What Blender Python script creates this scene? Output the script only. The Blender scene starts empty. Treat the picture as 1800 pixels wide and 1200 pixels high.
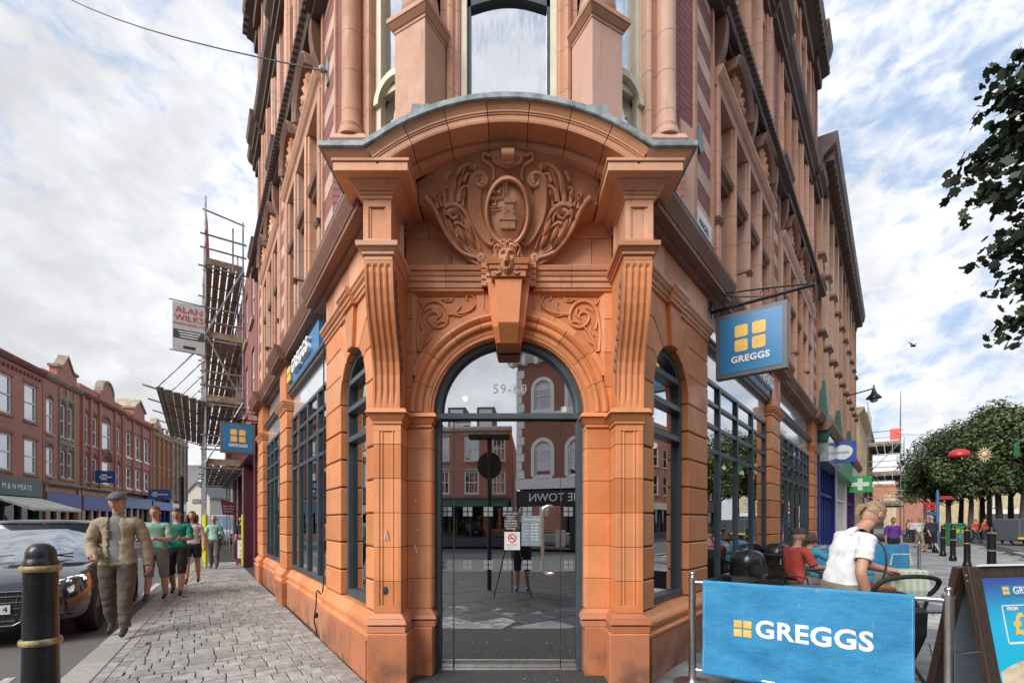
import bpy, bmesh, math, random
from mathutils import Vector, Matrix, noise
R = math.radians
sin, cos, pi = math.sin, math.cos, math.pi
rnd = random.Random(7)
sc = bpy.context.scene
COL = sc.collection

# ------------------------------------------------------------------ camera, sky, sun, exposure
cam_d = bpy.data.cameras.new('camera'); cam = bpy.data.objects.new('camera', cam_d); COL.objects.link(cam)
cam.location = (0, 0, 1.5); cam.rotation_euler = (R(90), 0, 0)
cam_d.lens = 16.44; cam_d.sensor_width = 36; cam_d.shift_y = 0.1761
cam_d.clip_start = 0.05; cam_d.clip_end = 4000
sc.camera = cam
SUN_EL, SUN_AZ = 38, 222      # azimuth clockwise from +Y, soft sun placed behind the camera to brighten the fronts
W = bpy.data.worlds.new('World'); sc.world = W; W.use_nodes = True
nt = W.node_tree; nt.nodes.clear()
def N(t, k, **kw):
    n = t.nodes.new(k)
    for a, b in kw.items(): setattr(n, a, b)
    return n
out = N(nt, 'ShaderNodeOutputWorld'); bg = N(nt, 'ShaderNodeBackground'); bg.inputs[1].default_value = 0.085
sky = N(nt, 'ShaderNodeTexSky', sky_type='NISHITA', sun_disc=False, sun_elevation=R(SUN_EL), sun_rotation=R(SUN_AZ))
tc = N(nt, 'ShaderNodeTexCoord')
sep = N(nt, 'ShaderNodeSeparateXYZ'); nt.links.new(tc.outputs['Generated'], sep.inputs[0])
def wm(op, a, b=None, c=None, clamp=False):
    n = N(nt, 'ShaderNodeMath', operation=op, use_clamp=clamp)
    for i, x in enumerate((a, b, c)):
        if x is None: continue
        if isinstance(x, (int, float)): n.inputs[i].default_value = x
        else: nt.links.new(x, n.inputs[i])
    return n.outputs[0]
# clouds live on a plane high above: direction / (z + small)
den = wm('ADD', wm('MAXIMUM', sep.outputs[2], 0.0), 0.42)
cmb = N(nt, 'ShaderNodeCombineXYZ')
nt.links.new(wm('DIVIDE', sep.outputs[0], wm('POWER', den, .45)), cmb.inputs[0]); nt.links.new(wm('DIVIDE', sep.outputs[1], wm('POWER', den, .45)), cmb.inputs[1]); nt.links.new(wm('MULTIPLY', sep.outputs[2], 1.5), cmb.inputs[2])
def wnoise(scale, detail, rough, dist, off=(0, 0, 0), rot=0, sx=1):
    sx = 1 + (sx - 1) * .25
    mp = N(nt, 'ShaderNodeMapping'); mp.inputs['Location'].default_value = off; mp.inputs['Rotation'].default_value = (0, 0, rot); mp.inputs['Scale'].default_value = (sx, 1, 1)
    nt.links.new(cmb.outputs[0], mp.inputs[0])
    n = N(nt, 'ShaderNodeTexNoise'); nt.links.new(mp.outputs[0], n.inputs['Vector'])
    n.inputs['Scale'].default_value = scale; n.inputs['Detail'].default_value = detail; n.inputs['Roughness'].default_value = rough; n.inputs['Distortion'].default_value = dist
    return n.outputs['Fac']
big = wnoise(0.55, 4, .55, .3, (3.1, 1.7, 0))
mid = wnoise(4.2, 6, .62, .2, (0, 0, 0), .7, 1.8)
fine = wnoise(21.0, 5, .55, .35, (5, 2, 0), .7, 1.5)
# more blue to the right of the view, thicker to the left and low down
side = wm('MULTIPLY', sep.outputs[0], -0.20)
low = wm('MULTIPLY', wm('SUBTRACT', 0.50, sep.outputs[2]), 0.38)
s = wm('ADD', wm('MULTIPLY', big, 0.42), wm('MULTIPLY', mid, 0.75))
s = wm('ADD', s, wm('MULTIPLY', fine, 0.85))
s = wm('ADD', wm('ADD', s, side), low)
rmp = N(nt, 'ShaderNodeMapRange'); rmp.interpolation_type = 'SMOOTHSTEP'
nt.links.new(s, rmp.inputs[0]); rmp.inputs[1].default_value = 0.70; rmp.inputs[2].default_value = 1.08
cov = rmp.outputs[0]
# cloud brightness: thick grey bellies
r2 = N(nt, 'ShaderNodeMapRange'); r2.interpolation_type = 'SMOOTHSTEP'
nt.links.new(wm('ADD', wm('MULTIPLY', wnoise(1.1, 5, .55, .3, (9, 4, 0), .3, 1.4), .72), wm('MULTIPLY', wnoise(9.0, 5, .6, .3, (2, 7, 0), .5, 1.4), .28)), r2.inputs[0]); r2.inputs[1].default_value = 0.36; r2.inputs[2].default_value = 0.62
r2.inputs[3].default_value = 0.68; r2.inputs[4].default_value = 1.10
cl = N(nt, 'ShaderNodeMix', data_type='RGBA', blend_type='MULTIPLY'); cl.inputs[0].default_value = 1
cl.inputs[6].default_value = (4.75, 4.8, 5.0, 1); nt.links.new(r2.outputs[0], cl.inputs[7])
blue = N(nt, 'ShaderNodeMix', data_type='RGBA'); blue.inputs[0].default_value = .85
nt.links.new(sky.outputs[0], blue.inputs[6]); blue.inputs[7].default_value = (2.2, 2.9, 4.0, 1)
mx = N(nt, 'ShaderNodeMix', data_type='RGBA'); nt.links.new(cov, mx.inputs[0]); nt.links.new(blue.outputs[2], mx.inputs[6]); nt.links.new(cl.outputs[2], mx.inputs[7])
nt.links.new(mx.outputs[2], bg.inputs[0]); nt.links.new(bg.outputs[0], out.inputs[0])
sl = bpy.data.lights.new('sun', 'SUN'); so = bpy.data.objects.new('sun', sl); COL.objects.link(so)
sl.energy = 1.5; sl.angle = R(34); sl.color = (1, .96, .9)
sd = Vector((sin(R(SUN_AZ)) * cos(R(SUN_EL)), cos(R(SUN_AZ)) * cos(R(SUN_EL)), sin(R(SUN_EL))))
so.rotation_euler = sd.to_track_quat('Z', 'Y').to_euler()
vs = sc.view_settings; vs.view_transform = 'Standard'; vs.look = 'None'; vs.gamma = 1; vs.use_curve_mapping = False
vs.exposure = 1.38
sc.cycles.use_denoising = True
sc.cycles.max_bounces = 7; sc.cycles.transparent_max_bounces = 12; sc.cycles.glossy_bounces = 4
sc.cycles.caustics_reflective = False; sc.cycles.caustics_refractive = False

# ------------------------------------------------------------------ materials
def srgb(r, g, b):
    f = lambda c: (c / 255 / 12.92) if c / 255 <= .04045 else ((c / 255 + .055) / 1.055) ** 2.4
    return (f(r), f(g), f(b))
MATS = {}
class NB:
    """small node helper"""
    def __init__(s, name):
        s.m = bpy.data.materials.new(name); s.m.use_nodes = True; s.t = s.m.node_tree; s.t.nodes.clear()
        s.out = N(s.t, 'ShaderNodeOutputMaterial'); s.b = N(s.t, 'ShaderNodeBsdfPrincipled'); s.t.links.new(s.b.outputs[0], s.out.inputs[0])
        MATS[name] = s.m
    def L(s, a, b): s.t.links.new(a, b)
    def math(s, op, a, b=None, c=None, clamp=False):
        n = N(s.t, 'ShaderNodeMath', operation=op, use_clamp=clamp)
        for i, x in enumerate((a, b, c)):
            if x is None: continue
            if isinstance(x, (int, float)): n.inputs[i].default_value = x
            else: s.L(x, n.inputs[i])
        return n.outputs[0]
    def pos(s):
        g = N(s.t, 'ShaderNodeNewGeometry'); return g.outputs['Position']
    def obj(s): return N(s.t, 'ShaderNodeTexCoord').outputs['Object']
    def noise(s, vec, scale, detail=4, rough=.55, sc3=None):
        if sc3:
            mp = N(s.t, 'ShaderNodeMapping'); mp.inputs['Scale'].default_value = sc3; s.L(vec, mp.inputs[0]); vec = mp.outputs[0]
        n = N(s.t, 'ShaderNodeTexNoise'); s.L(vec, n.inputs['Vector']); n.inputs['Scale'].default_value = scale
        n.inputs['Detail'].default_value = detail; n.inputs['Roughness'].default_value = rough; return n.outputs['Fac']
    def ramp(s, v, a, b, lo=0, hi=1):
        n = N(s.t, 'ShaderNodeMapRange'); n.interpolation_type = 'SMOOTHSTEP'; s.L(v, n.inputs[0])
        for i, x in enumerate((a, b, lo, hi)): n.inputs[i + 1].default_value = x
        return n.outputs[0]
    def mix(s, f, a, b, mode='MIX'):
        n = N(s.t, 'ShaderNodeMix', data_type='RGBA', blend_type=mode)
        for i, x in ((0, f), (6, a), (7, b)):
            if isinstance(x, (int, float)): n.inputs[i].default_value = x if i == 0 else (x, x, x, 1)
            elif isinstance(x, tuple): n.inputs[i].default_value = (*x[:3], 1)
            else: s.L(x, n.inputs[i])
        return n.outputs[2]
    def rand(s): return N(s.t, 'ShaderNodeObjectInfo').outputs['Random']
    def bump(s, h, strength=.3, dist=.01):
        n = N(s.t, 'ShaderNodeBump'); n.inputs['Strength'].default_value = strength; n.inputs['Distance'].default_value = dist
        s.L(h, n.inputs['Height']); s.L(n.outputs[0], s.b.inputs['Normal'])
    def xyz(s, v):
        n = N(s.t, 'ShaderNodeSeparateXYZ'); s.L(v, n.inputs[0]); return n.outputs
def mk(name, col, rough=.6, metal=0., var=.25, nscale=6., bump=.15, bscale=60., rand=.0, dirt=None, spec=None, coat=0, spots=0):
    n = NB(name); p = n.pos()
    f = n.noise(p, nscale, 5, .6)
    lo = tuple(c * (1 - var) for c in col); hi = tuple(min(1, c * (1 + var * .8)) for c in col)
    c = n.mix(n.ramp(f, .3, .7), lo, hi)
    if rand:
        c = n.mix(1, c, n.ramp(n.rand(), 0, 1, 1 - rand, 1 + rand), 'MULTIPLY')
    if dirt:
        z = n.xyz(p)[2]; g = n.noise(p, 3.5, 6, .65)
        d = n.math('MULTIPLY', n.ramp(z, dirt[1], dirt[2], 1, 0), n.ramp(g, .36, .62))
        c = n.mix(d, c, dirt[0])
    if spots:
        v = N(n.t, 'ShaderNodeTexVoronoi'); v.inputs['Scale'].default_value = 3.6; n.L(p, v.inputs['Vector'])
        k = n.math('LESS_THAN', n.math('ADD', v.outputs['Distance'], n.math('MULTIPLY', n.noise(p, 40, 3), .07)), .115); c = n.mix(n.math('MULTIPLY', k, .55), c, n.mix(n.math('GREATER_THAN', n.noise(p, 1.7, 2), .5), (.12, .12, .12), (.62, .61, .58)))
        c = n.mix(1, c, n.ramp(n.noise(p, .55, 5, .6), .3, .7, .80, 1.12), 'MULTIPLY')
    n.L(c, n.b.inputs['Base Color'])
    n.b.inputs['Roughness'].default_value = rough; n.b.inputs['Metallic'].default_value = metal
    if spec is not None: n.b.inputs['Specular IOR Level'].default_value = spec
    if coat: n.b.inputs['Coat Weight'].default_value = coat
    if bump: n.bump(n.noise(p, bscale, 4, .6), bump, .01)
    return n.m
def flat(name, col, rough=.5, metal=0, emit=0):
    n = NB(name); n.b.inputs['Base Color'].default_value = (*col, 1); n.b.inputs['Roughness'].default_value = rough; n.b.inputs['Metallic'].default_value = metal
    f = n.noise(n.pos(), 9, 3); n.L(n.mix(1, col, n.ramp(f, .2, .8, .86, 1.1), 'MULTIPLY'), n.b.inputs['Base Color'])
    return n.m
def terracotta(name, col, dark, joint=0, rand=.15, rough=.42, pale=None):
    n = NB(name); p = n.pos(); z = n.xyz(p)[2]
    c = n.mix(n.ramp(n.noise(p, 2.2, 5, .6), .3, .72), col, tuple(x * .80 for x in col))
    c = n.mix(n.ramp(n.noise(p, 14, 4, .6), .45, .8, 0, .35), c, tuple(x * 1.25 for x in col))
    c = n.mix(1, c, n.ramp(n.rand(), 0, 1, 1 - rand, 1 + rand), 'MULTIPLY')
    rr_ = n.math('FRACT', n.math('MULTIPLY', n.rand(), 7.31)); c = n.mix(n.ramp(rr_, .35, 1, 0, .55), c, (min(1, col[0] * 1.06), col[1] * 1.32, col[2] * 1.7)); c = n.mix(n.ramp(rr_, .3, 0, 0, .4), c, (col[0] * .85, col[1] * .72, col[2] * .65))
    # rain streaks and soot with their own shape
    st = n.noise(p, 2.4, 5, .65, (5, 5, .5))
    c = n.mix(n.ramp(st, .56, .76, 0, .42), c, dark)
    # city grime splashed low on the plinth
    g = n.noise(p, 3.0, 6, .62)
    d = n.math('MULTIPLY', n.ramp(z, .50, .0, 0, .85), n.ramp(g, .42, .66, .0, .9))
    c = n.mix(d, c, (.10, .062, .042))
    if joint:
        fr = n.math('FRACT', n.math('DIVIDE', z, joint)); j = n.math('LESS_THAN', fr, .028)
        c = n.mix(n.math('MULTIPLY', j, .55), c, (.09, .06, .05))
    v = N(n.t, 'ShaderNodeTexVoronoi'); v.inputs['Scale'].default_value = 9; n.L(p, v.inputs['Vector'])
    chip = n.math('MULTIPLY', n.math('LESS_THAN', n.math('ADD', v.outputs['Distance'], n.math('MULTIPLY', n.noise(p, 60, 3), .12)), .115), n.ramp(n.noise(p, 1.1, 3), .45, .6))
    c = n.mix(n.math('MULTIPLY', chip, .6), c, (.16, .10, .07))
    n.L(c, n.b.inputs['Base Color']); n.b.inputs['Roughness'].default_value = rough
    n.L(n.ramp(g, .3, .7, rough - .08, rough + .2), n.b.inputs['Roughness'])
    h = n.math('ADD', n.noise(p, 40, 4, .6), n.math('MULTIPLY', n.noise(p, 5, 3), 1.5))
    n.bump(h, .22, .006)
    return n.m
T = terracotta('terracotta_orange', (.70, .262, .100), (.22, .095, .05))
TP = terracotta('terracotta_peach', (.68, .315, .165), (.24, .12, .07), rough=.48)
TD = terracotta('terracotta_deep', (.54, .20, .095), (.15, .08, .055))
TU = terracotta('terracotta_pale', (.62, .34, .22), (.18, .10, .075), rough=.6)
TJ = terracotta('terracotta_pale_jointed', (.60, .32, .205), (.17, .10, .075), joint=.42, rough=.6)
TC = terracotta('terracotta_weathered', (.235, .115, .075), (.06, .045, .04), rough=.6)
TK = terracotta('terracotta_sooty', (.13, .082, .066), (.04, .035, .032), rough=.6)
MORT = mk('mortar_recess', (.10, .055, .04), .9)
def brickmat(name, c1, c2, mortar, sx=1, msize=.012, horiz=None, rough=.85):
    n = NB(name); g = N(n.t, 'ShaderNodeNewGeometry'); p = g.outputs['Position']; nx = n.xyz(g.outputs['Normal']); q = n.xyz(p)
    # along-wall coordinate = dot(position, horizontal tangent)
    u = n.math('SUBTRACT', n.math('MULTIPLY', q[0], nx[1]), n.math('MULTIPLY', q[1], nx[0]))
    cb = N(n.t, 'ShaderNodeCombineXYZ'); n.L(u, cb.inputs[0]); n.L(q[2], cb.inputs[1])
    b = N(n.t, 'ShaderNodeTexBrick'); n.L(cb.outputs[0], b.inputs['Vector']); b.inputs['Scale'].default_value = sx
    b.inputs['Color1'].default_value = (*c1, 1); b.inputs['Color2'].default_value = (*c2, 1); b.inputs['Mortar'].default_value = (*mortar, 1)
    b.inputs['Mortar Size'].default_value = msize; b.inputs['Brick Width'].default_value = .225; b.inputs['Row Height'].default_value = .075; b.inputs['Bias'].default_value = -.1
    c = n.mix(n.ramp(n.noise(p, .8, 5, .6), .35, .75, 0, .30), b.outputs[0], tuple(x * .55 for x in c1))
    n.L(c, n.b.inputs['Base Color']); n.b.inputs['Roughness'].default_value = rough
    n.bump(n.math('ADD', n.math('MULTIPLY', b.outputs['Fac'], -1.0), n.math('MULTIPLY', n.noise(p, 50), .4)), .35, .008)
    return n.m
BRU = brickmat('plum_brick', (.32, .105, .10), (.38, .14, .125), (.16, .09, .075))
BRR = brickmat('red_brick', (.62, .26, .19), (.52, .20, .145), (.24, .14, .11))
BRO = brickmat('orange_brick', (.54, .24, .12), (.46, .18, .09), (.3, .19, .13))
BRD = brickmat('brown_brick', (.36, .15, .09), (.44, .17, .105), (.20, .13, .10))
STONE = mk('buff_stone', (.42, .34, .24), .85, var=.3, nscale=2.5, bump=.3)
STONEG = mk('grey_brown_stone', (.30, .24, .18), .85, var=.3, nscale=2.5, bump=.3)
PALE = mk('pale_band_stone', (.60, .42, .33), .8, var=.16, nscale=3, bump=.3, rand=.06)
CREAM = mk('cream_paint', (.72, .66, .50), .5, var=.08)
WHITE = mk('white_paint', (.78, .78, .76), .5, var=.06)
WHITEG = mk('glossy_white_panel', (.70, .73, .76), .08, var=.05, bump=0, coat=1)
SLATEF = mk('slate_grey_frame', (.060, .080, .095), .38, var=.15, bump=.03)
LEAD = mk('lead_flashing', (.27, .32, .335), .5, var=.45, nscale=9, bump=.5, bscale=25)
STEEL = mk('brushed_steel', (.62, .61, .59), .28, metal=1, var=.12, nscale=20, bump=.05)
GALV = mk('galvanised_tube', (.30, .31, .32), .5, metal=.6, var=.35, nscale=5, rand=.15)
BLACK = mk('black_paint', (.014, .014, .015), .32, var=.4, nscale=10, bump=.25, bscale=30)
BLACKM = mk('black_matt', (.02, .021, .023), .6, var=.3)
PLASTIC = mk('black_plastic', (.016, .017, .018), .22, var=.2, bump=.05, bscale=120)
RUBBER = mk('black_rubber', (.018, .018, .018), .75, var=.3)
GOLD = mk('worn_gold_paint', (.36, .26, .11), .5, var=.6, nscale=16, bump=.4)
ASPH = NB('asphalt'); _p = ASPH.pos(); ASPH.L(ASPH.mix(ASPH.ramp(ASPH.noise(_p, 160, 3), .3, .75), (.075, .074, .072), (.20, .195, .185)), ASPH.b.inputs['Base Color']); ASPH.b.inputs['Roughness'].default_value = .9
_c = ASPH.mix(ASPH.ramp(ASPH.noise(_p, .9, 5), .35, .7), ASPH.b.inputs['Base Color'].links[0].from_socket, (.13, .125, .12)); ASPH.L(_c, ASPH.b.inputs['Base Color']); ASPH.bump(ASPH.noise(_p, 220, 3), .6, .006); ASPH = ASPH.m
TARMAC = mk('dark_tarmac', (.055, .055, .055), .9, var=.65, nscale=45, bump=.9, bscale=160)
KERB = mk('kerb_granite', (.34, .325, .30), .85, var=.2, nscale=25, bump=.3, rand=.1)
SETT = mk('grey_setts', (.33, .318, .30), .85, var=.28, nscale=9, bump=.5, bscale=90, rand=.16, spots=1)
SETTJ = mk('sett_joint', (.055, .052, .045), .95, var=.4, nscale=12)
FLAG = mk('grey_flagstone', (.40, .395, .385), .75, var=.22, nscale=4, bump=.3, rand=.14, spots=1)
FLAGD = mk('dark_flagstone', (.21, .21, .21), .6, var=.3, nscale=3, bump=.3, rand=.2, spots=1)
LINE = mk('road_paint', (.5, .48, .42), .8, var=.35, nscale=10)
def glassmat(name, refl=.45, tint=(.55, .6, .6), rough=0., wav=0., fk=.45):
    n = NB(name); n.t.nodes.remove(n.b)
    tr = N(n.t, 'ShaderNodeBsdfTransparent'); tr.inputs[0].default_value = (*tint, 1)
    gl = N(n.t, 'ShaderNodeBsdfGlossy'); gl.inputs['Roughness'].default_value = rough; gl.inputs[0].default_value = (.95, .97, 1, 1)
    lw = N(n.t, 'ShaderNodeLayerWeight'); lw.inputs[0].default_value = .35
    f = n.math('ADD', n.math('MULTIPLY', lw.outputs['Facing'], fk), refl, clamp=True)
    m = N(n.t, 'ShaderNodeMixShader'); n.L(f, m.inputs[0]); n.L(tr.outputs[0], m.inputs[1]); n.L(gl.outputs[0], m.inputs[2]); n.L(m.outputs[0], n.out.inputs[0])
    if wav:
        bp = N(n.t, 'ShaderNodeBump'); bp.inputs['Strength'].default_value = wav; bp.inputs['Distance'].default_value = .02
        n.L(n.noise(n.pos(), 1.6, 2, .5, (3, 3, .6)), bp.inputs['Height']); n.L(bp.outputs[0], gl.inputs['Normal'])
    return n.m
GLASS = glassmat('shop_glass', .42, (.45, .5, .5))
GLASSD = glassmat('door_glass', .60, (.42, .46, .47))
GLASSU = glassmat('old_sash_glass', .60, (.3, .33, .36), .01, .25)
SHOPG = glassmat('far_shop_glass', .10, (.25, .28, .3), .02, fk=.08)
GLASSF = glassmat('far_window_glass', .30, (.2, .22, .24), .02)
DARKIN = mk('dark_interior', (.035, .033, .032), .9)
WOODP = mk('warm_timber_panel', (.42, .24, .11), .5, var=.3, nscale=4)
TIMBER = mk('scaffold_timber', (.30, .215, .15), .85, var=.35, nscale=6, rand=.2)
DWOOD = NB('dark_stained_wood'); _p = DWOOD.obj(); DWOOD.L(DWOOD.mix(DWOOD.ramp(DWOOD.noise(_p, 9, 6, .7, (9, 9, .8)), .3, .7), (.022, .013, .010), (.065, .038, .026)), DWOOD.b.inputs['Base Color']); DWOOD.b.inputs['Roughness'].default_value = .55; DWOOD.bump(DWOOD.noise(_p, 30, 4, .6, (6, 6, .5)), .4, .004); DWOOD = DWOOD.m
SIGNB = mk('sign_blue', (.022, .20, .44), .35, var=.12, nscale=1.5, bump=.02)
SIGNG = mk('sign_grey_frame', (.115, .12, .135), .45, var=.1)
YEL = flat('logo_yellow', (.86, .56, .13), .5)
WLET = flat('white_lettering', (.84, .84, .83), .5)

# ------------------------------------------------------------------ frames and mesh builder
class Frame:
    def __init__(s, o, u, n): s.o = Vector((*o, 0)) if len(o) == 2 else Vector(o); s.u = Vector((*u, 0)); s.n = Vector((*n, 0))
    def __call__(s, a, b, c): return s.o + s.u * a + s.n * b + Vector((0, 0, c))
X0 = -.033
FF = Frame((X0, 4.36), (1, 0), (0, -1))
FL = Frame((-1.29, 4.40), (-.5606, .828), (-.828, -.5606))
FR = Frame((1.225, 4.40), (.6347, .7727), (.7727, -.6347))
ID = Frame((0, 0, 0), (1, 0), (0, 1))
ORG = {}
def link(o, parent=None):
    COL.objects.link(o)
    if parent is not None: o.parent = parent
    return o
def setp(o, label=None, cat=None, group=None, kind=None):
    if label: o['label'] = label
    if cat: o['category'] = cat
    if group: o['group'] = group
    if kind: o['kind'] = kind
    return o
def thing(name, loc, label, cat, group=None, rz=0):
    o = bpy.data.objects.new(name, None); COL.objects.link(o); o.location = loc; o.rotation_euler = (0, 0, rz)
    o.empty_display_size = .2; setp(o, label, cat, group); ORG[o.name] = Vector(loc); return o
class MB:
    def __init__(s, fr=ID): s.v = []; s.f = []; s.fr = fr; s.mi = []; s.cur = 0
    def add(s, vs, fs):
        k = len(s.v); s.v += [s.fr(*p) for p in vs]; s.f += [tuple(k + i for i in f) for f in fs]; s.mi += [s.cur] * len(fs); return s
    def box(s, a0, a1, b0, b1, c0, c1):
        return s.add([(a0, b0, c0), (a1, b0, c0), (a1, b1, c0), (a0, b1, c0), (a0, b0, c1), (a1, b0, c1), (a1, b1, c1), (a0, b1, c1)],
                     [(0, 3, 2, 1), (4, 5, 6, 7), (0, 1, 5, 4), (1, 2, 6, 5), (2, 3, 7, 6), (3, 0, 4, 7)])
    def poly_b(s, pts, b0, b1):              # polygon in (a, c) extruded along b
        n = len(pts); vs = [(a, b0, c) for a, c in pts] + [(a, b1, c) for a, c in pts]
        return s.add(vs, [tuple(range(n)), tuple(range(2 * n - 1, n - 1, -1))] + [(i, (i + 1) % n, n + (i + 1) % n, n + i) for i in range(n)])
    def poly_a(s, pts, a0, a1, m0=0, m1=0):  # profile in (b, c) extruded along a, ends mitred by m*b
        n = len(pts); vs = [(a0 + m0 * b, b, c) for b, c in pts] + [(a1 + m1 * b, b, c) for b, c in pts]
        return s.add(vs, [tuple(range(n)), tuple(range(2 * n - 1, n - 1, -1))] + [(i, (i + 1) % n, n + (i + 1) % n, n + i) for i in range(n)])
    def poly_c(s, pts, c0, c1):              # plan polygon (a, b) extruded up
        n = len(pts); vs = [(a, b, c0) for a, b in pts] + [(a, b, c1) for a, b in pts]
        return s.add(vs, [tuple(range(n)), tuple(range(2 * n - 1, n - 1, -1))] + [(i, (i + 1) % n, n + (i + 1) % n, n + i) for i in range(n)])
    def ring(s, rings, closed=True, caps=True):   # rings: list of equal-length point lists
        n = len(rings[0]); vs = [p for r in rings for p in r]; fs = []
        for j in range(len(rings) - 1):
            for i in range(n if closed else n - 1):
                i2 = (i + 1) % n; fs.append((j * n + i, j * n + i2, (j + 1) * n + i2, (j + 1) * n + i))
        if caps and closed: fs.append(tuple(range(n))); fs.append(tuple(range(len(rings) * n - 1, (len(rings) - 1) * n - 1, -1)))
        return s.add(vs, fs)
    def arc(s, prof, ac, cc, t0, t1, n=24):  # profile (r, b) swept round (ac, cc) in the a-c plane
        return s.ring([[(ac + r * cos(t0 + (t1 - t0) * i / n), b, cc + r * sin(t0 + (t1 - t0) * i / n)) for r, b in prof] for i in range(n + 1)])
    def lathe(s, prof, a=0, b=0, n=16, c=0):
        return s.ring([[(a + r * cos(2 * pi * i / n), b + r * sin(2 * pi * i / n), c + z) for i in range(n)] for r, z in prof])
    def tube(s, pts, r, n=8, r1=None):
        pts = [Vector(p) for p in pts]; rings = []; m = len(pts); up = None
        for i, p in enumerate(pts):
            d = (pts[min(i + 1, m - 1)] - pts[max(i - 1, 0)]).normalized()
            if up is None: up = Vector((0, 0, 1)) if abs(d.z) < .9 else Vector((1, 0, 0))
            x = d.cross(up)
            if x.length < 1e-5: x = d.orthogonal()
            x.normalize(); y = x.cross(d).normalized(); up = y
            rr = r[i] if isinstance(r, (list, tuple)) else (r if r1 is None else r + (r1 - r) * i / max(1, m - 1))
            rings.append([tuple(p + x * rr * cos(2 * pi * k / n) + y * rr * sin(2 * pi * k / n)) for k in range(n)])
        return s.ring(rings)
    def ball(s, c, r, n=10, m=6, cut=-1):
        rx, ry, rz = (r, r, r) if isinstance(r, (int, float)) else r
        rings = []
        for j in range(m + 1):
            th = -pi / 2 + pi * j / m
            q = max(cos(th), .02)
            rings.append([(c[0] + rx * q * cos(2 * pi * i / n), c[1] + ry * q * sin(2 * pi * i / n), c[2] + rz * sin(th)) for i in range(n)])
        return s.ring(rings)
    def build(s, name, mat, parent=None, smooth=False, bev=0, fix=True, org=None):
        me = bpy.data.meshes.new(name)
        o3 = org if org is not None else (ORG[parent.name] if parent is not None else Vector((0, 0, 0)))
        me.from_pydata([tuple(Vector(p) - o3) for p in s.v], [], s.f)
        if fix:
            bm = bmesh.new(); bm.from_mesh(me); bmesh.ops.recalc_face_normals(bm, faces=bm.faces); bm.to_mesh(me); bm.free()
        for m in (mat if isinstance(mat, (list, tuple)) else [mat]): me.materials.append(m)
        if any(s.mi): me.polygons.foreach_set('material_index', s.mi)
        if smooth: me.shade_smooth() if smooth is True else me.shade_auto_smooth(smooth) if hasattr(me, 'shade_auto_smooth') else me.shade_smooth()
        o = bpy.data.objects.new(name, me); link(o, parent)
        ORG[o.name] = o3
        if parent is None: o.location = o3
        if smooth is True and bev == 0:
            try: me.set_sharp_from_angle(angle=R(38))
            except Exception: pass
        if bev:
            md = o.modifiers.new('bevel', 'BEVEL'); md.width = bev; md.segments = 1; md.limit_method = 'ANGLE'; md.angle_limit = R(35)
        return o
def copytree(o, parent=None):
    c = o.copy(); COL.objects.link(c); c.parent = parent; ORG[c.name] = ORG.get(o.name, Vector((0, 0, 0)))
    for ch in list(o.children): copytree(ch, c)
    return c
def text_mesh(txt, size, fr_origin, u, up, mat, name, parent, ext=.004, align='CENTER', bold=0., sx=1., xs=1.0):
    cu = bpy.data.curves.new('txt', 'FONT'); cu.body = txt; cu.size = size; cu.extrude = ext; cu.align_x = align; cu.align_y = 'CENTER'; cu.offset = bold; cu.space_character = xs
    cu.resolution_u = 3
    ob = bpy.data.objects.new('txt', cu); COL.objects.link(ob)
    dg = bpy.context.evaluated_depsgraph_get(); dg.update(); me = bpy.data.meshes.new_from_object(ob.evaluated_get(dg))
    bpy.data.objects.remove(ob); bpy.data.curves.remove(cu)
    u = Vector(u).normalized(); up = Vector(up).normalized(); n = u.cross(up); o3 = Vector(fr_origin)
    og = ORG[parent.name] if parent is not None else Vector((0, 0, 0))
    for v in me.vertices:
        c = v.co.copy(); v.co = o3 + u * (c.x * sx) + up * c.y + n * c.z - og
    me.materials.clear(); me.materials.append(mat); me.name = name
    o = bpy.data.objects.new(name, me); link(o, parent); ORG[o.name] = og; return o
def PX(px, py, Y): return Vector(((px - 900) / 822 * Y, Y, 1.5 + (917 - py) / 822 * Y))
def GP(px, py, z=0):
    Y = (1.5 - z) * 822 / (py - 917); return Vector(((px - 900) / 822 * Y, Y, z))
# ------------------------------------------------------------------ ground, roads, pavements
def sheet(name, pts, z, mat, thick=.0):
    m = MB(); 
    if thick: m.poly_c(pts, z - thick, z)
    else: m.add([(x, y, z) for x, y in pts], [tuple(range(len(pts)))])
    o = m.build(name, mat, fix=bool(thick)); 
    if not thick and o.data.polygons[0].normal.z < 0: o.data.flip_normals()
    return setp(o, kind='structure')
KD = Vector((-.503, .864)); KN = Vector((-.864, -.503)); K0 = Vector((-4.26, 4.36))     # left kerb line
def K(u, w): p = K0 + KD * u + KN * w; return (p.x, p.y)
sheet('ground', [(-900, -900), (900, -900), (900, 900), (-900, 900)], -.16, ASPH)
sheet('road', [K(-40, .0), K(60, .0), K(60, 60), K(-40, 60)], -.12, ASPH)
# left pavement with setts, right plaza, forecourt behind the camera
sheet('pavement', [K(-16, -.0), K(60, -.0), (-26, 56), (-1.0, 5.2), (0, 4.9), (0, -12)], -.012, SETTJ, .14)
sheet('plaza', [(0, -12), (0, 4.9), (1.4, 5.2), (46, 60), (95, 60), (16, -12)], -.012, SETTJ, .14)
# tarmac apron in front of the door
ap = MB(); ap.poly_c([(-1.25, 3.0), (-1.35, 4.2), (-.6, 5.0), (.6, 5.0), (1.3, 4.2), (1.0, 3.0)], -.1, .004); setp(ap.build('tarmac_apron', TARMAC), kind='structure')
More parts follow.
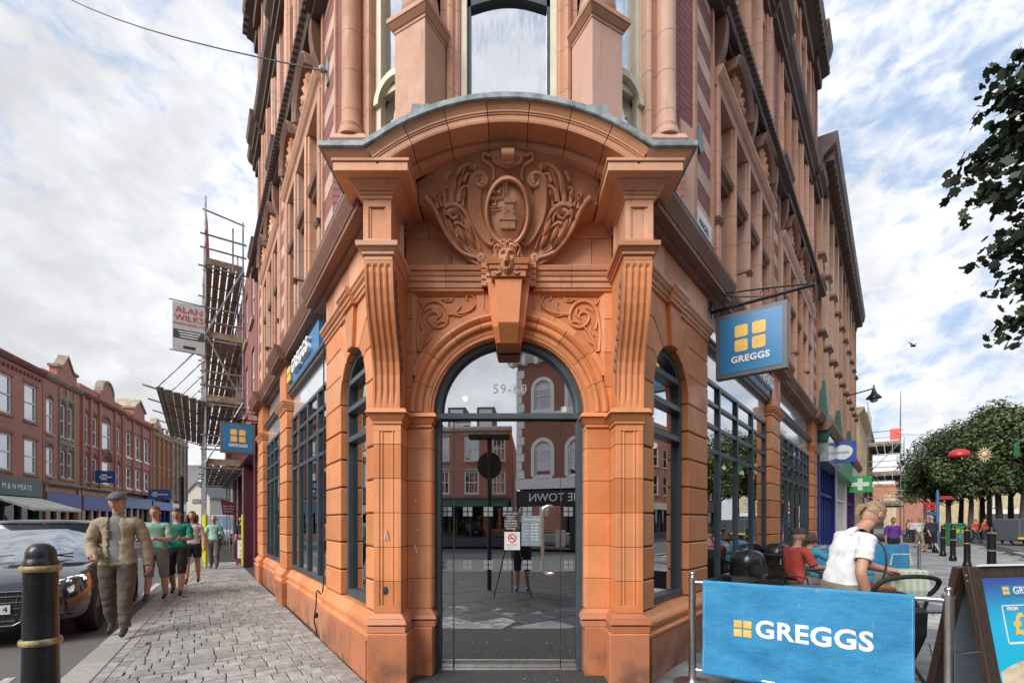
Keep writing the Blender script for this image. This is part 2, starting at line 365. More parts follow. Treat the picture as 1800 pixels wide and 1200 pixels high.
# kerbstones
def kerb(P, D, Nn, u0, u1, step, w=.28, h=.004, label='granite kerb stones'):
    root = thing('kerb', (*(P + D * u0), 0), None, None); root['kind'] = 'structure'
    u = u0
    while u < u1:
        m = MB(); q = [P + D * (u + .006), P + D * (u + step - .006)]; r = [x - Nn * w for x in q]
        m.poly_c([tuple(q[0]), tuple(q[1]), tuple(r[1]), tuple(r[0])], -.14, h); m.build('kerbstone', KERB, root, bev=.012); u += step
    return root
kerb(K0, KD, KN, -3, 26, .92)
# double lines by the kerb
for w in (.28, .52):
    sheet('painted_line', [K(-8, w), K(.9, w), K(.9, w + .09), K(-8, w + .09)], -.114, LINE)
sheet('painted_bay_line', [K(4.6, 2.25), K(20, 2.25), K(20, 2.35), K(4.6, 2.35)], -.114, LINE)
sheet('painted_bay_line', [K(5.6, .3), K(9.5, .3), K(9.5, .42), K(5.6, .42)], -.114, LINE)
# setts: courses run across the pavement, sizes mixed; the largest in view are single objects
def inset(poly, g):
    c = sum((Vector(p) for p in poly), Vector((0, 0))) / len(poly)
    return [tuple(c + (Vector(p) - c) * (1 - g / max(.01, (Vector(p) - c).length))) for p in poly]
sett_root = thing('sett_paving', (-3.5, 5, 0), None, None); sett_root['kind'] = 'structure'
rp = random.Random(3)
cells = []
LU = Vector((-.5606, .828)); LN = Vector((-.828, -.5606)); LA = Vector((-1.29, 4.40))
t = -3.2
while t < 16:
    h = rp.choice([.13, .17, .17, .21]); a = (-.0 - rp.random() * .2) if t < -.1 else .075
    kw = 4.6
    while a < kw:
        l = rp.choice([.13, .19, .19, .25]);
        if t > 8: l *= 1
        p = LA + LU * t + LN * a; q = p - K0; 
        wk = q.dot(KN)
        c = p + LU * h / 2 + LN * l / 2
        inb = (c - K0).dot(KN) < -.42 and not (c.x > -1.42 and c.y > 3.2) and c.y > 1.2
        
        if inb: cells.append((c.length, p, h, l))
        a += l
    t += h
cells.sort(key=lambda x: x[0])
def inview(c): return c.y > 1 and abs(c.x / c.y) < 1.12 and 1.5 / c.y * 822 < 300
vis = [c for c in cells if inview(c[1])]; 
big_ = vis[:300]; ids = set(id(c) for c in big_)
def settbox(m, p, h, l, z):
    g = .005; q = [p + LU * g + LN * g, p + LU * (h - g) + LN * g, p + LU * (h - g) + LN * (l - g), p + LU * g + LN * (l - g)]
    c = sum(q, Vector((0, 0))) / 4; i = [c + (x - c) * .93 for x in q]; k = len(m.v)
    m.v += [Vector((*x, -.03)) for x in q] + [Vector((*x, z - .006)) for x in q] + [Vector((*x, z + rp.uniform(-.001, .001))) for x in i]
    m.f += [(k + a, k + (a + 1) % 4, k + 4 + (a + 1) % 4, k + 4 + a) for a in range(4)] + [(k + 4 + a, k + 4 + (a + 1) % 4, k + 8 + (a + 1) % 4, k + 8 + a) for a in range(4)] + [(k + 8, k + 9, k + 10, k + 11)]
    m.mi += [m.cur] * 9
for _, p, h, l in big_:
    m = MB(); settbox(m, p, h, l, rp.uniform(-.003, .004)); m.build('sett', SETT, sett_root)
SETT2 = [SETT, mk('grey_sett_dark', (.27, .255, .235), .85, var=.28, nscale=9, bump=.5, spots=1), mk('grey_sett_pale', (.39, .38, .36), .85, var=.25, nscale=9, bump=.5, spots=1), mk('brown_sett', (.31, .275, .245), .85, var=.28, nscale=9, bump=.5, spots=1)]
m = MB()
for c in cells:
    if id(c) in ids: continue
    m.cur = rp.choice([0, 0, 1, 2, 2, 3]); settbox(m, c[1], c[2], c[3], rp.uniform(-.003, .004))
setp(m.build('sett_field', SETT2, sett_root), kind='stuff')
# channel row of setts beside the kerb
m = MB(); u = -3
while u < 26:
    for w in (.285, .39):
        m.cur = rp.choice([0, 1, 2, 3]); q = K0 + KD * u - KN * w
        k = len(m.v); pts = [q + KD * .006, q + KD * .2, q + KD * .2 - KN * .095, q + KD * .006 - KN * .095]
        m.v += [Vector((*x, -.03)) for x in pts] + [Vector((*x, .0)) for x in pts]; m.f += [(k + a, k + (a + 1) % 4, k + 4 + (a + 1) % 4, k + 4 + a) for a in range(4)] + [(k + 4, k + 5, k + 6, k + 7)]; m.mi += [m.cur] * 5
    u += .21
setp(m.build('sett_channel', SETT2, sett_root), kind='stuff')
# right plaza flagstones
flag_root = thing('flagstone_paving', (4, 5, 0), None, None); flag_root['kind'] = 'structure'
RU = Vector((.6347, .7727)); RN = Vector((.7727, -.6347)); RA = Vector((1.225, 4.40))
fl = []; t = -12.0
while t < 40:
    h = rp.choice([.45, .6, .6]); a = (-7 - rp.random() * .5) if t < -.4 else .06
    while a < 12:
        l = rp.choice([.45, .6, .75, .9]); p = RA + RU * t + RN * a; c = p + RU * h / 2 + RN * l / 2
        ok = c.y > -8 and c.x > (.2 if c.y > 2.2 else -3) and not (c.x < 1.3 and c.y > 2.9) and a + l < 6.2
        if ok: fl.append((c.length, p, h, l))
        a += l
    t += h
fl.sort(key=lambda x: x[0])
FLAGK = mk('reflection_darkened_flagstone', (.05, .05, .053), .5, var=.35, nscale=3, bump=.3, rand=.25, spots=1)  # stone colour darkened so the ground mirrored in the door glass looks dark
m2 = MB(); nfl = 0
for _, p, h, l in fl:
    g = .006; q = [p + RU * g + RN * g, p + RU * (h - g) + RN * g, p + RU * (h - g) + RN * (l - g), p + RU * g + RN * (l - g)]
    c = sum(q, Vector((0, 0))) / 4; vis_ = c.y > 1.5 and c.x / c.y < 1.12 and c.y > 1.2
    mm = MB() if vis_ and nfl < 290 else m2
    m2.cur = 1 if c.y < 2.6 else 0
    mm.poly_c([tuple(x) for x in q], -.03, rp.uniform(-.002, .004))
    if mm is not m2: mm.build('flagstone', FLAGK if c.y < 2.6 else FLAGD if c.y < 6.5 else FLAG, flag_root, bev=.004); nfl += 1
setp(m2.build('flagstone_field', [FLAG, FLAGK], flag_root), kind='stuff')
# carriageway of the right-hand street beyond the bollards
def RP(t, b): p = RA + RU * t + RN * b; return (p.x, p.y)
sheet('plaza_road', [RP(-12, 6.7), RP(60, 6.7), RP(60, 11.5), RP(-12, 11.5)], .003, ASPH)
kerb(Vector(RP(0, 6.65)), RU, RN, -4, 30, .92, w=.3, h=.012)
# forecourt behind the camera, seen only in the glass
m = MB(); m.add([(-30, -30, .002), (14, -30, .002), (14, 1.0, .002), (-1.5, 1.5, .002), (-30, -2, .002)][:0] or [(-3.2, -11, -.006), (.1, -11, -.006), (.1, 2.6, -.006), (-3.0, 2.2, -.006)], [(0, 1, 2, 3)])
fc = setp(m.build('forecourt', FLAGK, fix=False), kind='structure'); fc.location.z = -.003
sheet('rear_road', [(-40, -9), (30, -9), (30, -4.5), (-40, -4.5)], .006, ASPH)

lm_ = MB(); rq = random.Random(21)
for _ in range(110):
    if rq.random() < .5: q = K0 + KD * rq.uniform(0, 9) - KN * rq.uniform(.3, 3.0)
    else: q = Vector((rq.uniform(-1.2, 1.2), rq.uniform(3.6, 4.5)))
    if (q - LA).dot(LN) < .12 and q.x < -1.2: continue
    a = rq.uniform(0, 3.1); s_ = rq.uniform(.006, .018); z_ = .008; d_ = Vector((cos(a), sin(a))) * s_; e_ = Vector((-d_.y, d_.x)) * rq.uniform(.3, .9)
    lm_.add([(*(q + d_), z_), (*(q + e_), z_ + .004), (*(q - d_), z_), (*(q - e_), z_ + .002)], [(0, 1, 2, 3)])
setp(lm_.build('litter', mk('paper_scraps', (.60, .57, .50), .8), fix=False), kind='stuff')
# ------------------------------------------------------------------ the corner building: street corner with the entrance
B = thing('corner_building', (0, 5, 0), 'tall terracotta and brick corner building with arched entrance below a carved crest', 'building')
def frus(m, a0, a1, bb, bf, c0, c1, o0, o1):
    return m.add([(a0 - o0, bb, c0), (a1 + o0, bb, c0), (a1 + o0, bf + o0, c0), (a0 - o0, bf + o0, c0), (a0 - o1, bb, c1), (a1 + o1, bb, c1), (a1 + o1, bf + o1, c1), (a0 - o1, bf + o1, c1)],
                 [(0, 3, 2, 1), (4, 5, 6, 7), (0, 1, 5, 4), (1, 2, 6, 5), (2, 3, 7, 6), (3, 0, 4, 7)])
def stack(fr, name, mat, a0, a1, bb, bf, layers, parent=None, bev=.004):
    m = MB(fr)
    for c0, c1, o0, o1 in layers: frus(m, a0, a1, bb, bf, c0, c1, o0, o1)
    return m.build(name, mat, parent or B, bev=bev)
ZJ = [.65, .945, 1.265, 1.585, 1.905, 2.225, 2.545]
BASE = [(.476, .535, .052, .052), (.536, .55, .038, .038), (.551, .60, .066, .05), (.601, .65, .045, .0)]
for s in (-1, 1):
    def aa(x0, x1): return (min(s * x0, s * x1), max(s * x0, s * x1))
    # plinths
    a0, a1 = aa(.927, 1.297); m = MB(FF); m.box(a0, a1, -.45, .08, 0, .474); m.build('plinth_block', TD, B, bev=.008)
    a0, a1 = aa(.742, .955); m = MB(FF); m.box(a0 - (0 if s > 0 else .0), a1, -.5, -.19, 0, .474); m.build('plinth_block', TD, B, bev=.008)
    stack(FF, 'base_moulding', TD, *aa(1.002, 1.257), -.45, 0, BASE)
    stack(FF, 'base_moulding', TD, *aa(.770, 1.0), -.5, -.26, BASE)
    # shafts: one block per course, grooved panel on the outer one
    tops = [c for c in ZJ if c < 2.4] + [2.41]
    for i in range(len(tops) - 1):
        c0, c1 = tops[i] + .002, tops[i + 1] - .002
        a0, a1 = aa(1.002, 1.257); g = .052
        prof = [(a0, -.45), (a0, 0), (a0 + g, 0), (a0 + g + .006, -.012), (a0 + g + .016, -.012), (a0 + g + .022, -.003), (a0 + g + .03, -.003), (a0 + g + .036, -.014),
                (a1 - g - .036, -.014), (a1 - g - .03, -.003), (a1 - g - .022, -.003), (a1 - g - .016, -.012), (a1 - g - .006, -.012), (a1 - g, 0), (a1, 0), (a1, -.45)]
        m = MB(FF)
        lo, hi = (c0 + .07 if i == 0 else c0), (c1 - .06 if i == len(tops) - 2 else c1)
        m.poly_c(prof, lo, hi)
        if lo > c0: m.box(a0, a1, -.45, 0, c0, lo)
        if hi < c1: m.box(a0, a1, -.45, 0, hi, c1)
        m.build('terracotta_block', T, B, bev=.003)
        a0, a1 = aa(.747, 1.0)
        ch = a0 if s > 0 else a1; k = 1 if s > 0 else -1       # rounded inner arris
        m = MB(FF); pr = [(ch, -.5), (ch, -.30), (ch + k * .012, -.282), (ch + k * .012, -.272), (ch + k * .03, -.26), (a1 if s > 0 else a0, -.26), (a1 if s > 0 else a0, -.5)]
        m.poly_c(pr, c0, c1); m.build('terracotta_block', T, B, bev=.003)
    CAP = [(2.411, 2.44, .012, .012), (2.441, 2.49, .014, .045), (2.491, 2.505, .05, .05), (2.506, 2.55, .068, .05)]
    stack(FF, 'capital', T, *aa(1.002, 1.257), -.45, 0, CAP)
    stack(FF, 'capital', T, *aa(.770, 1.0), -.5, -.26, [(a + .02, b + .02, c, d) for a, b, c, d in CAP])
    m = MB(FF); m.box(*aa(.747, 1.0), -.5, -.27, 2.408, 2.44); m.build('pier_neck', T, B)
    # fluted console
    zs = [2.552, 2.72, 2.875, 2.99, 3.10, 3.20, 3.31, 3.44, 3.57, 3.66, 3.70, 3.735, 3.76, 3.79]
    def cb(z):
        P_ = [(2.55, .0), (2.875, .012), (3.0, .035), (3.10, .075), (3.20, .125), (3.31, .175), (3.44, .218), (3.57, .245), (3.70, .262), (3.80, .27)]
        for (z0, b0), (z1, b1) in zip(P_, P_[1:]):
            if z <= z1: return b0 + (b1 - b0) * (z - z0) / (z1 - z0)
        return .27
    a0, a1 = aa(1.012, 1.262); ws = a1 - a0; rings = []
    for z in zs:
        b = cb(z); ring = [(a0, -.3, z), (a0, b, z)]
        dep = .016 if 2.6 < z < 3.70 else (.013 if z < 3.74 and z > 2.6 else (.006 if 2.6 < z < 3.75 else 0))
        for f in range(4):
            c = a0 + ws * (.16 + .227 * f)
            for dx, dd in ((-.021, 0), (-.016, .75), (0, 1), (.016, .75), (.021, 0)): ring.append((c + dx, b - dep * dd, z))
        ring += [(a1, b, z), (a1, -.3, z)]; rings.append(ring)
    m = MB(FF); m.ring(rings); con = m.build('scroll_console', T, B)
    m = MB(FF)   # side ornament of the console: husks and a volute
    sa = a0 if s > 0 else a1; sg = -1 if s > 0 else 1
    for z in [2.95 + .085 * i for i in range(9)]:
        m.ball((sa, cb(z) - .09, z), (.022, .03, .045), 7, 5)
    m.tube([(sa, cb(3.62) - .05, 3.72), (sa, cb(3.6) - .04, 3.55), (sa, cb(3.4) - .045, 3.35), (sa, cb(3.2) - .045, 3.15), (sa, cb(3.0) - .04, 2.95), (sa, .0 - .03, 2.7)], .013, 6)
    m.build('husk_ornament', TC, con, smooth=True)
    stack(FF, 'console_cap', TP, *aa(1.012, 1.262), -.3, .27, [(3.791, 3.83, .0, .0), (3.831, 3.86, .018, .018), (3.861, 3.885, .02, .045), (3.886, 3.93, .055, .06)])
    # panelled block, neck and corona
    a0, a1 = aa(1.03, 1.275); g = .045
    for c0, c1, gr in ((3.932, 3.99, 0), (3.99, 4.27, 1), (4.27, 4.33, 0)):
        m = MB(FF)
        if gr: m.poly_c([(a0, -.3), (a0, .25), (a0 + g, .25), (a0 + g + .008, .238), (a0 + g + .018, .238), (a0 + g + .026, .23), (a1 - g - .026, .23), (a1 - g - .018, .238), (a1 - g - .008, .238), (a1 - g, .25), (a1, .25), (a1, -.3)], c0, c1)
        else: m.box(a0, a1, -.3, .25, c0, c1)
        m.build('panel_block', TP, B)
    stack(FF, 'block_cap', TP, *aa(1.03, 1.275), -.3, .25, [(4.331, 4.36, .012, .018), (4.361, 4.385, .03, .03), (4.386, 4.449, .035, .10)])
    ain, aout = .842, 1.473
    stack(FF, 'corona', TP, *aa(ain, aout), -.30, .43, [(4.45, 4.525, 0, 0), (4.526, 4.555, .012, .012)])
    # cyma above the corona, only outward
    m = MB(FF)
    x0, x1 = s * 1.16, s * aout
    P0 = [(x0, -.30), (x1 + s * .01, -.30), (x1 + s * .01, .44), (x0, .44)]; P1 = [(x0, -.30), (x1 + s * .075, -.30), (x1 + s * .075, .478), (x0, .478)]
    m.ring([[(a, b, 4.556) for a, b in P0], [(a, b, 4.60) for a, b in P1]]); m.build('cyma_moulding', TP, B)
# segmental hood in blocks
CZ = 3.08
tA, tB = R(52.3), R(127.7); ns = 7; dt = (tB - tA) / ns
HP = [(1.785, -.27), (1.785, .425), (1.80, .43), (1.838, .43), (1.842, .438), (1.852, .438), (1.856, .446), (1.87, .446), (1.90, .462), (1.92, .478), (1.92, -.27)]
for i in range(ns):
    t0 = tA + dt * i + (.0018 if i else 0); t1 = tA + dt * (i + 1) - (.0018 if i < ns - 1 else 0)
    m = MB(FF); m.arc(HP, 0, CZ, t0, t1, 6); m.build('hood_block', TP, B)
    m = MB(FF); m.arc([(1.735, .12), (1.735, .20), (1.75, .215), (1.762, .235), (1.783, .235), (1.783, .12)], 0, CZ, t0 + (.0 if 0 < i < ns - 1 else (.06 if i == 0 else 0)), t1 - (.06 if i == ns - 1 else 0), 6); m.build('hood_moulding', TP, B)
m = MB(FF)  # lead sheet on top
low = [(-1.575, 4.601), (-1.2, 4.601)] + [(1.921 * cos(tB + (tA - tB) * i / 24), CZ + 1.921 * sin(tB + (tA - tB) * i / 24)) for i in range(1, 24)] + [(1.2, 4.601), (1.575, 4.601)]
up_ = [(-1.575, 4.655), (-1.21, 4.655)] + [(1.978 * cos(tB + (tA - tB) * i / 24), CZ + 1.978 * sin(tB + (tA - tB) * i / 24)) for i in range(1, 24)] + [(1.21, 4.655), (1.575, 4.655)]
m.poly_b(low + up_[::-1], -.45, .50); m.build('lead_capping', LEAD, B, bev=.008)
m = MB(FF)
for a, w in ((-.72, .09), (.74, .10)):
    r = 1.978; th = math.acos(a / r); m.add([(a - w, .40, CZ + r * sin(math.acos((a - w) / r)) - .01), (a + w, .40, CZ + r * sin(math.acos((a + w) / r)) - .01), (a + w * .8, .40, CZ + r * sin(th) + .035), (a - w * .8, .40, CZ + r * sin(th) + .035),
         (a - w, .49, CZ + r * sin(math.acos((a - w) / r)) - .01), (a + w, .49, CZ + r * sin(math.acos((a + w) / r)) - .01), (a + w * .8, .49, CZ + r * sin(th) + .035), (a - w * .8, .49, CZ + r * sin(th) + .035)],
        [(0, 1, 2, 3), (4, 7, 6, 5), (0, 4, 5, 1), (1, 5, 6, 2), (2, 6, 7, 3), (3, 7, 4, 0)])
m.build('lead_patch', LEAD, B)
# tympanum wall behind the crest
def blockwall(fr, a0, a1, b0, b1, c0, c1, wa, hc, mat, name='terracotta_block', gap=.004, off=0, parent=None, bev=.003):
    n = max(1, round((c1 - c0) / hc)); h = (c1 - c0) / n
    for j in range(n):
        a = a0 - (wa / 2 if (j + off) % 2 else 0)
        while a < a1 - .02:
            x0, x1 = max(a, a0), min(a + wa, a1)
            if x1 - x0 > .03:
                m = MB(fr); m.box(x0 + gap / 2, x1 - gap / 2, b0, b1, c0 + j * h + gap / 2, c0 + (j + 1) * h - gap / 2); m.build(name, mat, parent or B, bev=bev)
            a += wa
m = MB(FF); m.box(-1.05, 1.05, -.36, -.275, 3.82, 4.62); m.build('wall_core', MORT, B)
blockwall(FF, -1.02, 1.02, -.34, -.262, 4.0, 4.6, .46, .30, TP)
# moulded band under the tympanum, stepping round the keystone
BP = [(-.34, 3.80), (-.23, 3.80), (-.23, 3.855), (-.215, 3.858), (-.215, 3.90), (-.205, 3.903), (-.195, 3.925), (-.205, 3.945), (-.185, 3.95), (-.175, 3.985), (-.19, 4.0), (-.34, 4.0)]
for x0, x1 in ((-1.02, -.62), (-.616, -.22), (.22, .616), (.62, 1.02)):
    m = MB(FF); m.poly_a(BP, x0, x1); m.build('band_moulding', TP, B)
for w, o in ((.265, .04), (.215, .09)):
    m = MB(FF); m.poly_a([(b + o if b > -.3 else b, c - .0) for b, c in BP], -w, w); m.build('band_moulding', TP, B)
# spandrels
m = MB(FF)
for s in (-1, 1):
    pts = [(s * 1.02, 2.57), (s * 1.02, 3.80), (0, 3.80)] + [(s * .78 * cos(t), 2.57 + .78 * sin(t)) for t in [pi / 2 * (1 - i / 14) for i in range(15)]]
    m.poly_b(pts, -.42, -.292)
m.build('spandrel_field', T, B)
m = MB(FF); m.box(-.32, .32, -.36, -.272, 3.45, 3.9); m.build('keystone_bed', T, B)
for s in (-1, 1):
    m = MB(FF); a0, a1 = sorted((s * 1.02, s * .945)); c = 2.60
    for c0, c1 in ((2.60, 2.83), (2.834, 3.17), (3.174, 3.50), (3.504, 3.80)):
        m = MB(FF); m.box(a0, a1, -.36, -.255, c0, c1); m.build('terracotta_block', T, B, bev=.004)
    # outer flat ring
    for i in range(4):
        t0, t1 = R(22 + 14 * i), R(22 + 14 * (i + 1)) - .004
        if s < 0: t0, t1 = pi - t1, pi - t0
        m = MB(FF); m.arc([(.99, -.34), (.99, -.262), (1.052, -.262), (1.06, -.27), (1.06, -.34)], 0, 2.57, t0, t1, 5); m.build('ring_block', T, B)
    m = MB(FF)                          # frame moulding: top and side
    m.poly_a([(-.30, 3.735), (-.285, 3.735), (-.262, 3.755), (-.24, 3.77), (-.24, 3.80), (-.30, 3.80)], min(s * .24, s * 1.02), max(s * .24, s * 1.02))
    m.poly_c([(s * .945, -.30), (s * .945, -.262), (s * .92, -.275), (s * .90, -.288), (s * .90, -.30)], 3.02, 3.76)
    m.poly_c([(s * .245, -.30), (s * .245, -.262), (s * .27, -.275), (s * .285, -.288), (s * .285, -.30)], 3.60, 3.76)
    m.build('panel_moulding', T, B)
AV = [(.752, -.46), (.752, -.31), (.80, -.305), (.802, -.285), (.848, -.28), (.85, -.262), (.862, -.245), (.88, -.238), (.898, -.245), (.908, -.262), (.92, -.262), (.932, -.24), (.955, -.225), (.978, -.232), (.99, -.262), (.992, -.46)]
nv = 10
for i in range(nv):
    m = MB(FF); m.arc(AV, 0, 2.585, R(0) + pi * i / nv + (.003 if i else 0), pi * (i + 1) / nv - (.003 if i < nv - 1 else 0), 7); m.build('voussoir', T, B)
# keystone
def taper(fr, name, mat, secs, parent=B, bev=.004):     # secs: (z, half width, front b, back b)
    m = MB(fr); m.ring([[(-w, bb, z), (w, bb, z), (w, bf, z), (-w, bf, z)] for z, w, bf, bb in secs]); return m.build(name, mat, parent, bev=bev)
ks = taper(FF, 'keystone', T, [(3.235, .118, -.19, -.42), (3.38, .155, -.13, -.42), (3.80, .205, -.13, -.42)])
taper(FF, 'keystone_face', T, [(3.235, .085, -.165, -.35), (3.38, .10, -.045, -.35), (3.797, .130, -.045, -.35)], ks)
taper(FF, 'keystone_foot', TD, [(3.222, .10, -.17, -.42), (3.234, .118, -.155, -.42)], ks)
stack(FF, 'keystone_cap', T, -.165, .165, -.3, -.02, [(3.80, 3.86, 0, .0), (3.861, 3.90, .015, .02), (3.901, 3.95, .03, .045)], ks)
# ------------------------------------------------------------------ carved crest on a cove
def cove(z):      # front b of the cove
    t = max(0, min(1, (z - 3.95) / .85)); return -.175 + .37 * (t * t * (1.6 - .6 * t))
zb_pts = [(0, 3.96), (.2, 3.97), (.30, 3.99), (.38, 4.035), (.46, 4.11), (.53, 4.20), (.59, 4.30), (.64, 4.375), (.70, 4.42), (.76, 4.445), (.83, 4.465)]
def zb(a):
    a = abs(a)
    for (x0, y0), (x1, y1) in zip(zb_pts, zb_pts[1:]):
        if a <= x1: return y0 + (y1 - y0) * (a - x0) / (x1 - x0)
    return 4.465
def zt(a): return CZ + math.sqrt(1.745 ** 2 - a * a)
m = MB(FF); na, nz = 60, 26; g = []
for i in range(na + 1):
    a = -.83 + 1.66 * i / na; lo, hi = zb(a), zt(a); col = []
    for j in range(nz + 1):
        z = lo + (hi - lo) * j / nz; b = cove(z) + .012 * sin(22 * math.atan2(a, z - 3.6)) * (1 if abs(a) > .26 else 0) * min(1, j / 4)
        col.append((a, b, z))
    g.append([(a, -.27, lo)] + col)
vs = [p for c in g for p in c]; k = nz + 2
m.add(vs, [(i * k + j, (i + 1) * k + j, (i + 1) * k + j + 1, i * k + j + 1) for i in range(na) for j in range(k - 1)])
crest = m.build('carved_crest', TU, B, smooth=True); CREST = terracotta('terracotta_carved', (.64, .29, .15), (.2, .10, .06), rough=.55)
crest.data.materials[0] = CREST
def onfan(zx, zy, lift=0, mir=False):       # tracing space of the crest -> point on the cove
    px, py = 730 + zx / 4.8, 250 + zy / 4.8; Y = 4.3
    for _ in range(6):
        z = 1.5 + (917 - py) / 822 * Y; Y = 4.36 - cove(z)
    Y -= lift; a = (px - 900) / 822 * Y - X0
    if mir: a = -a - .012
    return (a, 4.36 - Y, 1.5 + (917 - py) / 822 * Y)
def smooth_path(pts, n=4):
    out = []
    for i in range(len(pts) - 1):
        p0 = Vector(pts[max(i - 1, 0)]); p1 = Vector(pts[i]); p2 = Vector(pts[i + 1]); p3 = Vector(pts[min(i + 2, len(pts) - 1)])
        for j in range(n):
            t = j / n; out.append(.5 * ((2 * p1) + (p2 - p0) * t + (2 * p0 - 5 * p1 + 4 * p2 - p3) * t * t + (3 * p1 - p0 - 3 * p2 + p3) * t ** 3))
    out.append(Vector(pts[-1])); return out
def spiral(cx, cy, r0, r1, turns, st, d=1, n=18):
    return [(cx + (r0 + (r1 - r0) * i / n) * cos(st + d * 2 * pi * turns * i / n), cy + (r0 + (r1 - r0) * i / n) * sin(st + d * 2 * pi * turns * i / n)) for i in range(n + 1)]
fan_curves = [  # (points, r0, r1)
    ([(300, 530), (315, 380), (350, 270), (400, 205), (460, 185), (500, 215), (490, 240)], .016, .008),
    ([(350, 530), (365, 400), (400, 260), (430, 205)], .010, .004),
    ([(370, 500), (380, 420), (410, 378), (440, 372), (445, 395)], .014, .006), ([(400, 540), (410, 470), (440, 440)], .010, .004),
    ([(250, 520), (245, 440), (235, 400), (255, 380), (275, 395)], .013, .005), ([(190, 560), (175, 480), (160, 440), (180, 425), (190, 445)], .012, .005), ([(225, 540), (205, 470), (215, 430)], .010, .004),
    ([(245, 545), (290, 525), (350, 530), (410, 580), (450, 650), (490, 740), (530, 830), (550, 900)], .018, .008),
    (spiral(320, 615, 48, 12, 1.3, pi, 1), .016, .008), ([(340, 590), (380, 600), (400, 650), (395, 680)], .013, .005),
    ([(355, 800), (340, 760), (365, 725), (385, 740)], .016, .007), ([(330, 690), (360, 680), (420, 720), (440, 770)], .012, .004), ([(480, 760), (490, 820), (510, 880)], .010, .004),
    ([(245, 560), (250, 640), (280, 740), (340, 840), (430, 910), (520, 950)], .011, .007), ([(290, 680), (310, 760), (370, 850), (450, 915)], .009, .006), ([(330, 740), (360, 810), (430, 880), (500, 925)], .009, .006),
    ([(80, 460), (150, 540), (190, 620), (240, 730), (310, 840), (400, 930), (525, 975)], .016, .016),
    ([(260, 330), (280, 260), (300, 250), (285, 300)], .010, .005), ([(410, 330), (440, 270), (470, 270), (460, 300)], .012, .005), ([(480, 190), (510, 200), (500, 240)], .010, .006),
    ([(585, 330), (560, 370)], .012, .012),
    (spiral(552, 325, 52, 14, 1.35, -.5, 1)[::-1] + [(560, 262), (500, 270), (462, 340), (455, 450), (462, 560), (490, 670), (540, 770), (590, 840), (630, 868), (668, 845)], .017, .015),
    (spiral(695, 135, 44, 10, 1.4, -.4, 1)[::-1] + [(700, 80), (660, 95), (620, 110), (580, 90), (565, 130), (590, 165), (640, 195), (660, 250), (660, 320)], .018, .012),
    ([(730, 60), (725, 120), (715, 175), (740, 200), (790, 205)], .012, .010),
    (spiral(560, 975, 34, 8, 1.3, .3, 1)[::-1] + [(600, 1010), (650, 990), (680, 930), (690, 880), (700, 840)], .018, .012),
    (spiral(625, 800, 18, 6, 1, 0, 1), .008, .006), ([(640, 830), (648, 838)], .012, .012),
]
for s in (False, True):
    m = MB(FF)
    for pts, r0, r1 in fan_curves:
        P_ = smooth_path([onfan(x, y, .012, s) for x, y in pts], 3); m.tube(P_, r0 * 1.5, 8, r1)
    m.build('acanthus_carving', CREST, crest, smooth=True)
for s in (False, True):      # raised strapwork between scroll and shield
    m = MB(FF); outer = [(552, 262), (500, 270), (462, 340), (455, 450), (462, 560), (490, 670), (540, 770), (590, 840), (640, 870)]; inner = [(600, 330), (585, 340), (560, 400), (552, 480), (556, 570), (575, 660), (610, 740), (650, 800), (690, 850)]
    po, pi_ = smooth_path(outer + [] and [onfan(x, y, .045, s) for x, y in outer], 3), smooth_path([onfan(x, y, .012, s) for x, y in inner], 3)
    pb = smooth_path([onfan(x, y, -.02, s) for x, y in outer], 3); pc = smooth_path([onfan(x, y, -.02, s) for x, y in inner], 3); pm_ = [a.lerp(b, .5) + Vector((0, -.012, 0)) for a, b in zip(po, pi_)]
    m.ring([[tuple(a), tuple(b), tuple(c_), tuple(d_), tuple(e_)] for a, b, c_, d_, e_ in zip(pb, po, pm_, pi_, pc)]); m.build('strapwork', CREST, crest, smooth=True)
    m = MB(FF)                # leaf lobes, each a raised blade
    for (x0, y0), (x1, y1), w_ in (((300, 500), (340, 250), 26), ((340, 420), (395, 290), 18), ((245, 500), (235, 415), 20), ((190, 540), (172, 455), 18), ((400, 500), (425, 400), 18), ((300, 600), (380, 560), 26), ((420, 640), (480, 800), 24), ((350, 700), (420, 850), 22), ((270, 640), (330, 800), 20), ((450, 220), (490, 200), 16), ((430, 740), (500, 880), 18), ((300, 760), (410, 890), 16), ((260, 560), (235, 640), 16)):
        a, b = onfan(x0, y0, .0, s), onfan(x1, y1, .03, s); A_, B_ = Vector(a), Vector(b); d_ = (B_ - A_).normalized(); sd_ = d_.cross(Vector((0, 1, 0))).normalized() * w_ / 4.8 / 822 * 4.3; rg = []
        for q in range(9):
            t = q / 8; w = math.sin(pi * min(1, t * .85 + .12)) ; c_ = A_.lerp(B_, t) + Vector((0, .016 * math.sin(pi * t), 0)); rg.append([tuple(c_ - sd_ * w + Vector((0, -.03, 0))), tuple(c_ - sd_ * w * .9 + Vector((0, .004, 0))), tuple(c_ - sd_ * w * .35 + Vector((0, .020, 0))), tuple(c_ + Vector((0, .008, 0))), tuple(c_ + sd_ * w * .35 + Vector((0, .020, 0))), tuple(c_ + sd_ * w * .9 + Vector((0, .004, 0))), tuple(c_ + sd_ * w + Vector((0, -.03, 0)))])
        m.ring(rg)
    m.build('acanthus_leaves', CREST, crest, smooth=True)
m = MB(FF)   # top scroll roll, strap plates
m.tube([onfan(728, 95, .06), onfan(835, 95, .06)], .040, 12); m.tube([onfan(728, 150, .035), onfan(835, 150, .035)], .032, 12)
m.ball(onfan(782, 195, .0), (.05, .03, .03))
m.build('scroll_roll', CREST, crest, smooth=True)
m = MB(FF)   # oval shield
rings = []
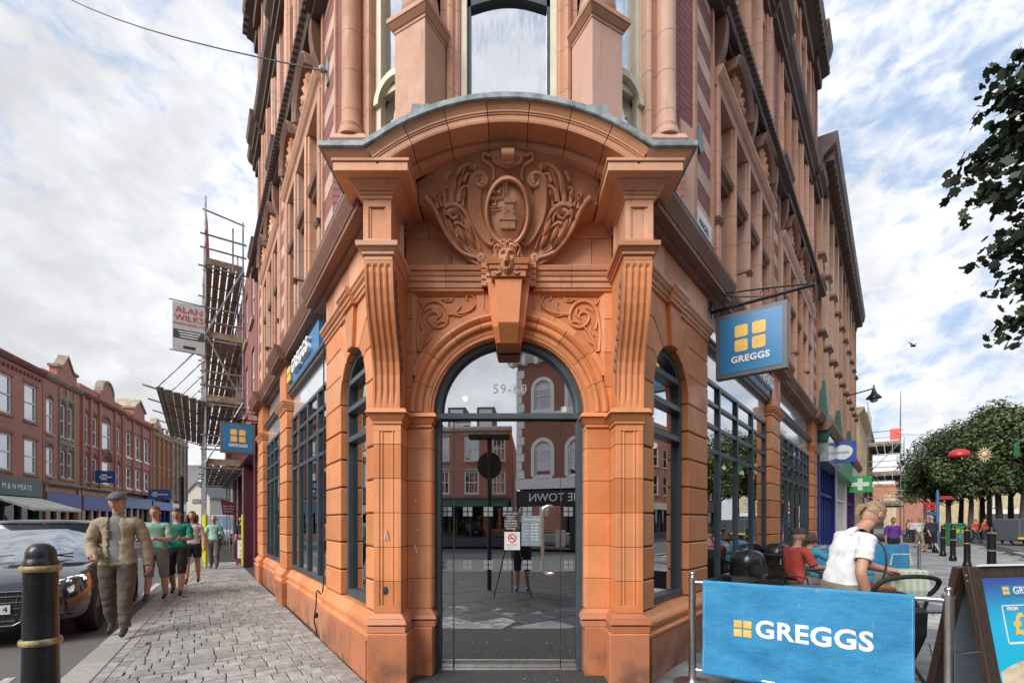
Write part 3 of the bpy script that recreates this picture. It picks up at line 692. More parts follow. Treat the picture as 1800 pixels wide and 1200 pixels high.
for f, lift in ((1.18, -.01), (1.15, .065), (1.06, .085), (1.0, .075), (.95, .035), (.80, .052), (.5, .068), (.2, .075), (.02, .076)):
    rings.append([onfan(778 + 165 * f * cos(2 * pi * i / 40), 588 + 265 * f * sin(2 * pi * i / 40), lift) for i in range(40)])
m.ring(rings); m.build('oval_shield', CREST, crest, smooth=True)
m = MB(FF)
def relief(x0, x1, y0, y1, h, base=.068):
    c = [onfan(x, y, base) for x, y in ((x0, y1), (x1, y1), (x1, y0), (x0, y0))]; d = [(p[0], p[1] + h, p[2]) for p in c]
    m.add(list(c) + d, [(0, 3, 2, 1), (4, 5, 6, 7), (0, 1, 5, 4), (1, 2, 6, 5), (2, 3, 7, 6), (3, 0, 4, 7)])
relief(718, 842, 668, 735, .020); relief(710, 848, 648, 668, .028); relief(745, 832, 525, 650, .018); relief(752, 845, 488, 524, .026); relief(770, 788, 690, 738, .026)
for x in (758, 778, 800, 820, 838): relief(x - 5, x + 5, 470, 488, .02)
for y in (560, 600, 630): relief(752, 762, y, y + 10, .024); relief(812, 822, y, y + 10, .024)
relief(774, 780, 560, 612, .024); relief(760, 796, 582, 588, .024); relief(742, 746, 345, 480, .010); relief(770, 774, 345, 480, .010)
for y in range(350, 480, 16): relief(744, 772, y, y + 4, .008)
for x, y in ((660, 410), (705, 410), (668, 520)):
    relief(x - 16, x + 14, y + 4, y + 22, .014); relief(x + 6, x + 12, y - 30, y + 6, .012)
for y in (470, 480, 550, 575): relief(625 + abs(y - 500) * .05, 742, y, y + 5, .010)
for y in range(585, 800, 17): relief(846, 930 - max(0, y - 600) * .35, y, y + 4, .004)
for y in range(760, 830, 17): relief(680 + (y - 700) * .35, 880 - (y - 700) * .3, y, y + 4, .004)
m.build('tower_relief', CREST, crest)
# grotesque mask
m = MB(FF); cx, cz, cb0 = -.012, 3.955, -.02; nu, nvv = 36, 44; vs = []
def G(x, y, x0, y0, sx, sy): return math.exp(-((x - x0) / sx) ** 2 - ((y - y0) / sy) ** 2)
for j in range(nvv + 1):
    for i in range(nu + 1):
        x = -1 + 2 * i / nu; y = -1 + 2 * j / nvv
        w = .095 * (1 - .30 * max(0, -y) ** 1.5) * (1 - .1 * max(0, y) ** 2)
        rr = min(1, math.sqrt(x * x * .98 + max(0, abs(y) - .15) ** 2 * 1.25)); d = .085 * math.sqrt(max(0, 1 - rr ** 2.2))
        ax = abs(x)
        d += .034 * G(x, y, 0, -.02, .14, .26) + .016 * G(ax, y, .16, -.14, .1, .08) + .020 * G(ax, y, .42, .38, .3, .10) - .026 * G(ax, y, .40, .18, .18, .10) + .013 * G(ax, y, .40, .17, .10, .06)
        d += .016 * G(ax, y, .55, -.1, .16, .14) - .05 * G(x, y, 0, -.48, .20, .14) + .016 * G(x, y, 0, -.28, .28, .05) + .018 * G(x, y, 0, -.72, .26, .10) + .012 * G(ax, y, .30, -.45, .07, .22)
        d += .010 * sin(26 * x) * (1 if y > .55 else 0) + .008 * sin(22 * ax) * (1 if y < -.75 else 0)
        vs.append((cx + x * w, cb0 - .03 + d, cz + y * .145))
m.add(vs, [(j * (nu + 1) + i, j * (nu + 1) + i + 1, (j + 1) * (nu + 1) + i + 1, (j + 1) * (nu + 1) + i) for j in range(nvv) for i in range(nu)])
for s in (-1, 1):
    for p in ([(.07, .0, 4.06), (.10, .0, 4.08), (.12, -.02, 4.05), (.10, -.02, 4.0), (.115, -.03, 3.95)], [(.07, -.02, 3.86), (.11, -.01, 3.88), (.14, -.02, 3.86)], [(.06, -.02, 3.84), (.09, -.01, 3.82), (.12, -.02, 3.84)], [(.0, .01, 4.09), (.03, .01, 4.12), (.06, .0, 4.10), (.05, .0, 4.07)]):
        m.tube(smooth_path([(cx + s * a, b, c) for a, b, c in p], 3), .016, 6, .008)
m.build('grotesque_mask', CREST, crest, smooth=True)
# spandrel foliage, traced once and mirrored
def onsp(zx, zy, mir):
    px, py = 600 + zx / 3.53, 420 + zy / 3.53; Y = 4.36 + .288; a = (px - 900) / 822 * Y - X0; a = a if not mir else -a
    return (a, -.288 + .004, 1.5 + (917 - py) / 822 * Y)
sp_curves = [([(480, 700), (470, 600), (480, 500), (500, 430), (550, 390), (610, 395), (650, 440), (660, 500), (640, 540), (590, 550), (550, 520), (540, 480), (570, 455), (600, 470), (600, 490)], .017, .010),
    ([(660, 470), (720, 465), (790, 450), (830, 410), (825, 365), (795, 350), (775, 365), (785, 380)], .015, .009), ([(700, 465), (740, 420), (730, 395)], .011, .004), ([(690, 470), (740, 480), (780, 465)], .011, .005),
    ([(640, 385), (680, 388), (698, 360)], .012, .005), ([(620, 380), (660, 372), (690, 385)], .010, .004), ([(500, 410), (480, 385), (470, 360)], .010, .003), ([(500, 400), (500, 370)], .008, .003),
    ([(490, 700), (520, 620), (560, 560), (610, 520)], .012, .007), ([(500, 660), (540, 640), (558, 618)], .009, .003), ([(480, 690), (465, 650), (460, 630)], .009, .003), ([(510, 600), (530, 570), (525, 540)], .009, .003), ([(480, 710), (470, 740), (465, 760)], .009, .003),
    ([(520, 400), (560, 375), (600, 378)], .012, .004), ([(610, 430), (620, 470), (590, 500)], .012, .006), ([(480, 480), (500, 450), (520, 440)], .010, .004), ([(590, 520), (640, 515), (655, 530)], .010, .006), ([(500, 560), (490, 500), (520, 450), (560, 430)], .010, .005)]
for s in (False, True):
    m = MB(FF)
    for pts, r0, r1 in sp_curves: m.tube(smooth_path([onsp(x, y, s) for x, y in pts], 3), r0, 7, r1)
    m.build('leaf_scroll_carving', T, B, smooth=True)
# ------------------------------------------------------------------ entrance door
DB = -.44                                # glass plane
FW = .062
m = MB(FF)
m.box(-.752, -.752 + FW, -.50, -.37, 0, 2.54); m.box(.752 - FW, .752, -.50, -.37, 0, 2.54); m.box(-.752, .752, -.50, -.365, 2.541, 2.60)
m.arc([(.752 - .075, -.50), (.752 - .075, -.385), (.752 - .05, -.372), (.752, -.372), (.752, -.50)], 0, 2.601, 0, pi, 36)
m.arc([(.752 - .09, -.48), (.752 - .09, -.42), (.752 - .078, -.41), (.752 - .078, -.48)], 0, 2.601, 0, pi, 36)
m.box(-.10, .10, -.42, -.37, 3.235, 3.265)
door = m.build('entrance_door', SLATEF, B, bev=.004)
m = MB(FF); m.poly_b([(-.672, 2.60)] + [(.672 * cos(pi - pi * i / 36), 2.60 + .672 * sin(pi * i / 36)) for i in range(37)], DB - .004, DB); m.build('fanlight_pane', GLASSD, door)
m = MB(FF); m.box(-.688, -.566, DB - .004, DB, .09, 2.53); m.build('side_pane', GLASSD, door)
m = MB(FF); m.box(.532, .688, DB - .004, DB, .09, 2.53); m.build('side_pane', GLASSD, door)
m = MB(FF); m.box(-.558, .526, DB - .002, DB + .010, .02, 2.53); leaf = m.build('glass_door_leaf', GLASSD, door)
m = MB(FF)
m.box(-.568, -.558, DB - .01, DB + .012, .02, 2.53); m.box(.5265, .532, DB - .01, DB + .012, .02, 2.53); m.build('door_seal', BLACKM, door)
m = MB(FF); m.box(-.555, .524, DB + .0105, DB + .024, .02, .095); m.box(-.688, -.57, DB, DB + .015, .02, .09); m.box(.534, .688, DB, DB + .015, .02, .09)
m.add([(x, b, z) for x, b, z in ((.39 + .028 * cos(t), DB + .025, .058 + .028 * sin(t)) for t in [2 * pi * i / 14 for i in range(14)])], [tuple(range(14))]); m.build('kick_rail', STEEL, door, bev=.003)
m = MB(FF); m.box(-.72, .72, -.47, -.33, .0, .018); m.build('threshold', STEEL, door)
m = MB(FF); hb = DB + .075
m.tube(smooth_path([(.46, DB + .01, 1.645), (.42, hb, 1.66), (.375, hb, 1.65), (.345, hb, 1.60), (.343, hb, 1.3), (.345, hb, 1.03), (.37, hb, .98), (.41, hb, .965), (.46, DB + .01, .968)], 5), .0165, 10); m.build('pull_handle', STEEL, door, smooth=True)
m = MB(FF); m.box(.478, .522, DB + .0102, DB + .022, 1.245, 1.42); m.box(.535, .58, DB, DB + .012, 1.245, 1.42); m.box(.49, .505, DB + .022, DB + .034, 1.30, 1.36); m.build('lock_plate', STEEL, door, bev=.002)
FROST = flat('frosted_square', (.22, .25, .26), .35)
m = MB(FF)
for z in (1.59, 1.045):
    for ax in (-.63, -.42, -.21, -.01, .19, .365 if z > 1.2 else .37, .61):
        for dx in (0, .052):
            for dz in (0, .052):
                x = ax + dx - .048
                if .522 < x + .04 < .54 or -.6 < x + .02 < -.55: continue
                m.box(x, x + .042, DB + .0102, DB + .0115, z + dz - .03, z + dz + .012)
m.build('frosted_squares', FROST, door)
def plate(fr, a0, a1, b, c0, c1, mat, name, parent, th=.002):
    m = MB(fr); m.box(a0, a1, b, b + th, c0, c1); return m.build(name, mat, parent)
NOTE = flat('paper_white', (.66, .66, .64), .6); NOTEG = flat('printed_grey', (.20, .26, .29), .5); INK = flat('printed_black', (.03, .03, .035), .6); REDP = flat('printed_red', (.62, .04, .05), .5)
zq = DB + .011
plate(FF, -.045, .115, zq, 1.42, 1.60, INK, 'notice_sticker', door)
for i, (tx, sz) in enumerate((('For your safety', .022), ('and security', .02), ('CCTV', .026), ('PLEASE WEAR', .02), ('WASH HANDS', .02), ('KEEP DISTANCE', .018), ('NO DOGS', .02))):
    o = text_mesh(tx, sz, FF(.02, zq + .003, 1.588 - i * .026), (1, 0, 0), (0, 0, 1), WLET, 'notice_lettering', door, .0008)
plate(FF, -.045, .115, zq, 1.215, 1.40, NOTE, 'no_smoking_notice', door)
m = MB(FF); m.arc([(.034, zq + .002), (.034, zq + .004), (.045, zq + .004), (.045, zq + .002)], .035, 1.335, 0, 2 * pi - .01, 24)
m.poly_b([(.005, 1.360), (.012, 1.367), (.065, 1.312), (.058, 1.305)], zq + .002, zq + .004); m.build('no_smoking_ring', REDP, door)
m = MB(FF); m.box(.008, .052, zq + .0022, zq + .003, 1.328, 1.338); m.tube([(.052, zq + .003, 1.342), (.058, zq + .003, 1.352)], .003, 5); m.build('cigarette_print', INK, door)
text_mesh('NO SMOKING', .018, FF(.035, zq + .003, 1.268), (1, 0, 0), (0, 0, 1), REDP, 'notice_lettering', door, .0006)
text_mesh('It is against the law to smoke here', .008, FF(.035, zq + .003, 1.24), (1, 0, 0), (0, 0, 1), INK, 'notice_lettering', door, .0006)
plate(FF, .130, .335, zq, 1.255, 1.565, NOTEG, 'opening_hours_sticker', door)
text_mesh('OPENING HOURS', .021, FF(.232, zq + .003, 1.525), (1, 0, 0), (0, 0, 1), WLET, 'hours_lettering', door, .0008)
for i, d in enumerate(('Monday', 'Tuesday', 'Wednesday', 'Thursday', 'Friday', 'Saturday')):
    text_mesh(d, .014, FF(.143, zq + .003, 1.475 - i * .031), (1, 0, 0), (0, 0, 1), WLET, 'hours_lettering', door, .0006, 'LEFT')
    text_mesh('6.30   6.00' if i < 5 else '6.30   5.30', .017, FF(.262, zq + .003, 1.475 - i * .031), (1, 0, 0), (0, 0, 1), WLET, 'hours_lettering', door, .0006, bold=.0006)
text_mesh('59-60', .135, FF(.01, DB + .003, 2.86), (1, 0, 0), (0, 0, 1), flat('etched_number', (.34, .37, .38), .5), 'door_number', door, .0008, xs=1.15)
plate(FF, -.555, -.39, zq - .02, 2.49, 2.53, NOTE, 'door_closer_cover', door, .03)
WM_ = flat('paint_mark_white', (.75, .74, .72), .6)
for (pts, r_) in (([(-1.155, .001, 1.34), (-1.14, .001, 1.43), (-1.125, .001, 1.34)], .006), ([(-.92, -.259, 1.40), (-.905, -.259, 1.43), (-.89, -.259, 1.42)], .008), ([(-.93, -.259, 1.27), (-.905, -.259, 1.19)], .011), ([(-.92, -.259, 1.70), (-.915, -.259, 1.73)], .008)):
    m = MB(FF); m.tube(pts, r_, 5); m.build('paint_mark', WM_, B)
m = MB(FF); m.ball((-1.15, -.012, .86), (.028, .004, .04), 12, 6); m.build('soot_spot', INK, B)
# interior of the shop seen through the glass
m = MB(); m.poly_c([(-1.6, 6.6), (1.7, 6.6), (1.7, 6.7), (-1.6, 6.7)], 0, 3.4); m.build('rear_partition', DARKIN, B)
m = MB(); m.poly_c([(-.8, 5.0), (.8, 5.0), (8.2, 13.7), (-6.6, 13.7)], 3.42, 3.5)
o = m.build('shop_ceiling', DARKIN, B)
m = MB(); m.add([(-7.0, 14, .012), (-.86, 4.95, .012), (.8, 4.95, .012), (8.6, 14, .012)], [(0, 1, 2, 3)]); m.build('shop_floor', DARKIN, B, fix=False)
m = MB(); m.box(.25, 1.0, 5.7, 6.3, 0, .95); m.build('timber_counter', WOODP, B, bev=.01)
m = MB(); m.box(.15, 1.1, 6.45, 6.55, 1.25, 1.55); m.build('menu_board', flat('orange_menu', (.5, .2, .05)), B)
for x, y, z in ((-.55, 5.5, 2.95), (.62, 5.6, 2.85)):
    m = MB(); m.ball((x, y, z), .035, 12, 8); em = NB('lit_lamp') if 'lit_lamp' not in MATS else None
    if em: em.b.inputs['Emission Color'].default_value = (1, .85, .6, 1); em.b.inputs['Emission Strength'].default_value = 4
    m.build('pendant_lamp', MATS['lit_lamp'], B, smooth=True)
# ------------------------------------------------------------------ the two street fronts
PLN = [(-.30, 0), (.075, 0), (.075, .385), (.06, .40), (-.30, .40)]
MLD = [(-.30, .402), (.065, .402), (.085, .42), (.085, .445), (.07, .46), (.05, .47), (.05, .50), (.075, .515), (.075, .545), (.06, .57), (.03, .60), (.0, .648), (-.30, .648)]
COR = [(-.3, 4.33), (.06, 4.33), (.065, 4.375), (.17, 4.378), (.17, 4.43), (.18, 4.432), (.19, 4.455), (.215, 4.50), (.24, 4.55), (.242, 4.598), (-.3, 4.60)]
STR = [(-.2, 3.78), (.015, 3.78), (.02, 3.81), (.035, 3.815), (.035, 3.845), (.06, 3.865), (.06, 3.88), (.08, 3.90), (.08, 3.935), (-.2, 3.95)]
def shift(p, d): return [(b + d if b > -.15 else b, c) for b, c in p]
def courses(fr, a0, a1, bf, z0, z1, name='terracotta_block', bb=-.25, mat=None):
    zz = [z for z in [.65 + .0, .945, 1.265, 1.585, 1.905, 2.225, 2.545, 2.865, 3.185, 3.505, 3.8] if z0 - .01 <= z <= z1 + .01]
    if zz[-1] < z1 - .05: zz.append(z1)
    for c0, c1 in zip(zz, zz[1:]):
        m = MB(fr); g = .009; m.box(a0, a1, bb, bf, c0 + g, c1 - g); m.build(name, mat or T, B, bev=.009)
    m = MB(fr); m.box(a0 + .012, a1 - .012, bb, bf - .016, z0, z1); m.build('pier_core', MORT, B)
def corner_bay(fr):
    A0, A1, E = .285, 1.27, 1.98; ac = (A0 + A1) / 2; r = (A1 - A0) / 2; zs = 2.865
    courses(fr, .02, A0, 0, .65, zs); courses(fr, A1, E, 0, .65, zs)
    # arch blocks
    lev = [2.865, 3.185, 3.505, 3.80]; ang = [0, 33, 60, 77]
    for s in (-1, 1):
        edge = .02 if s < 0 else E
        for k in range(3):
            pts = []; z0, z1 = lev[k] + .009, lev[k + 1] - .009; t0, t1 = R(ang[k]) + .012, R(ang[k + 1]) - .012
            def kink(t, z): 
                return ac + s * max(r, (z - zs) / math.tan(t)) if t > .05 else ac + s * r
            pts.append((edge, z0)); 
            k0 = kink(t0, z0) if k else ac + s * r
            if (k0 - edge) * s < 0: pts.append((k0, z0))
            for i in range(7): t = t0 + (t1 - t0) * i / 6; pts.append((ac + s * r * cos(t), zs + r * sin(t)))
            k1 = kink(t1, z1)
            if (k1 - edge) * s < 0: pts.append((k1, z1)); pts.append((edge, z1))
            else:
                zz_ = zs + abs(edge - ac) * math.tan(t1); pts.append((edge, min(zz_, z1)))
            m = MB(fr); m.poly_b(pts, -.25, 0); m.build('voussoir', T, B, bev=.008)
    m = MB(fr); t0 = R(79); m.poly_b([(ac - r * cos(t0), zs + r * sin(t0)), (ac, zs + r), (ac + r * cos(t0), zs + r * sin(t0)), (ac + .16, 3.79), (ac - .16, 3.79)], -.25, .035); m.build('keystone', T, B, bev=.008)
    m = MB(fr)
    for s in (-1, 1):
        edge = .03 if s < 0 else E - .01
        m.poly_b([(edge, 2.86), (edge, 3.80), (ac, 3.80)] + [(ac + s * (r + .015) * cos(t), zs + (r + .015) * sin(t)) for t in [pi / 2 * (1 - i / 12) for i in range(13)]], -.22, -.010)
    m.build('arch_core', T, B)
    # string course with a break over the keystone
    for a0, a1, d in ((.02, ac - .19, 0), (ac - .19, ac + .19, .045), (ac + .19, E + .0, 0)):
        m = MB(fr); m.poly_a(shift(STR, d), a0, a1 - .002, 0, 0); m.build('string_course', TP, B)
    blockwall(fr, -.1, E, -.25, .0, 3.95, 4.33, .33, .40, TP)
    # plinth slabs and moulding
    a = .05
    while a < E - .05:
        m = MB(fr); m.poly_a(PLN, a + .003, min(a + .5, E) - .003); m.build('plinth_slab', TD, B, bev=.004); a += .5
    for a0, a1 in ((-.05, .7), (.703, 1.35), (1.353, E + .02)):
        m = MB(fr); m.poly_a(MLD, a0, a1); m.build('plinth_moulding', T, B)
    # tall arched window
    m = MB(fr); f = .07; b0, b1 = -.20, -.075
    m.box(A0, A0 + f, b0, b1, .72, zs); m.box(A1 - f, A1, b0, b1, .72, zs); m.box(A0, A1, b0, b1 + .01, .65, .73)
    m.arc([(r - f, b0), (r - f, b1), (r, b1), (r, b0)], ac, zs, 0, pi, 24)
    for z in (3.08, 2.78, 2.44): w = math.sqrt(max(.0, (r - f) ** 2 - max(0, z - zs) ** 2)); m.box(ac - w, ac + w, b0 + .02, b1 + .015, z - .03, z + .03)
    win = m.build('arched_window', SLATEF, B, bev=.004)
    m = MB(fr); q = r - f; m.poly_b([(ac - q, .73), (ac - q, zs)] + [(ac - q * cos(pi * i / 20), zs + q * sin(pi * i / 20)) for i in range(1, 20)] + [(ac + q, zs), (ac + q, .73)], -.135, -.130); m.build('window_pane', GLASS, win)
    m = MB(fr); m.box(A0, A1, -.9, -.88, .5, 1.55); m.build('window_back_board', WOODP, win)
def shop_bay(fr, a0, a1, mulls, bset, sign=False, letters=None):
    d = bset; f = .035
    m = MB(fr); m.box(a0, a1, d - .10, d + .0, .66, .74)
    for z in (2.45, 2.78, 3.08, 3.36): m.box(a0, a1, d - .07, d + .0, z - .028, z + .028)
    for x in [a0 + f] + mulls + [a1 - f]: m.box(x - .03, x + .03, d - .07, d + .008, .742, 3.36)
    sh = m.build('shop_window', SLATEF, B, bev=.004)
    xs = [a0 + f] + mulls + [a1 - f]
    for x0, x1 in zip(xs, xs[1:]):
        for z0, z1 in ((.74, 2.415), (2.485, 2.745), (2.815, 3.045), (3.115, 3.325)):
            m = MB(fr); tl = rnd.uniform(-.002, .002); m.box(x0 + .03, x1 - .03, d - .034, d - .030, z0 - .01, z1 + .01)
            m.build('window_pane', GLASS, sh)
    m = MB(fr); m.box(a0, a1, d - .12, d - .02, 3.396, 3.72); m.build('fascia_panel', WHITEG, B)
    m = MB(fr); m.poly_a([(d - .12, 3.722), (d + .0, 3.722), (d + .0, 3.75), (d + .05, 3.76), (d + .05, 3.80), (d + .08, 3.81), (d + .08, 3.835), (d - .12, 3.835)], a0, a1); m.build('fascia_ledge', STEEL if False else SIGNG, B)
    m = MB(fr); m.box(a0, a1, d - .14, d - .05, 3.837, 4.33); m.build('fascia_panel', WHITEG, B)
    # dwarf wall under the window
    a = a0
    while a < a1 - .02:
        e = min(a + .55, a1); m = MB(fr); m.poly_a(shift(PLN, -.03), a + .003, e - .003); m.build('plinth_slab', TD, B, bev=.004)
        m = MB(fr); m.poly_a(shift(MLD, -.03), a + .001, e - .001); m.build('plinth_moulding', T, B); a = e
def pier(fr, a0, a1, bf):
    courses(fr, a0, a1, bf, .65, 3.505)
    stack(fr, 'capital', T, a0, a1, -.25, bf, [(3.506, 3.54, .02, .02), (3.541, 3.60, .02, .065), (3.601, 3.64, .07, .07), (3.641, 3.68, .085, .06)])
    m = MB(fr); m.box(a0 + .02, a1 - .02, -.25, bf, 3.68, 4.33); m.build('pier_head', T, B)
    m = MB(fr); m.box(a0 - .03, a1 + .03, -.25, bf + .08, 0, .40); m.build('plinth_block', TD, B, bev=.006)
    m = MB(fr); m.poly_a(shift(MLD, bf + .01), a0 - .03, a1 + .03); m.build('plinth_moulding', T, B)
def cornice_run(fr, prof, z, segs, mat, name='cornice', L=.62, dz=0):
    for a0, a1, d in segs:
        a = a0
        while a < a1 - .01:
            e = min(a + L, a1)
            if a1 - e < .15: e = a1
            m = MB(fr); m.poly_a([(b + d if b > -.1 else b, c + dz) for b, c in prof], a + .003, e - .003); m.build(name, mat, B); a = e
corner_bay(FL); corner_bay(FR)
# left front
POST = [flat('poster_warm', (.55, .30, .12), .5), flat('poster_blue', (.06, .18, .40), .5), flat('poster_pale', (.62, .58, .50), .5)]
for fr_, ts in ((FL, (2.5, 3.2, 4.3, 6.2, 7.5)), (FR, (2.4, 3.2, 4.3, 5.1, 7.2, 8.8, 10.2))):
    for i_, t_ in enumerate(ts):
        m = MB(fr_); z_ = 1.1 + .5 * (i_ % 3); m.box(t_ - .2, t_ + .2, -.32, -.31, z_, z_ + .62); pw_ = m.build('window_poster', POST[i_ % 3], B); m = MB(fr_); m.ring([[(t_ + .13 * cos(a), b_, z_ + .32 + .13 * sin(a)) for a in [2 * pi * k / 18 for k in range(18)]] for b_ in (-.309, -.304)]); m.build('poster_disc', POST[(i_ + 1) % 3], pw_)
        m = MB(fr_); m.ball((t_, -1.2, 2.75), .05, 10, 6); m.build('pendant_lamp', MATS['lit_lamp'], B, smooth=True)
shop_bay(FL, 2.0, 4.85, [2.72, 3.45, 4.17], -.05); pier(FL, 4.85, 5.62, .05)
shop_bay(FL, 5.62, 8.42, [6.4, 7.15, 7.8], -.05); pier(FL, 8.42, 9.3, .05)
courses(FL, 9.3, 10.05, 0, 0, 4.33)
shop_bay(FR, 2.0, 5.68, [2.68, 3.62, 4.62], -.05); pier(FR, 5.68, 6.5, .05)
shop_bay(FR, 6.5, 11.26, [7.2, 7.95, 8.7, 9.45, 10.2, 10.8], -.05); pier(FR, 11.26, 12.2, .05)
cornice_run(FL, COR, 0, [(-.05, 2.4, 0), (2.4, 4.7, -.07), (4.7, 5.85, .03), (5.85, 8.25, -.07), (8.25, 9.5, .03), (9.5, 10.05, -.07)], TC)
cornice_run(FR, COR, 0, [(-.05, 2.4, 0), (2.4, 5.5, -.07), (5.5, 6.75, .03), (6.75, 11.1, -.07), (11.1, 12.3, .03)], TC)
for fr, L_ in ((FL, 10.05), (FR, 12.2)):
    m = MB(fr); m.box(.0, 1.4, -.35, .246, 4.601, 4.62); m.build('lead_capping', LEAD, B)
    m = MB(fr); m.box(.3, L_, -.3, .1, 4.602, 4.66); m.build('sill_course', TC, B)
# sign lettering on the left and right fascias
for fr, t0, side in ((FL, 3.6, 1), (FR, 4.9, 0)):
    m = MB(fr); m.box(t0 - 1.25, t0 + 1.05, -.09, .02, 3.86, 4.24); m.build('fascia_sign_box', SIGNB, B, bev=.004)
    p = fr(t0 + (.0 if side else 0), .05, 4.05); u = fr.u if fr is FR else -fr.u
    text_mesh('GREGGS', .30, p + u * .12, u, (0, 0, 1), WLET, 'fascia_lettering', B, .03, bold=.006, sx=1.15, xs=1.05)
    m = MB(fr); base = t0 + (.92 if side else -.95)
    for i in (0, 1):
        for j in (0, 1): m.box(base - .13 + i * .14, base - .01 + i * .14, .02, .07, 3.915 + j * .14, 4.035 + j * .14)
    m.build('fascia_logo', YEL, B, bev=.01)
# ---- upper floors -------------------------------------------------
C1 = [(-.3, 8.0), (.08, 8.0), (.08, 8.07), (.16, 8.08), (.16, 8.18), (.22, 8.27), (.22, 8.33), (-.3, 8.36)]
C2 = [(-.3, 10.85), (.06, 10.85), (.06, 10.98), (.12, 11.0), (.12, 11.12), (.22, 11.2), (.25, 11.32), (.25, 11.36), (-.3, 11.4)]
C3 = [(-.3, 14.2), (.08, 14.2), (.10, 14.45), (.26, 14.5), (.22, 14.75), (.32, 15.0), (.36, 15.15), (.36, 15.25), (-.3, 15.3)]
def stripes(fr, a0, a1, z0, z1, bf=0., first=0):
    z = z0; k = first
    while z < z1 - .02:
        h = .20 if k % 2 == 0 else .26; e = min(z + h, z1); m = MB(fr)
        m.box(a0, a1, -.3, bf - (.0 if k % 2 == 0 else .004), z, e); m.build('stone_band' if k % 2 == 0 else 'brick_band', PALE if k % 2 == 0 else BRU, B); z = e; k += 1
def sash(fr, a0, a1, z0, z1, b=-.11, frame=CREAM):
    m = MB(fr); f = .05
    m.box(a0, a0 + f, b - .06, b, z0, z1); m.box(a1 - f, a1, b - .06, b, z0, z1); m.box(a0 + f, a1 - f, b - .06, b, z1 - f, z1); m.box(a0 + f, a1 - f, b - .06, b, z0, z0 + f); m.box(a0 + f, a1 - f, b - .07, b - .01, (z0 + z1) / 2 - .025, (z0 + z1) / 2 + .025)
    w = m.build('sash_window', frame, B); m = MB(fr); m.box(a0 + f, a1 - f, b - .04, b - .035, z0 + f, z1 - f); m.build('window_pane', GLASSU, w); return w
def shell(fr, ac, w, z, b):     # arched hood with carved shell and brackets
    m = MB(fr); r = w / 2
    m.arc([(r - .16, -.1), (r - .16, b - .14), (r - .10, b - .12), (r - .08, b - .05), (r - .02, b), (r, b), (r, -.1)], ac, z, R(12), R(168), 12); h = m.build('arched_hood', TC, B)
    m = MB(fr); m.poly_b([(ac + (r - .15) * cos(pi * i / 12), z + (r - .15) * sin(pi * i / 12)) for i in range(13)], -.1, .0)
    for i in range(9):
        t = pi * (i + .5) / 9; m.tube([(ac, .03, z + .03), (ac + (r - .2) * cos(t), .07, z + (r - .2) * sin(t))], .02, 6, .06)
    m.ball((ac, .08, z + .05), (.1, .08, .09))
    for s in (-1, 1): m.tube(smooth_path([(ac + s * .08, .06, z + .03), (ac + s * .2, .1, z - .05), (ac + s * .32, .07, z + .0), (ac + s * .4, .05, z - .1)], 3), .035, 6, .02)
    m.build('carved_shell', CREST, h, smooth=True)
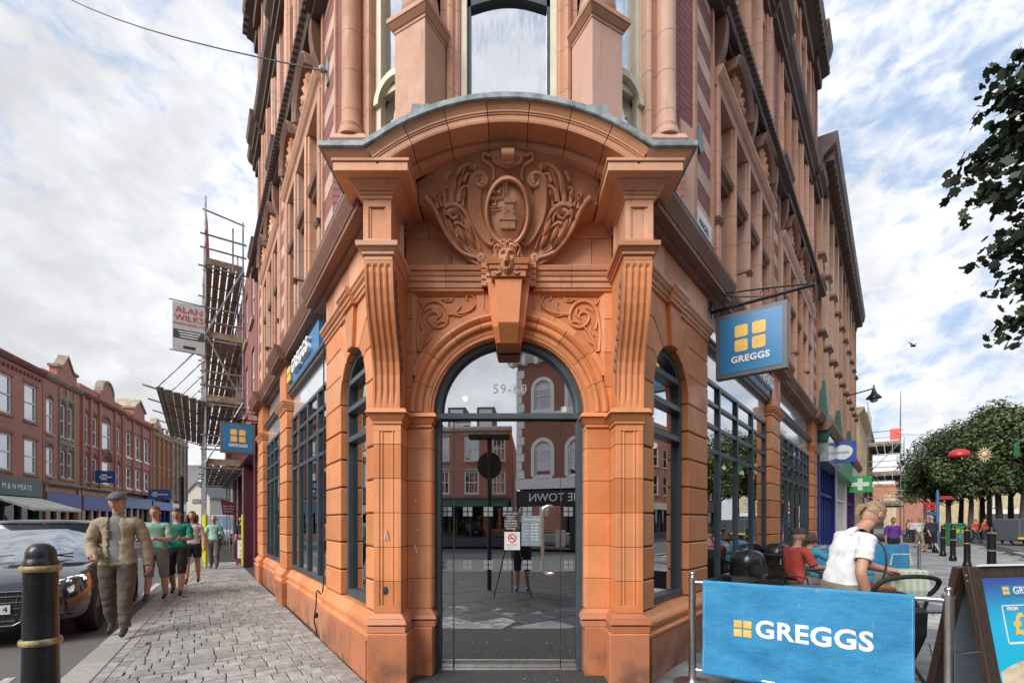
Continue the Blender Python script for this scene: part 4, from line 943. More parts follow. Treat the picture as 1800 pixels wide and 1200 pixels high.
def window_group(fr, a0, a1, n, hoods):
    """two-storey terracotta grid: first floor with transom, hoods, second floor, third floor"""
    w = (a1 - a0) / n
    # mullions: round shafts and square posts
    for i in range(n + 1):
        x = a0 + w * i; hw = .11 if i in (0, n) else .075
        m = MB(fr); m.box(x - hw, x + hw, -.3, .03, 4.66, 7.15); m.box(x - hw * .55, x + hw * .55, -.3, .07, 4.66, 7.15); m.build('mullion', TJ, B, bev=.012)
        m = MB(fr); m.box(x - hw, x + hw, -.3, .03, 8.36, 10.85); m.tube([(x, .03, 8.4), (x, .03, 10.8)], .06, 10); m.build('mullion', TJ, B, bev=.012)
        m = MB(fr); m.box(x - hw, x + hw, -.3, .03, 11.4, 14.2); m.build('mullion', TJ, B, bev=.012)
        stack(fr, 'mullion_cap', TC, x - hw * .6, x + hw * .6, -.2, .06, [(5.35, 5.38, .01, .01), (5.381, 5.43, .02, .045)]) if i % 2 == 0 else None
    for i in range(n):
        x0, x1 = a0 + w * i + .075, a0 + w * (i + 1) - .075
        m = MB(fr); m.poly_a([(-.3, 6.18), (-.02, 6.18), (.0, 6.22), (.04, 6.24), (.06, 6.30), (.04, 6.36), (-.3, 6.38)], x0, x1); m.build('transom', TC, B)
        m = MB(fr); m.box(x0, x1, -.3, -.1, 4.661, 4.74); m.build('window_sill', TC, B)
        sash(fr, x0, x1, 4.74, 6.18); sash(fr, x0, x1, 6.38, 7.15)
        m = MB(fr); m.box(x0, x1, -.3, -.02, 8.37, 8.62); m.build('apron_panel', TJ, B); sash(fr, x0, x1, 8.62, 10.6)
        m = MB(fr); m.box(x0, x1, -.3, -.02, 10.6, 10.85); m.build('window_lintel', TU, B)
        m = MB(fr); m.box(x0, x1, -.3, -.02, 11.41, 11.75); m.build('apron_panel', TJ, B); sash(fr, x0, x1, 11.75, 13.85)
        m = MB(fr); m.box(x0, x1, -.3, -.02, 13.85, 14.2); m.build('window_lintel', TU, B)
    # lintel, frieze
    m = MB(fr); m.poly_a([(-.3, 7.15), (.05, 7.15), (.07, 7.22), (.10, 7.25), (.14, 7.32), (.14, 7.36), (-.3, 7.38)], a0 - .1, a1 + .1); m.build('lintel_moulding', TU, B)
    m = MB(fr); m.box(a0 - .1, a1 + .1, -.3, .0, 7.381, 8.0); m.build('frieze', TJ, B)
    hw = (a1 - a0) / hoods
    for i in range(hoods): shell(fr, a0 + hw * (i + .5), min(hw * .92, 1.15), 7.42, .20)
    for i in range(hoods + 1):
        x = a0 + hw * i
        m = MB(fr); m.poly_a([(0, 7.25), (.06, 7.30), (.08, 7.45), (.14, 7.6), (.17, 7.8), (.17, 7.999), (0, 7.999)], x - .07, x + .07); m.build('bracket', TC, B, bev=.01)
    for i in range(int((a1 - a0) / .16)):
        pass
def dentils(fr, a0, a1, z0, z1, b0, b1, st, parent=None):
    m = MB(fr); a = a0
    while a < a1: m.box(a, a + st * .55, b0, b1, z0, z1); a += st
    return setp(m.build('dentil_row', TK, B), kind='stuff')
for fr, groups, st, endt in ((FL, [(2.15, 4.8, 3, 2), (5.75, 8.35, 3, 2), ], [(1.25, 2.0), (4.95, 5.6), (8.5, 9.25)], 10.05),
                             (FR, [(2.25, 5.55, 4, 2), (6.65, 11.1, 5, 3)], [(1.32, 2.07), (5.75, 6.45), (11.3, 12.2)], 12.2)):
    for a0, a1, n, h in groups: window_group(fr, a0, a1, n, h)
    for a0, a1 in st:
        stripes(fr, a0, a1, 4.66, 8.0, 0.03); m = MB(fr); m.box(a0, a1, -.3, .03, 8.37, 10.84); m.build('brick_pilaster', BRU, B); m = MB(fr); m.box(a0, a1, -.3, .03, 11.41, 14.19); m.build('brick_pilaster', BRU, B)
        m = MB(fr); m.box(a0, a0 + .08, -.3, .06, 4.661, 14.2); m.box(a1 - .08, a1, -.3, .06, 4.661, 14.2); m.build('pilaster_edge', TJ, B)
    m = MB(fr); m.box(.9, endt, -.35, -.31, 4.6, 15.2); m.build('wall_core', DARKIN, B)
    for prof in (C1, C2, C3):
        segs = []; last = .85
        for a0, a1 in st:
            if a0 - .12 > last: segs.append((last, a0 - .12, 0))
            segs.append((max(last, a0 - .12), min(a1 + .12, endt), .08)); last = a1 + .12
        if last < endt - .1: segs.append((last, endt, 0))
        cornice_run(fr, prof, 0, segs, TK, L=1.2)
    dentils(fr, .9, endt, 8.085, 8.17, .2, .27, .11); dentils(fr, .9, endt, 14.52, 14.72, .2, .36, .2)
    m = MB(fr); m.box(.9, endt, -.35, .1, 15.3, 15.9); m.build('parapet', TU, B)
m = MB(); m.poly_c([(-1.5, 5.6), (1.5, 5.6), (8.6, 13.8), (7.8, 14.0), (-6.0, 13.6), (-6.8, 12.6)], 15.2, 15.3); m.build('roof', LEAD, B)
m = MB(); m.poly_c([(-6.92, 12.72), (8.95, 13.85), (8.9, 14.1), (-6.7, 13.0)], 3.6, 15.2); m.build('rear_wall', BRU, B)
# ---- canted oriel over the door -------------------------------------
OC = 4.78
def seg_frame(p, q): 
    d = (Vector(q) - Vector(p)).normalized(); nn = Vector((d.y, -d.x)); 
    if nn.y > 0: nn = -nn
    return Frame(p, d, nn), (Vector(q) - Vector(p)).length
FC = Frame((X0, OC), (1, 0), (0, -1))
zB = 4.60; zT = 9.2
# centre light
for s in (-1, 1):
    m = MB(FC); a0, a1 = sorted((s * .50, s * .69)); k = s
    m.poly_c([(s * .50, -.2), (s * .50, -.02), (s * .525, .0), (s * .55, .0), (s * .57, .035), (s * .60, .05), (s * .63, .035), (s * .64, .0), (s * .70, .0), (s * .70, -.2)], zB, zT); m.build('window_jamb', TJ, B)
    m = MB(FC); m.box(*sorted((s * .43, s * .50)), -.2, -.04, zB, 7.4); m.build('sash_frame', CREAM, B, bev=.006)
m = MB(FC); m.box(-.43, .43, -.14, -.13, zB, 7.4); m.build('window_pane', GLASSU, B)
m = MB(FC); m.box(-.40, .40, -.16, -.15, zB, 7.4); 
m = MB(FC)
pts = [(-.44, 7.3)] + [(-.44 + .88 * i / 16, 6.84 + .10 * sin(pi * i / 16)) for i in range(17)] + [(.44, 7.3)]
m.poly_b(pts, -.14, -.08); m.box(-.44, -.395, -.14, -.08, zB, 7); m.box(.395, .44, -.14, -.08, zB, 7); m.build('sash_frame', SLATEF, B)
m = MB(FC); m.box(-.9, .9, -.3, .0, 7.3, zT); m.build('oriel_spandrel', TJ, B)
for s in (-1, 1):
    # rotated pedestal with column
    Npt = Vector((X0 + s * (-.828 - X0) * -1 if False else X0 + s * .795, 4.45)); dl_ = Vector((s * .89, .457)); dr_ = Vector((-s * .457, .89))
    fr = Frame(tuple(Npt), tuple(dl_), tuple(-dr_))     # a: along canted face, b: outward normal
    m = MB(fr)
    for c0, c1, sp in ((4.60, 5.45, 1), (5.454, 6.30, 0)):
        m = MB(fr)
        if sp: m.box(0, .19, -.34, 0, c0, c1); m.build('terracotta_block', TU, B, bev=.004); m = MB(fr); m.box(.194, .37, -.34, 0, c0, c1); m.build('terracotta_block', TU, B, bev=.004)
        else: m.box(0, .37, -.34, 0, c0, c1); m.build('terracotta_block', TU, B, bev=.004)
    stack(fr, 'pedestal_cap', TU, 0, .37, -.34, 0, [(6.301, 6.33, .005, .01), (6.331, 6.38, .015, .055), (6.381, 6.43, .06, .06), (6.431, 6.50, .05, .0)])
    stack(fr, 'pedestal_foot', TU, 0, .37, -.34, 0, [(4.6, 4.78, .03, .03), (4.781, 4.82, .03, .0)])
    m = MB(fr); c = (.185, -.165); m.lathe([(.17, 6.50), (.19, 6.53), (.19, 6.58), (.165, 6.61), (.165, 6.63), (.18, 6.66), (.17, 6.69), (.145, 6.71), (.14, 9.2)], c[0], c[1], 24); m.build('corner_column', TU, B, smooth=True)
    # outer half column with brick pedestal
    cx = X0 + s * 1.70; cy = 5.06
    m = MB(); m.lathe([(.14, 5.62), (.145, 5.66), (.13, 5.69), (.12, 5.70), (.125, 5.74), (.105, 5.77), (.103, 6.3), (.101, 9.2)], cx, cy, 20); m.build('corner_column', TJ, B, smooth=True)
    m = MB(); m.box(cx - .17, cx + .17, cy - .10, cy + .25, 4.60, 5.50); m.build('brick_pedestal', BRU, B); stack(Frame((cx, cy + .25), (1, 0), (0, -1)), 'pedestal_cap', TU, -.17, .17, -.0, .35, [(5.501, 5.55, .0, .03), (5.551, 5.62, .03, .0)])
    # wall between the pedestal and the outer column: jamb, sash, jamb
    P = Npt + dl_ * .34 + dr_ * .16; Q = Vector((cx - s * .10, cy + .04)); fq, ln = seg_frame(tuple(P), tuple(Q))
    m = MB(fq); m.box(ln - .16, ln, -.2, .02, 4.60, zT); m.tube([(ln - .13, .02, 4.6), (ln - .13, .02, zT)], .035, 8); m.build('window_jamb', TJ, B)
    m = MB(fq); m.box(ln - .24, ln - .16, -.2, -.04, 4.60, zT); m.box(0, .05, -.2, -.04, 4.6, zT); m.box(.05, ln - .24, -.16, -.06, 4.6, 4.70); m.box(.05, ln - .24, -.16, -.06, 6.05, 6.12)
    m.build('sash_frame', CREAM, B, bev=.005); m = MB(fq); m.box(.05, ln - .24, -.12, -.115, 4.7, zT); m.build('window_pane', GLASSU, B)
    m = MB(fq); mid_ = (ln - .19) / 2; rr = (ln - .19) / 2; 
    m.arc([(rr - .05, -.10), (rr - .05, .0), (rr + .02, .0), (rr + .02, -.10)], mid_, 5.95, R(0), R(180), 14); m.build('sash_arch', CREAM, B)
    # terracotta return from column to the street front
    S = Vector(FL(1.25, .03, 0).xy) if s < 0 else Vector(FR(1.32, .03, 0).xy)
    Qo = Vector((cx + s * .09, cy + .08)); fz, l2 = seg_frame(tuple(Qo), tuple(S)); m = MB(fz); m.box(0, l2, -.2, 0, 4.60, 9.3); m.build('corner_return', BRU, B)
    m = MB(fz); m.box(l2 * .35, l2, -.2, .02, 4.60, 6.0 if s > 0 else 5.6); m.build('terracotta_block', TU, B)
m = MB(); m.poly_c([(-1.75, 5.2), (-.9, 4.7), (.85, 4.7), (1.7, 5.2), (1.9, 6.3), (-1.9, 6.3)], 9.2, 15.9); m.build('turret_wall', TU, B)
# street name plates, plaque and brackets on the right
m = MB(FR); m.box(1.38, 2.0, .032, .045, 4.70, 5.22); pl = m.build('street_nameplate', WHITE, B, bev=.004)
for i, tx in enumerate(('ANGEL', 'STREET')): text_mesh(tx, .12, FR(1.69, .047, 5.07 - .22 * i), FR.u, (0, 0, 1), INK, 'nameplate_lettering', pl, .002)
m = MB(FR); m.ring([[(1.52 + .10 * cos(2 * pi * i / 20), b, 6.03 + .16 * sin(2 * pi * i / 20)) for i in range(20)] for b in (.03, .06)]); m.build('oval_plaque', flat('plaque_green', (.08, .17, .14), .4), B)
m = MB(FL); m.box(1.40, 2.0, .032, .045, 4.66, 5.05); pl = m.build('street_nameplate', WHITE, B, bev=.004)

# ------------------------------------------------------------------ generic street building
def wallgrid(fr, name, mat, a0, a1, z0, z1, cols, rows, root, dep=.25, skip=()):
    """wall with real openings; cols [(x0,x1)], rows [(z0,z1)]"""
    m = MB(fr); xs = [a0] + [v for c in cols for v in c] + [a1]; cur = z0
    for r0, r1 in rows:
        if r0 > cur + 1e-4: m.box(a0, a1, -dep, 0, cur, r0)
        for i in range(0, len(xs), 2):
            if xs[i + 1] > xs[i] + 1e-4: m.box(xs[i], xs[i + 1], -dep, 0, r0, r1)
        cur = r1
    if z1 > cur: m.box(a0, a1, -dep, 0, cur, z1)
    return m.build(name, mat, root)
def sashes(fr, cols, rows, root, frame=WHITE, head=None, sill=STONE, arch=False, dep=.07, bars=1, keys=False):
    for x0, x1 in cols:
        for z0, z1 in rows:
            f = .09; m = MB(fr)
            m.box(x0, x0 + f, -dep - .05, -dep + .02, z0, z1); m.box(x1 - f, x1, -dep - .05, -dep + .02, z0, z1); m.box(x0 + f, x1 - f, -dep - .05, -dep + .02, z0, z0 + f); m.box(x0 + f, x1 - f, -dep - .05, -dep + .02, z1 - f, z1)
            m.box(x0 + f, x1 - f, -dep - .04, -dep + .03, (z0 + z1) / 2 - .03, (z0 + z1) / 2 + .03)
            for b in range(1, bars): x = x0 + (x1 - x0) * b / bars; m.box(x - .02, x + .02, -dep - .04, -dep + .015, z0 + f, z1 - f)
            w = m.build('window', frame, root); m = MB(fr); m.box(x0 + f, x1 - f, -dep - .03, -dep - .02, z0 + f, z1 - f); m.build('pane', GLASSF, w)
            if sill: m = MB(fr); m.box(x0 - .08, x1 + .08, -.1, .07, z0 - .12, z0 - .002); m.build('window_sill', sill, root)
            if head:
                m = MB(fr); 
                if arch: r = (x1 - x0) / 2; m.arc([(r - .0, -.12), (r - .0, .03), (r + .14, .03), (r + .14, -.12)], (x0 + x1) / 2, z1 - r * .35, R(20), R(160), 8); m.poly_b([((x0 + x1) / 2 + (r + .01) * cos(R(20 + 14 * i)), z1 - r * .35 + (r + .01) * sin(R(20 + 14 * i))) for i in range(11)], -.11, .0)
                else: m.box(x0 - .1, x1 + .1, -.1, .04, z1 + .002, z1 + .18)
                m.build('window_head', head, root)
def building(name, fr, a0, a1, top, mat, cols, rows, label, cat='building', depth=8, z0=3.5, trim=STONE, head=None, arch=False, frame=WHITE, parapet=.35, group=None, wallz=None, bars=1, sill=STONE):
    o = fr((a0 + a1) / 2, -depth / 2, 0); root = thing(name, tuple(o), label, cat, group)
    wallgrid(fr, 'wall', mat, a0 + .01, a1 - .01, z0, top, cols, rows, root)
    sashes(fr, cols, rows, root, frame, head, sill, arch, bars=bars)
    m = MB(fr); m.box(a0 + .01, a1 - .01, -depth, -.45, 0, top - .2); m.build('rear_block', mat, root)
    m = MB(fr); m.poly_a([(-.2, top), (.10, top), (.22, top + .14), (.24, top + .24), (-.2, top + .26)], a0, a1); m.build('cornice', trim, root)
    if parapet: m = MB(fr); m.box(a0 + .02, a1 - .02, -.3, -.02, top + .26, top + .26 + parapet); m.build('parapet', mat, root)
    return root
def shopfront(fr, root, a0, a1, fascia, stall=DARKIN, z1=3.3, text=None, tcol=None, n=3, frame=None, fz=(2.65, 3.25), b=.12, flip=-1):
    frame = frame or SLATEF
    m = MB(fr); m.box(a0 + .05, a1 - .05, -.2, b, fz[0], fz[1]); f = m.build('fascia', fascia, root, bev=.01)
    if text: text_mesh(text, .36, fr((a0 + a1) / 2, b + .01, (fz[0] + fz[1]) / 2), fr.u * (1 if fr.u.cross(Vector((0,0,1))).dot(fr.n) > 0 else -1), (0, 0, 1), tcol or WLET, 'fascia_lettering', f, .01)
    m = MB(fr); m.box(a0 + .02, a0 + .28, -.25, .08, 0, z1 + .2); m.box(a1 - .28, a1 - .02, -.25, .08, 0, z1 + .2); m.build('shop_pilaster', frame, root)
    m = MB(fr); m.box(a0 + .28, a1 - .28, -.2, -.05, 0, .55); m.build('stall_riser', frame, root)
    w = (a1 - a0 - .56) / n
    for i in range(n + 1): m = MB(fr); x = a0 + .28 + w * i; m.box(x - .04, x + .04, -.2, -.02, .55, fz[0]); m.build('shop_mullion', frame, root)
    m = MB(fr); m.box(a0 + .28, a1 - .28, -.16, -.15, .55, fz[0]); m.build('shop_glass', SHOPG, root)
# ------------------------------------------------------------------ left-hand row
FW_ = Frame((-23.15, 21.17), (-.345, .939), (.939, .345))
UR, LR_ = (6.2, 8.0), (3.95, 5.45)
def cols(a, b, n, w): 
    s = (b - a) / n; return [(a + s * (i + .5) - w / 2, a + s * (i + .5) + w / 2) for i in range(n)]
b1 = building('brick_building', FW_, -4.5, 3.15, 9.0, BRR, cols(-4.5, 3.15, 4, 1.0), [(3.9, 5.6), (6.5, 8.3)], 'plain red brick building with a zigzag eaves band above the green butcher shop', parapet=0, trim=BRU, head=BRD, sill=STONEG)
GREEN = flat('shop_green', (.035, .10, .075), .45)
shopfront(FW_, b1, -1.2, 3.0, GREEN, text='M & N MEATS', frame=GREEN, fz=(2.75, 3.55), n=3)
m = MB(FW_); [m.box(-4.4 + .3 * i, -4.25 + .3 * i, 0, .09, 8.65, 8.8) for i in range(25)]; setp(m.build('zigzag_band', BRU, b1), kind='stuff')
m = MB(FW_); m.poly_a([(0, 2.72), (1.7, 2.15), (1.72, 2.05), (1.68, 2.0), (0, 2.68)], -1.1, 2.9); m.build('awning', mk('canvas_cream', (.75, .72, .62), .8), b1)
b2 = building('brick_building', FW_, 3.2, 6.85, 9.0, BRR, [(3.5, 4.15), (4.75, 5.32), (5.48, 6.05)], [LR_, UR], 'red brick building with paired arched windows framed in buff stone and a pointed stone gable', head=STONEG, arch=True, parapet=.2, z0=3.62, trim=STONEG)
m = MB(FW_); m.poly_b([(4.4, 9.27), (4.4, 9.9), (4.85, 9.95), (5.4, 10.7), (5.95, 9.95), (6.4, 9.9), (6.4, 9.27)], -.3, .05); m.build('gable', BRR, b2)
m = MB(FW_); [m.poly_b([(x0, z0 - .0), (x1, z1), (x1, z1 + .14), (x0, z0 + .14)], -.34, .12) for x0, z0, x1, z1 in ((4.3, 9.9, 4.85, 9.95), (4.8, 9.95, 5.4, 10.7), (5.4, 10.7, 6.0, 9.95), (5.95, 9.95, 6.5, 9.9))]; m.build('gable_coping', STONEG, b2)
m = MB(FW_); m.box(4.62, 4.72, 0, .06, 3.8, 8.9); m.box(5.33, 5.47, 0, .06, 3.8, 8.9); m.box(6.08, 6.2, 0, .06, 3.8, 8.9); m.box(4.6, 6.2, 0, .07, 5.75, 6.02); m.box(4.6, 6.2, 0, .07, 8.25, 8.45); m.build('stone_dressing', STONEG, b2)
b3 = building('brick_building', FW_, 6.9, 12.6, 9.0, BRR, [(7.15, 7.85), (8.15, 8.9), (9.6, 10.8), (11.5, 12.2)], [LR_, UR], 'red brick building with a curved central gable and a tall arched window', head=BRU, arch=True, z0=3.62, trim=BRU, parapet=.45)
m = MB(FW_); m.poly_b([(9.2, 9.27), (9.2, 9.9)] + [(10.2 + .75 * cos(pi - pi * i / 10), 9.9 + .8 * sin(pi * i / 10)) for i in range(11)] + [(11.2, 9.9), (11.2, 9.27)], -.3, .08); m.build('gable', BRR, b3)
m = MB(FW_); m.arc([(.72, -.3), (.72, .14), (.86, .14), (.86, -.3)], 10.2, 9.9, 0, pi, 10); m.build('gable_coping', STONEG, b3)
for x in (6.95, 7.9, 9.05, 11.25, 12.4):
    m = MB(FW_); m.box(x, x + .2, 0, .12, 3.65, 9.0); m.build('brick_pilaster', BRR, b3)
m = MB(FW_); m.arc([(.6, -.02), (.6, .08), (.8, .08), (.8, -.02)], 10.2, 5.5, 0, pi, 10); m.build('relieving_arch', BRU, b3)
b4 = building('brick_building', FW_, 12.65, 17.9, 8.9, BRR, cols(12.8, 17.8, 3, .85), [LR_, UR], 'red brick building with three bays and a small pointed pediment on its parapet', head=BRU, z0=3.62, trim=BRU, sill=WHITE)
m = MB(FW_); m.poly_b([(14.3, 9.16), (14.3, 9.9), (15.3, 10.6), (16.3, 9.9), (16.3, 9.16)], -.4, .1); m.build('gable', BRR, b4)
m = MB(FW_); m.poly_b([(14.2, 9.9), (15.3, 10.62), (16.4, 9.9), (16.4, 10.05), (15.3, 10.8), (14.2, 10.05)], -1.2, .2); m.build('gable_coping', STONE, b4)
for x in (12.7, 14.2, 15.9, 17.6): m = MB(FW_); m.box(x, x + .2, 0, .12, 3.65, 8.9); m.build('brick_pilaster', BRR, b4)
BANDT = mk('brown_terracotta', (.45, .25, .15), .6)
for rt, x0, x1 in ((b2, 3.2, 6.85), (b3, 6.9, 12.6)):
    m = MB(FW_); m.poly_a([(-.1, 3.4), (.15, 3.42), (.28, 3.5), (.28, 3.6), (-.1, 3.62)], x0, x1); m.build('shop_cornice', STONEG, rt)
    m = MB(FW_); m.box(x0, x1, -.2, 0, 3.1, 3.4); m.build('frieze', BANDT, rt)
BLUE1 = flat('shop_blue', (.02, .045, .28), .4)
shopfront(FW_, b2, 3.25, 6.8, BLUE1, fz=(2.2, 3.08), n=3, frame=BANDT); shopfront(FW_, b3, 6.95, 12.5, BLUE1, fz=(2.2, 3.08), n=5, frame=BANDT, text='boots'[:0] or None)
shopfront(FW_, b4, 12.7, 17.8, flat('shop_mid_blue', (.04, .12, .32), .4), fz=(2.5, 3.3), n=4, frame=STONE)
b5 = building('terracotta_building', FW_, 17.95, 22.6, 8.6, BRO, cols(18.0, 22.5, 4, .55), [LR_, UR], 'orange terracotta building with slim arched windows between ribbed piers', head=STONE, arch=True, z0=3.5, trim=STONE)
for i in range(5): m = MB(FW_); x = 17.98 + 1.12 * i; m.box(x, x + .16, 0, .15, 3.5, 9.3); m.ball(((x + .08), .05, 9.45), .15, 8, 6); m.build('ribbed_pier', BRO, b5)
m = MB(FW_); m.poly_b([(18.4, 9.2), (18.4, 9.6), (19.2, 10.2), (20, 9.6), (20, 9.2)], -.4, .1); m.build('gable', STONE, b5)
shopfront(FW_, b5, 18.0, 22.4, flat('shop_sky_blue', (.03, .12, .36), .4), fz=(2.5, 3.2), n=4, frame=BLUE1)
b6 = building('stone_building', FW_, 22.65, 27.2, 8.8, STONE, cols(22.7, 27.1, 4, .6), [LR_, UR], 'buff stone arcaded building at the far end of the brick row', head=BRO, arch=True, z0=3.5)
for i in range(5): m = MB(FW_); x = 22.7 + 1.08 * i; m.box(x, x + .16, 0, .15, 3.5, 9.6); m.build('ribbed_pier', STONEG, b6)
shopfront(FW_, b6, 22.7, 27.1, WHITE, fz=(2.5, 3.2), n=4, frame=WHITE)
setp((lambda m: (m.poly_c([tuple(FW_(-14, .0, 0).xy), tuple(FW_(40, .0, 0).xy), tuple(FW_(40, 3.2, 0).xy), tuple(FW_(-14, 3.2, 0).xy)], -.16, .0), m.build('far_pavement', FLAG))[1])(MB()), kind='structure')
kerb(Vector(FW_(0, 3.48, 0).xy), Vector((-.345, .939)), Vector((.939, .345)), -6, 30, 1.2, w=.28)
# small projecting sign and chimney
for t_, z_, w_, l_, c_ in ((8.35, 4.3, .85, 'blue square sign with a white emblem fixed high on the red brick row', (.03, .08, .30)), (16.9, 3.7, 1.3, 'wide blue projecting sign near the arcaded terracotta building', (.04, .14, .38))):
    r_ = thing('projecting_sign', tuple(FW_(t_, .6, z_)), l_, 'sign'); m = MB(FW_); m.box(t_ - .04, t_ + .04, .15, .15 + w_ * 1.2, z_ - .35, z_ + .35); m.build('sign_board', flat('signc' + str(t_).replace('.', ''), c_, .4), r_)
    m = MB(FW_); m.box(t_ - .06, t_ - .045, .35, .15 + w_, z_ - .05, z_ + .05); m.box(t_ - .06, t_ - .045, .45, .75, z_ - .18, z_ + .18); m.build('sign_emblem', WLET, r_); m = MB(FW_); m.box(t_ - .02, t_ + .02, -.02, .15 + w_ * 1.2, z_ + .36, z_ + .40); m.build('bracket', BLACK, r_)
# end of the street: white gabled house and slate roofs
def Fpx(px, Y): return Frame(((px - 900) / 822 * Y, Y), (1, 0), (0, -1))
f = Fpx(345, 90); r_ = thing('gabled_house', tuple(f(0, 0, 0)), 'small cream rendered house with a pointed gable at the end of the left street', 'house')
m = MB(f); m.poly_b([(-2.4, 0), (2.6, 0), (2.6, 6.4), (.1, 9.0), (-2.4, 6.4)], -8, 0); m.build('wall', mk('cream_render', (.55, .50, .42), .8), r_)
m = MB(f); [m.poly_b([(x0, z0), (x1, z1), (x1, z1 + .35), (x0, z0 + .35)], -8.2, .3) for x0, z0, x1, z1 in ((-2.9, 5.9, .1, 9.0), (.1, 9.0, 3.1, 5.9))]; m.build('roof', mk('grey_slate', (.16, .16, .165), .8), r_)
m = MB(f); m.box(-.7, .9, -.02, .05, 5.0, 5.9); w_ = m.build('window', SLATEF, r_); m = MB(f); m.box(-.55, .75, .05, .07, 5.15, 5.75); m.build('pane', GLASSF, w_)
SL = MATS['grey_slate']
f = Fpx(352, 115); r_ = thing('slate_roofed_house', tuple(f(0, 0, 0)), 'house behind with a long grey slate roof and a white dormer', 'house')
m = MB(f); m.box(-5, 4, -8, 0, 0, 9); m.build('wall', STONEG, r_); m = MB(f); m.poly_a([(-8, 9), (.4, 9), (-4, 14.5)], -5.2, 4.2); m.build('roof', SL, r_)
m = MB(f); m.poly_b([(-1, 9.6), (1, 9.6), (1, 11.2), (0, 12.2), (-1, 11.2)], -3, -.2); m.build('dormer', WHITE, r_)
f = Fpx(330, 150); r_ = thing('towered_house', tuple(f(0, 0, 0)), 'grey mansard roofed house farthest off at the left street end', 'house')
m = MB(f); m.box(-8, 6, -8, 0, 0, 14); m.build('wall', STONEG, r_); m = MB(f); m.ring([[(-5, -7, 14), (6, -7, 14), (6, 0, 14), (-5, 0, 14)], [(-3, -5, 20), (5, -5, 20), (5, -2, 20), (-3, -2, 20)]]); m.build('roof', SL, r_)
m = MB(f); m.box(3, 4, -4, -3, 19, 22); m.build('chimney', BRU, r_)
# ------------------------------------------------------------------ neighbour behind the left scaffold
nb = thing('scaffolded_building', tuple(FL(16, -4, 0)), 'dark red brick building wrapped in scaffolding along the left pavement', 'building')
wallgrid(FL, 'wall', BRU, 10.07, 27, 4.2, 9.6, cols(10.3, 26.8, 8, .9), [(5.0, 6.6), (7.4, 9.0)], nb); sashes(FL, cols(10.3, 26.8, 8, .9), [(5.0, 6.6), (7.4, 9.0)], nb)
m = MB(FL); m.box(10.07, 27, -6, -.4, 0, 9.5); m.build('rear_block', BRU, nb); m = MB(FL); m.box(10.1, 10.5, -.4, .06, 0, 4.19); m.box(13.5, 13.9, -.4, .06, 0, 4.19); m.box(18, 18.4, -.4, .06, 0, 4.19); m.box(10.1, 27, -.3, .15, 3.4, 4.19); m.build('shop_pilaster', flat('maroon_paint', (.10, .02, .035), .4), nb)
m = MB(FL); m.box(10.5, 27, -.3, -.28, .4, 3.4); m.build('shop_glass', GLASS, nb)
def scaffold(fr, t0, t1, b0, b1, lifts, top, bays, label, sleeves=True, planks=5, group=None):
    root = thing('scaffold', tuple(fr((t0 + t1) / 2, (b0 + b1) / 2, 0)), label, 'scaffolding', group)
    n = bays; r = .030
    for i in range(n + 1):
        t = t0 + (t1 - t0) * i / n
        for b in (b0, b1):
            m = MB(fr); m.tube([(t, b, 0), (t, b, top - (0 if b == b1 and i == 0 else .5))], r, 7); s_ = m.build('standard', GALV, root, smooth=True)
            if sleeves and b == b1 and i < 3 or (sleeves and i == 0):
                m = MB(fr); m.tube([(t, b, .02), (t, b, 1.75)], .052, 8); m.build('yellow_sleeve', flat('sleeve_yellow', (.62, .60, .03), .5) if 'sleeve_yellow' not in MATS else MATS['sleeve_yellow'], s_, smooth=True)
        for z in lifts:
            m = MB(fr); m.tube([(t, b0 - .15, z - .06), (t, b1 + .2, z - .06)], r * .9, 6); m.build('transom_tube', GALV, root, smooth=True)
    for z in lifts:
        for b in (b0, b1):
            for dz in (-.1, .55, 1.0):
                if dz > 0 and b == b0: continue
                m = MB(fr); m.tube([(t0 - .3, b, z + dz), (t1 + .2, b, z + dz)], r * .9, 6); m.build('ledger_tube' if dz < 0 else 'guard_rail', GALV, root, smooth=True)
        m = MB(fr); m.tube([(t0, b0 - .1, z + .55), (t0, b1 + .15, z + .55)], r, 6); m.build('guard_rail', GALV, root, smooth=True)
        m = MB(fr); m.tube([(t0, b0 - .1, z + 1.0), (t0, b1 + .15, z + 1.0)], r, 6); m.build('guard_rail', GALV, root, smooth=True)
        w = (b1 - b0) / planks; L = 2.4; t = t0
        while t < t1 - .1:
            for k in range(planks):
                m = MB(fr); e = min(t + L, t1); j = rnd.uniform(-.02, .02); m.box(t + .01, e - .01, b0 + w * k + .018, b0 + w * (k + 1) - .018, z + j * .3, z + .038 + j * .3); m.build('plank', TIMBER, root)
            t += L
        k = t0 + .3
        m = MB(fr)
        while k < t1: m.tube([(k, b0 - .08, z - .06), (k, b1 + .08, z - .06)], .024, 5); k += 1.2
        m.build('putlog_tubes', GALV, root); root.children[-1]['kind'] = 'stuff'
        m = MB(fr); m.box(t0 - .02, t0 + .02, b0, b1, z + .04, z + .24); m.build('toe_board', TIMBER, root); m = MB(fr); m.box(t0, t1, b1, b1 + .035, z + .04, z + .24); m.build('toe_board', TIMBER, root)
    for i in range(len(lifts) - 1):
        m = MB(fr); z0, z1 = lifts[i], lifts[i + 1]; a, b = (b0, b1) if i % 2 else (b1, b0); m.tube([(t0 - .05, a, z0 + .1), (t0 - .05, b, z1 + .1)], r * .9, 6); m.build('brace_tube', GALV, root, smooth=True)
    return root
SC = scaffold(FL, 14.0, 24.0, -.0 + .05, 1.12, [3.35, 5.45, 7.55, 9.95], 12.2, 4, 'tall tube scaffold with timber decks over the left pavement')
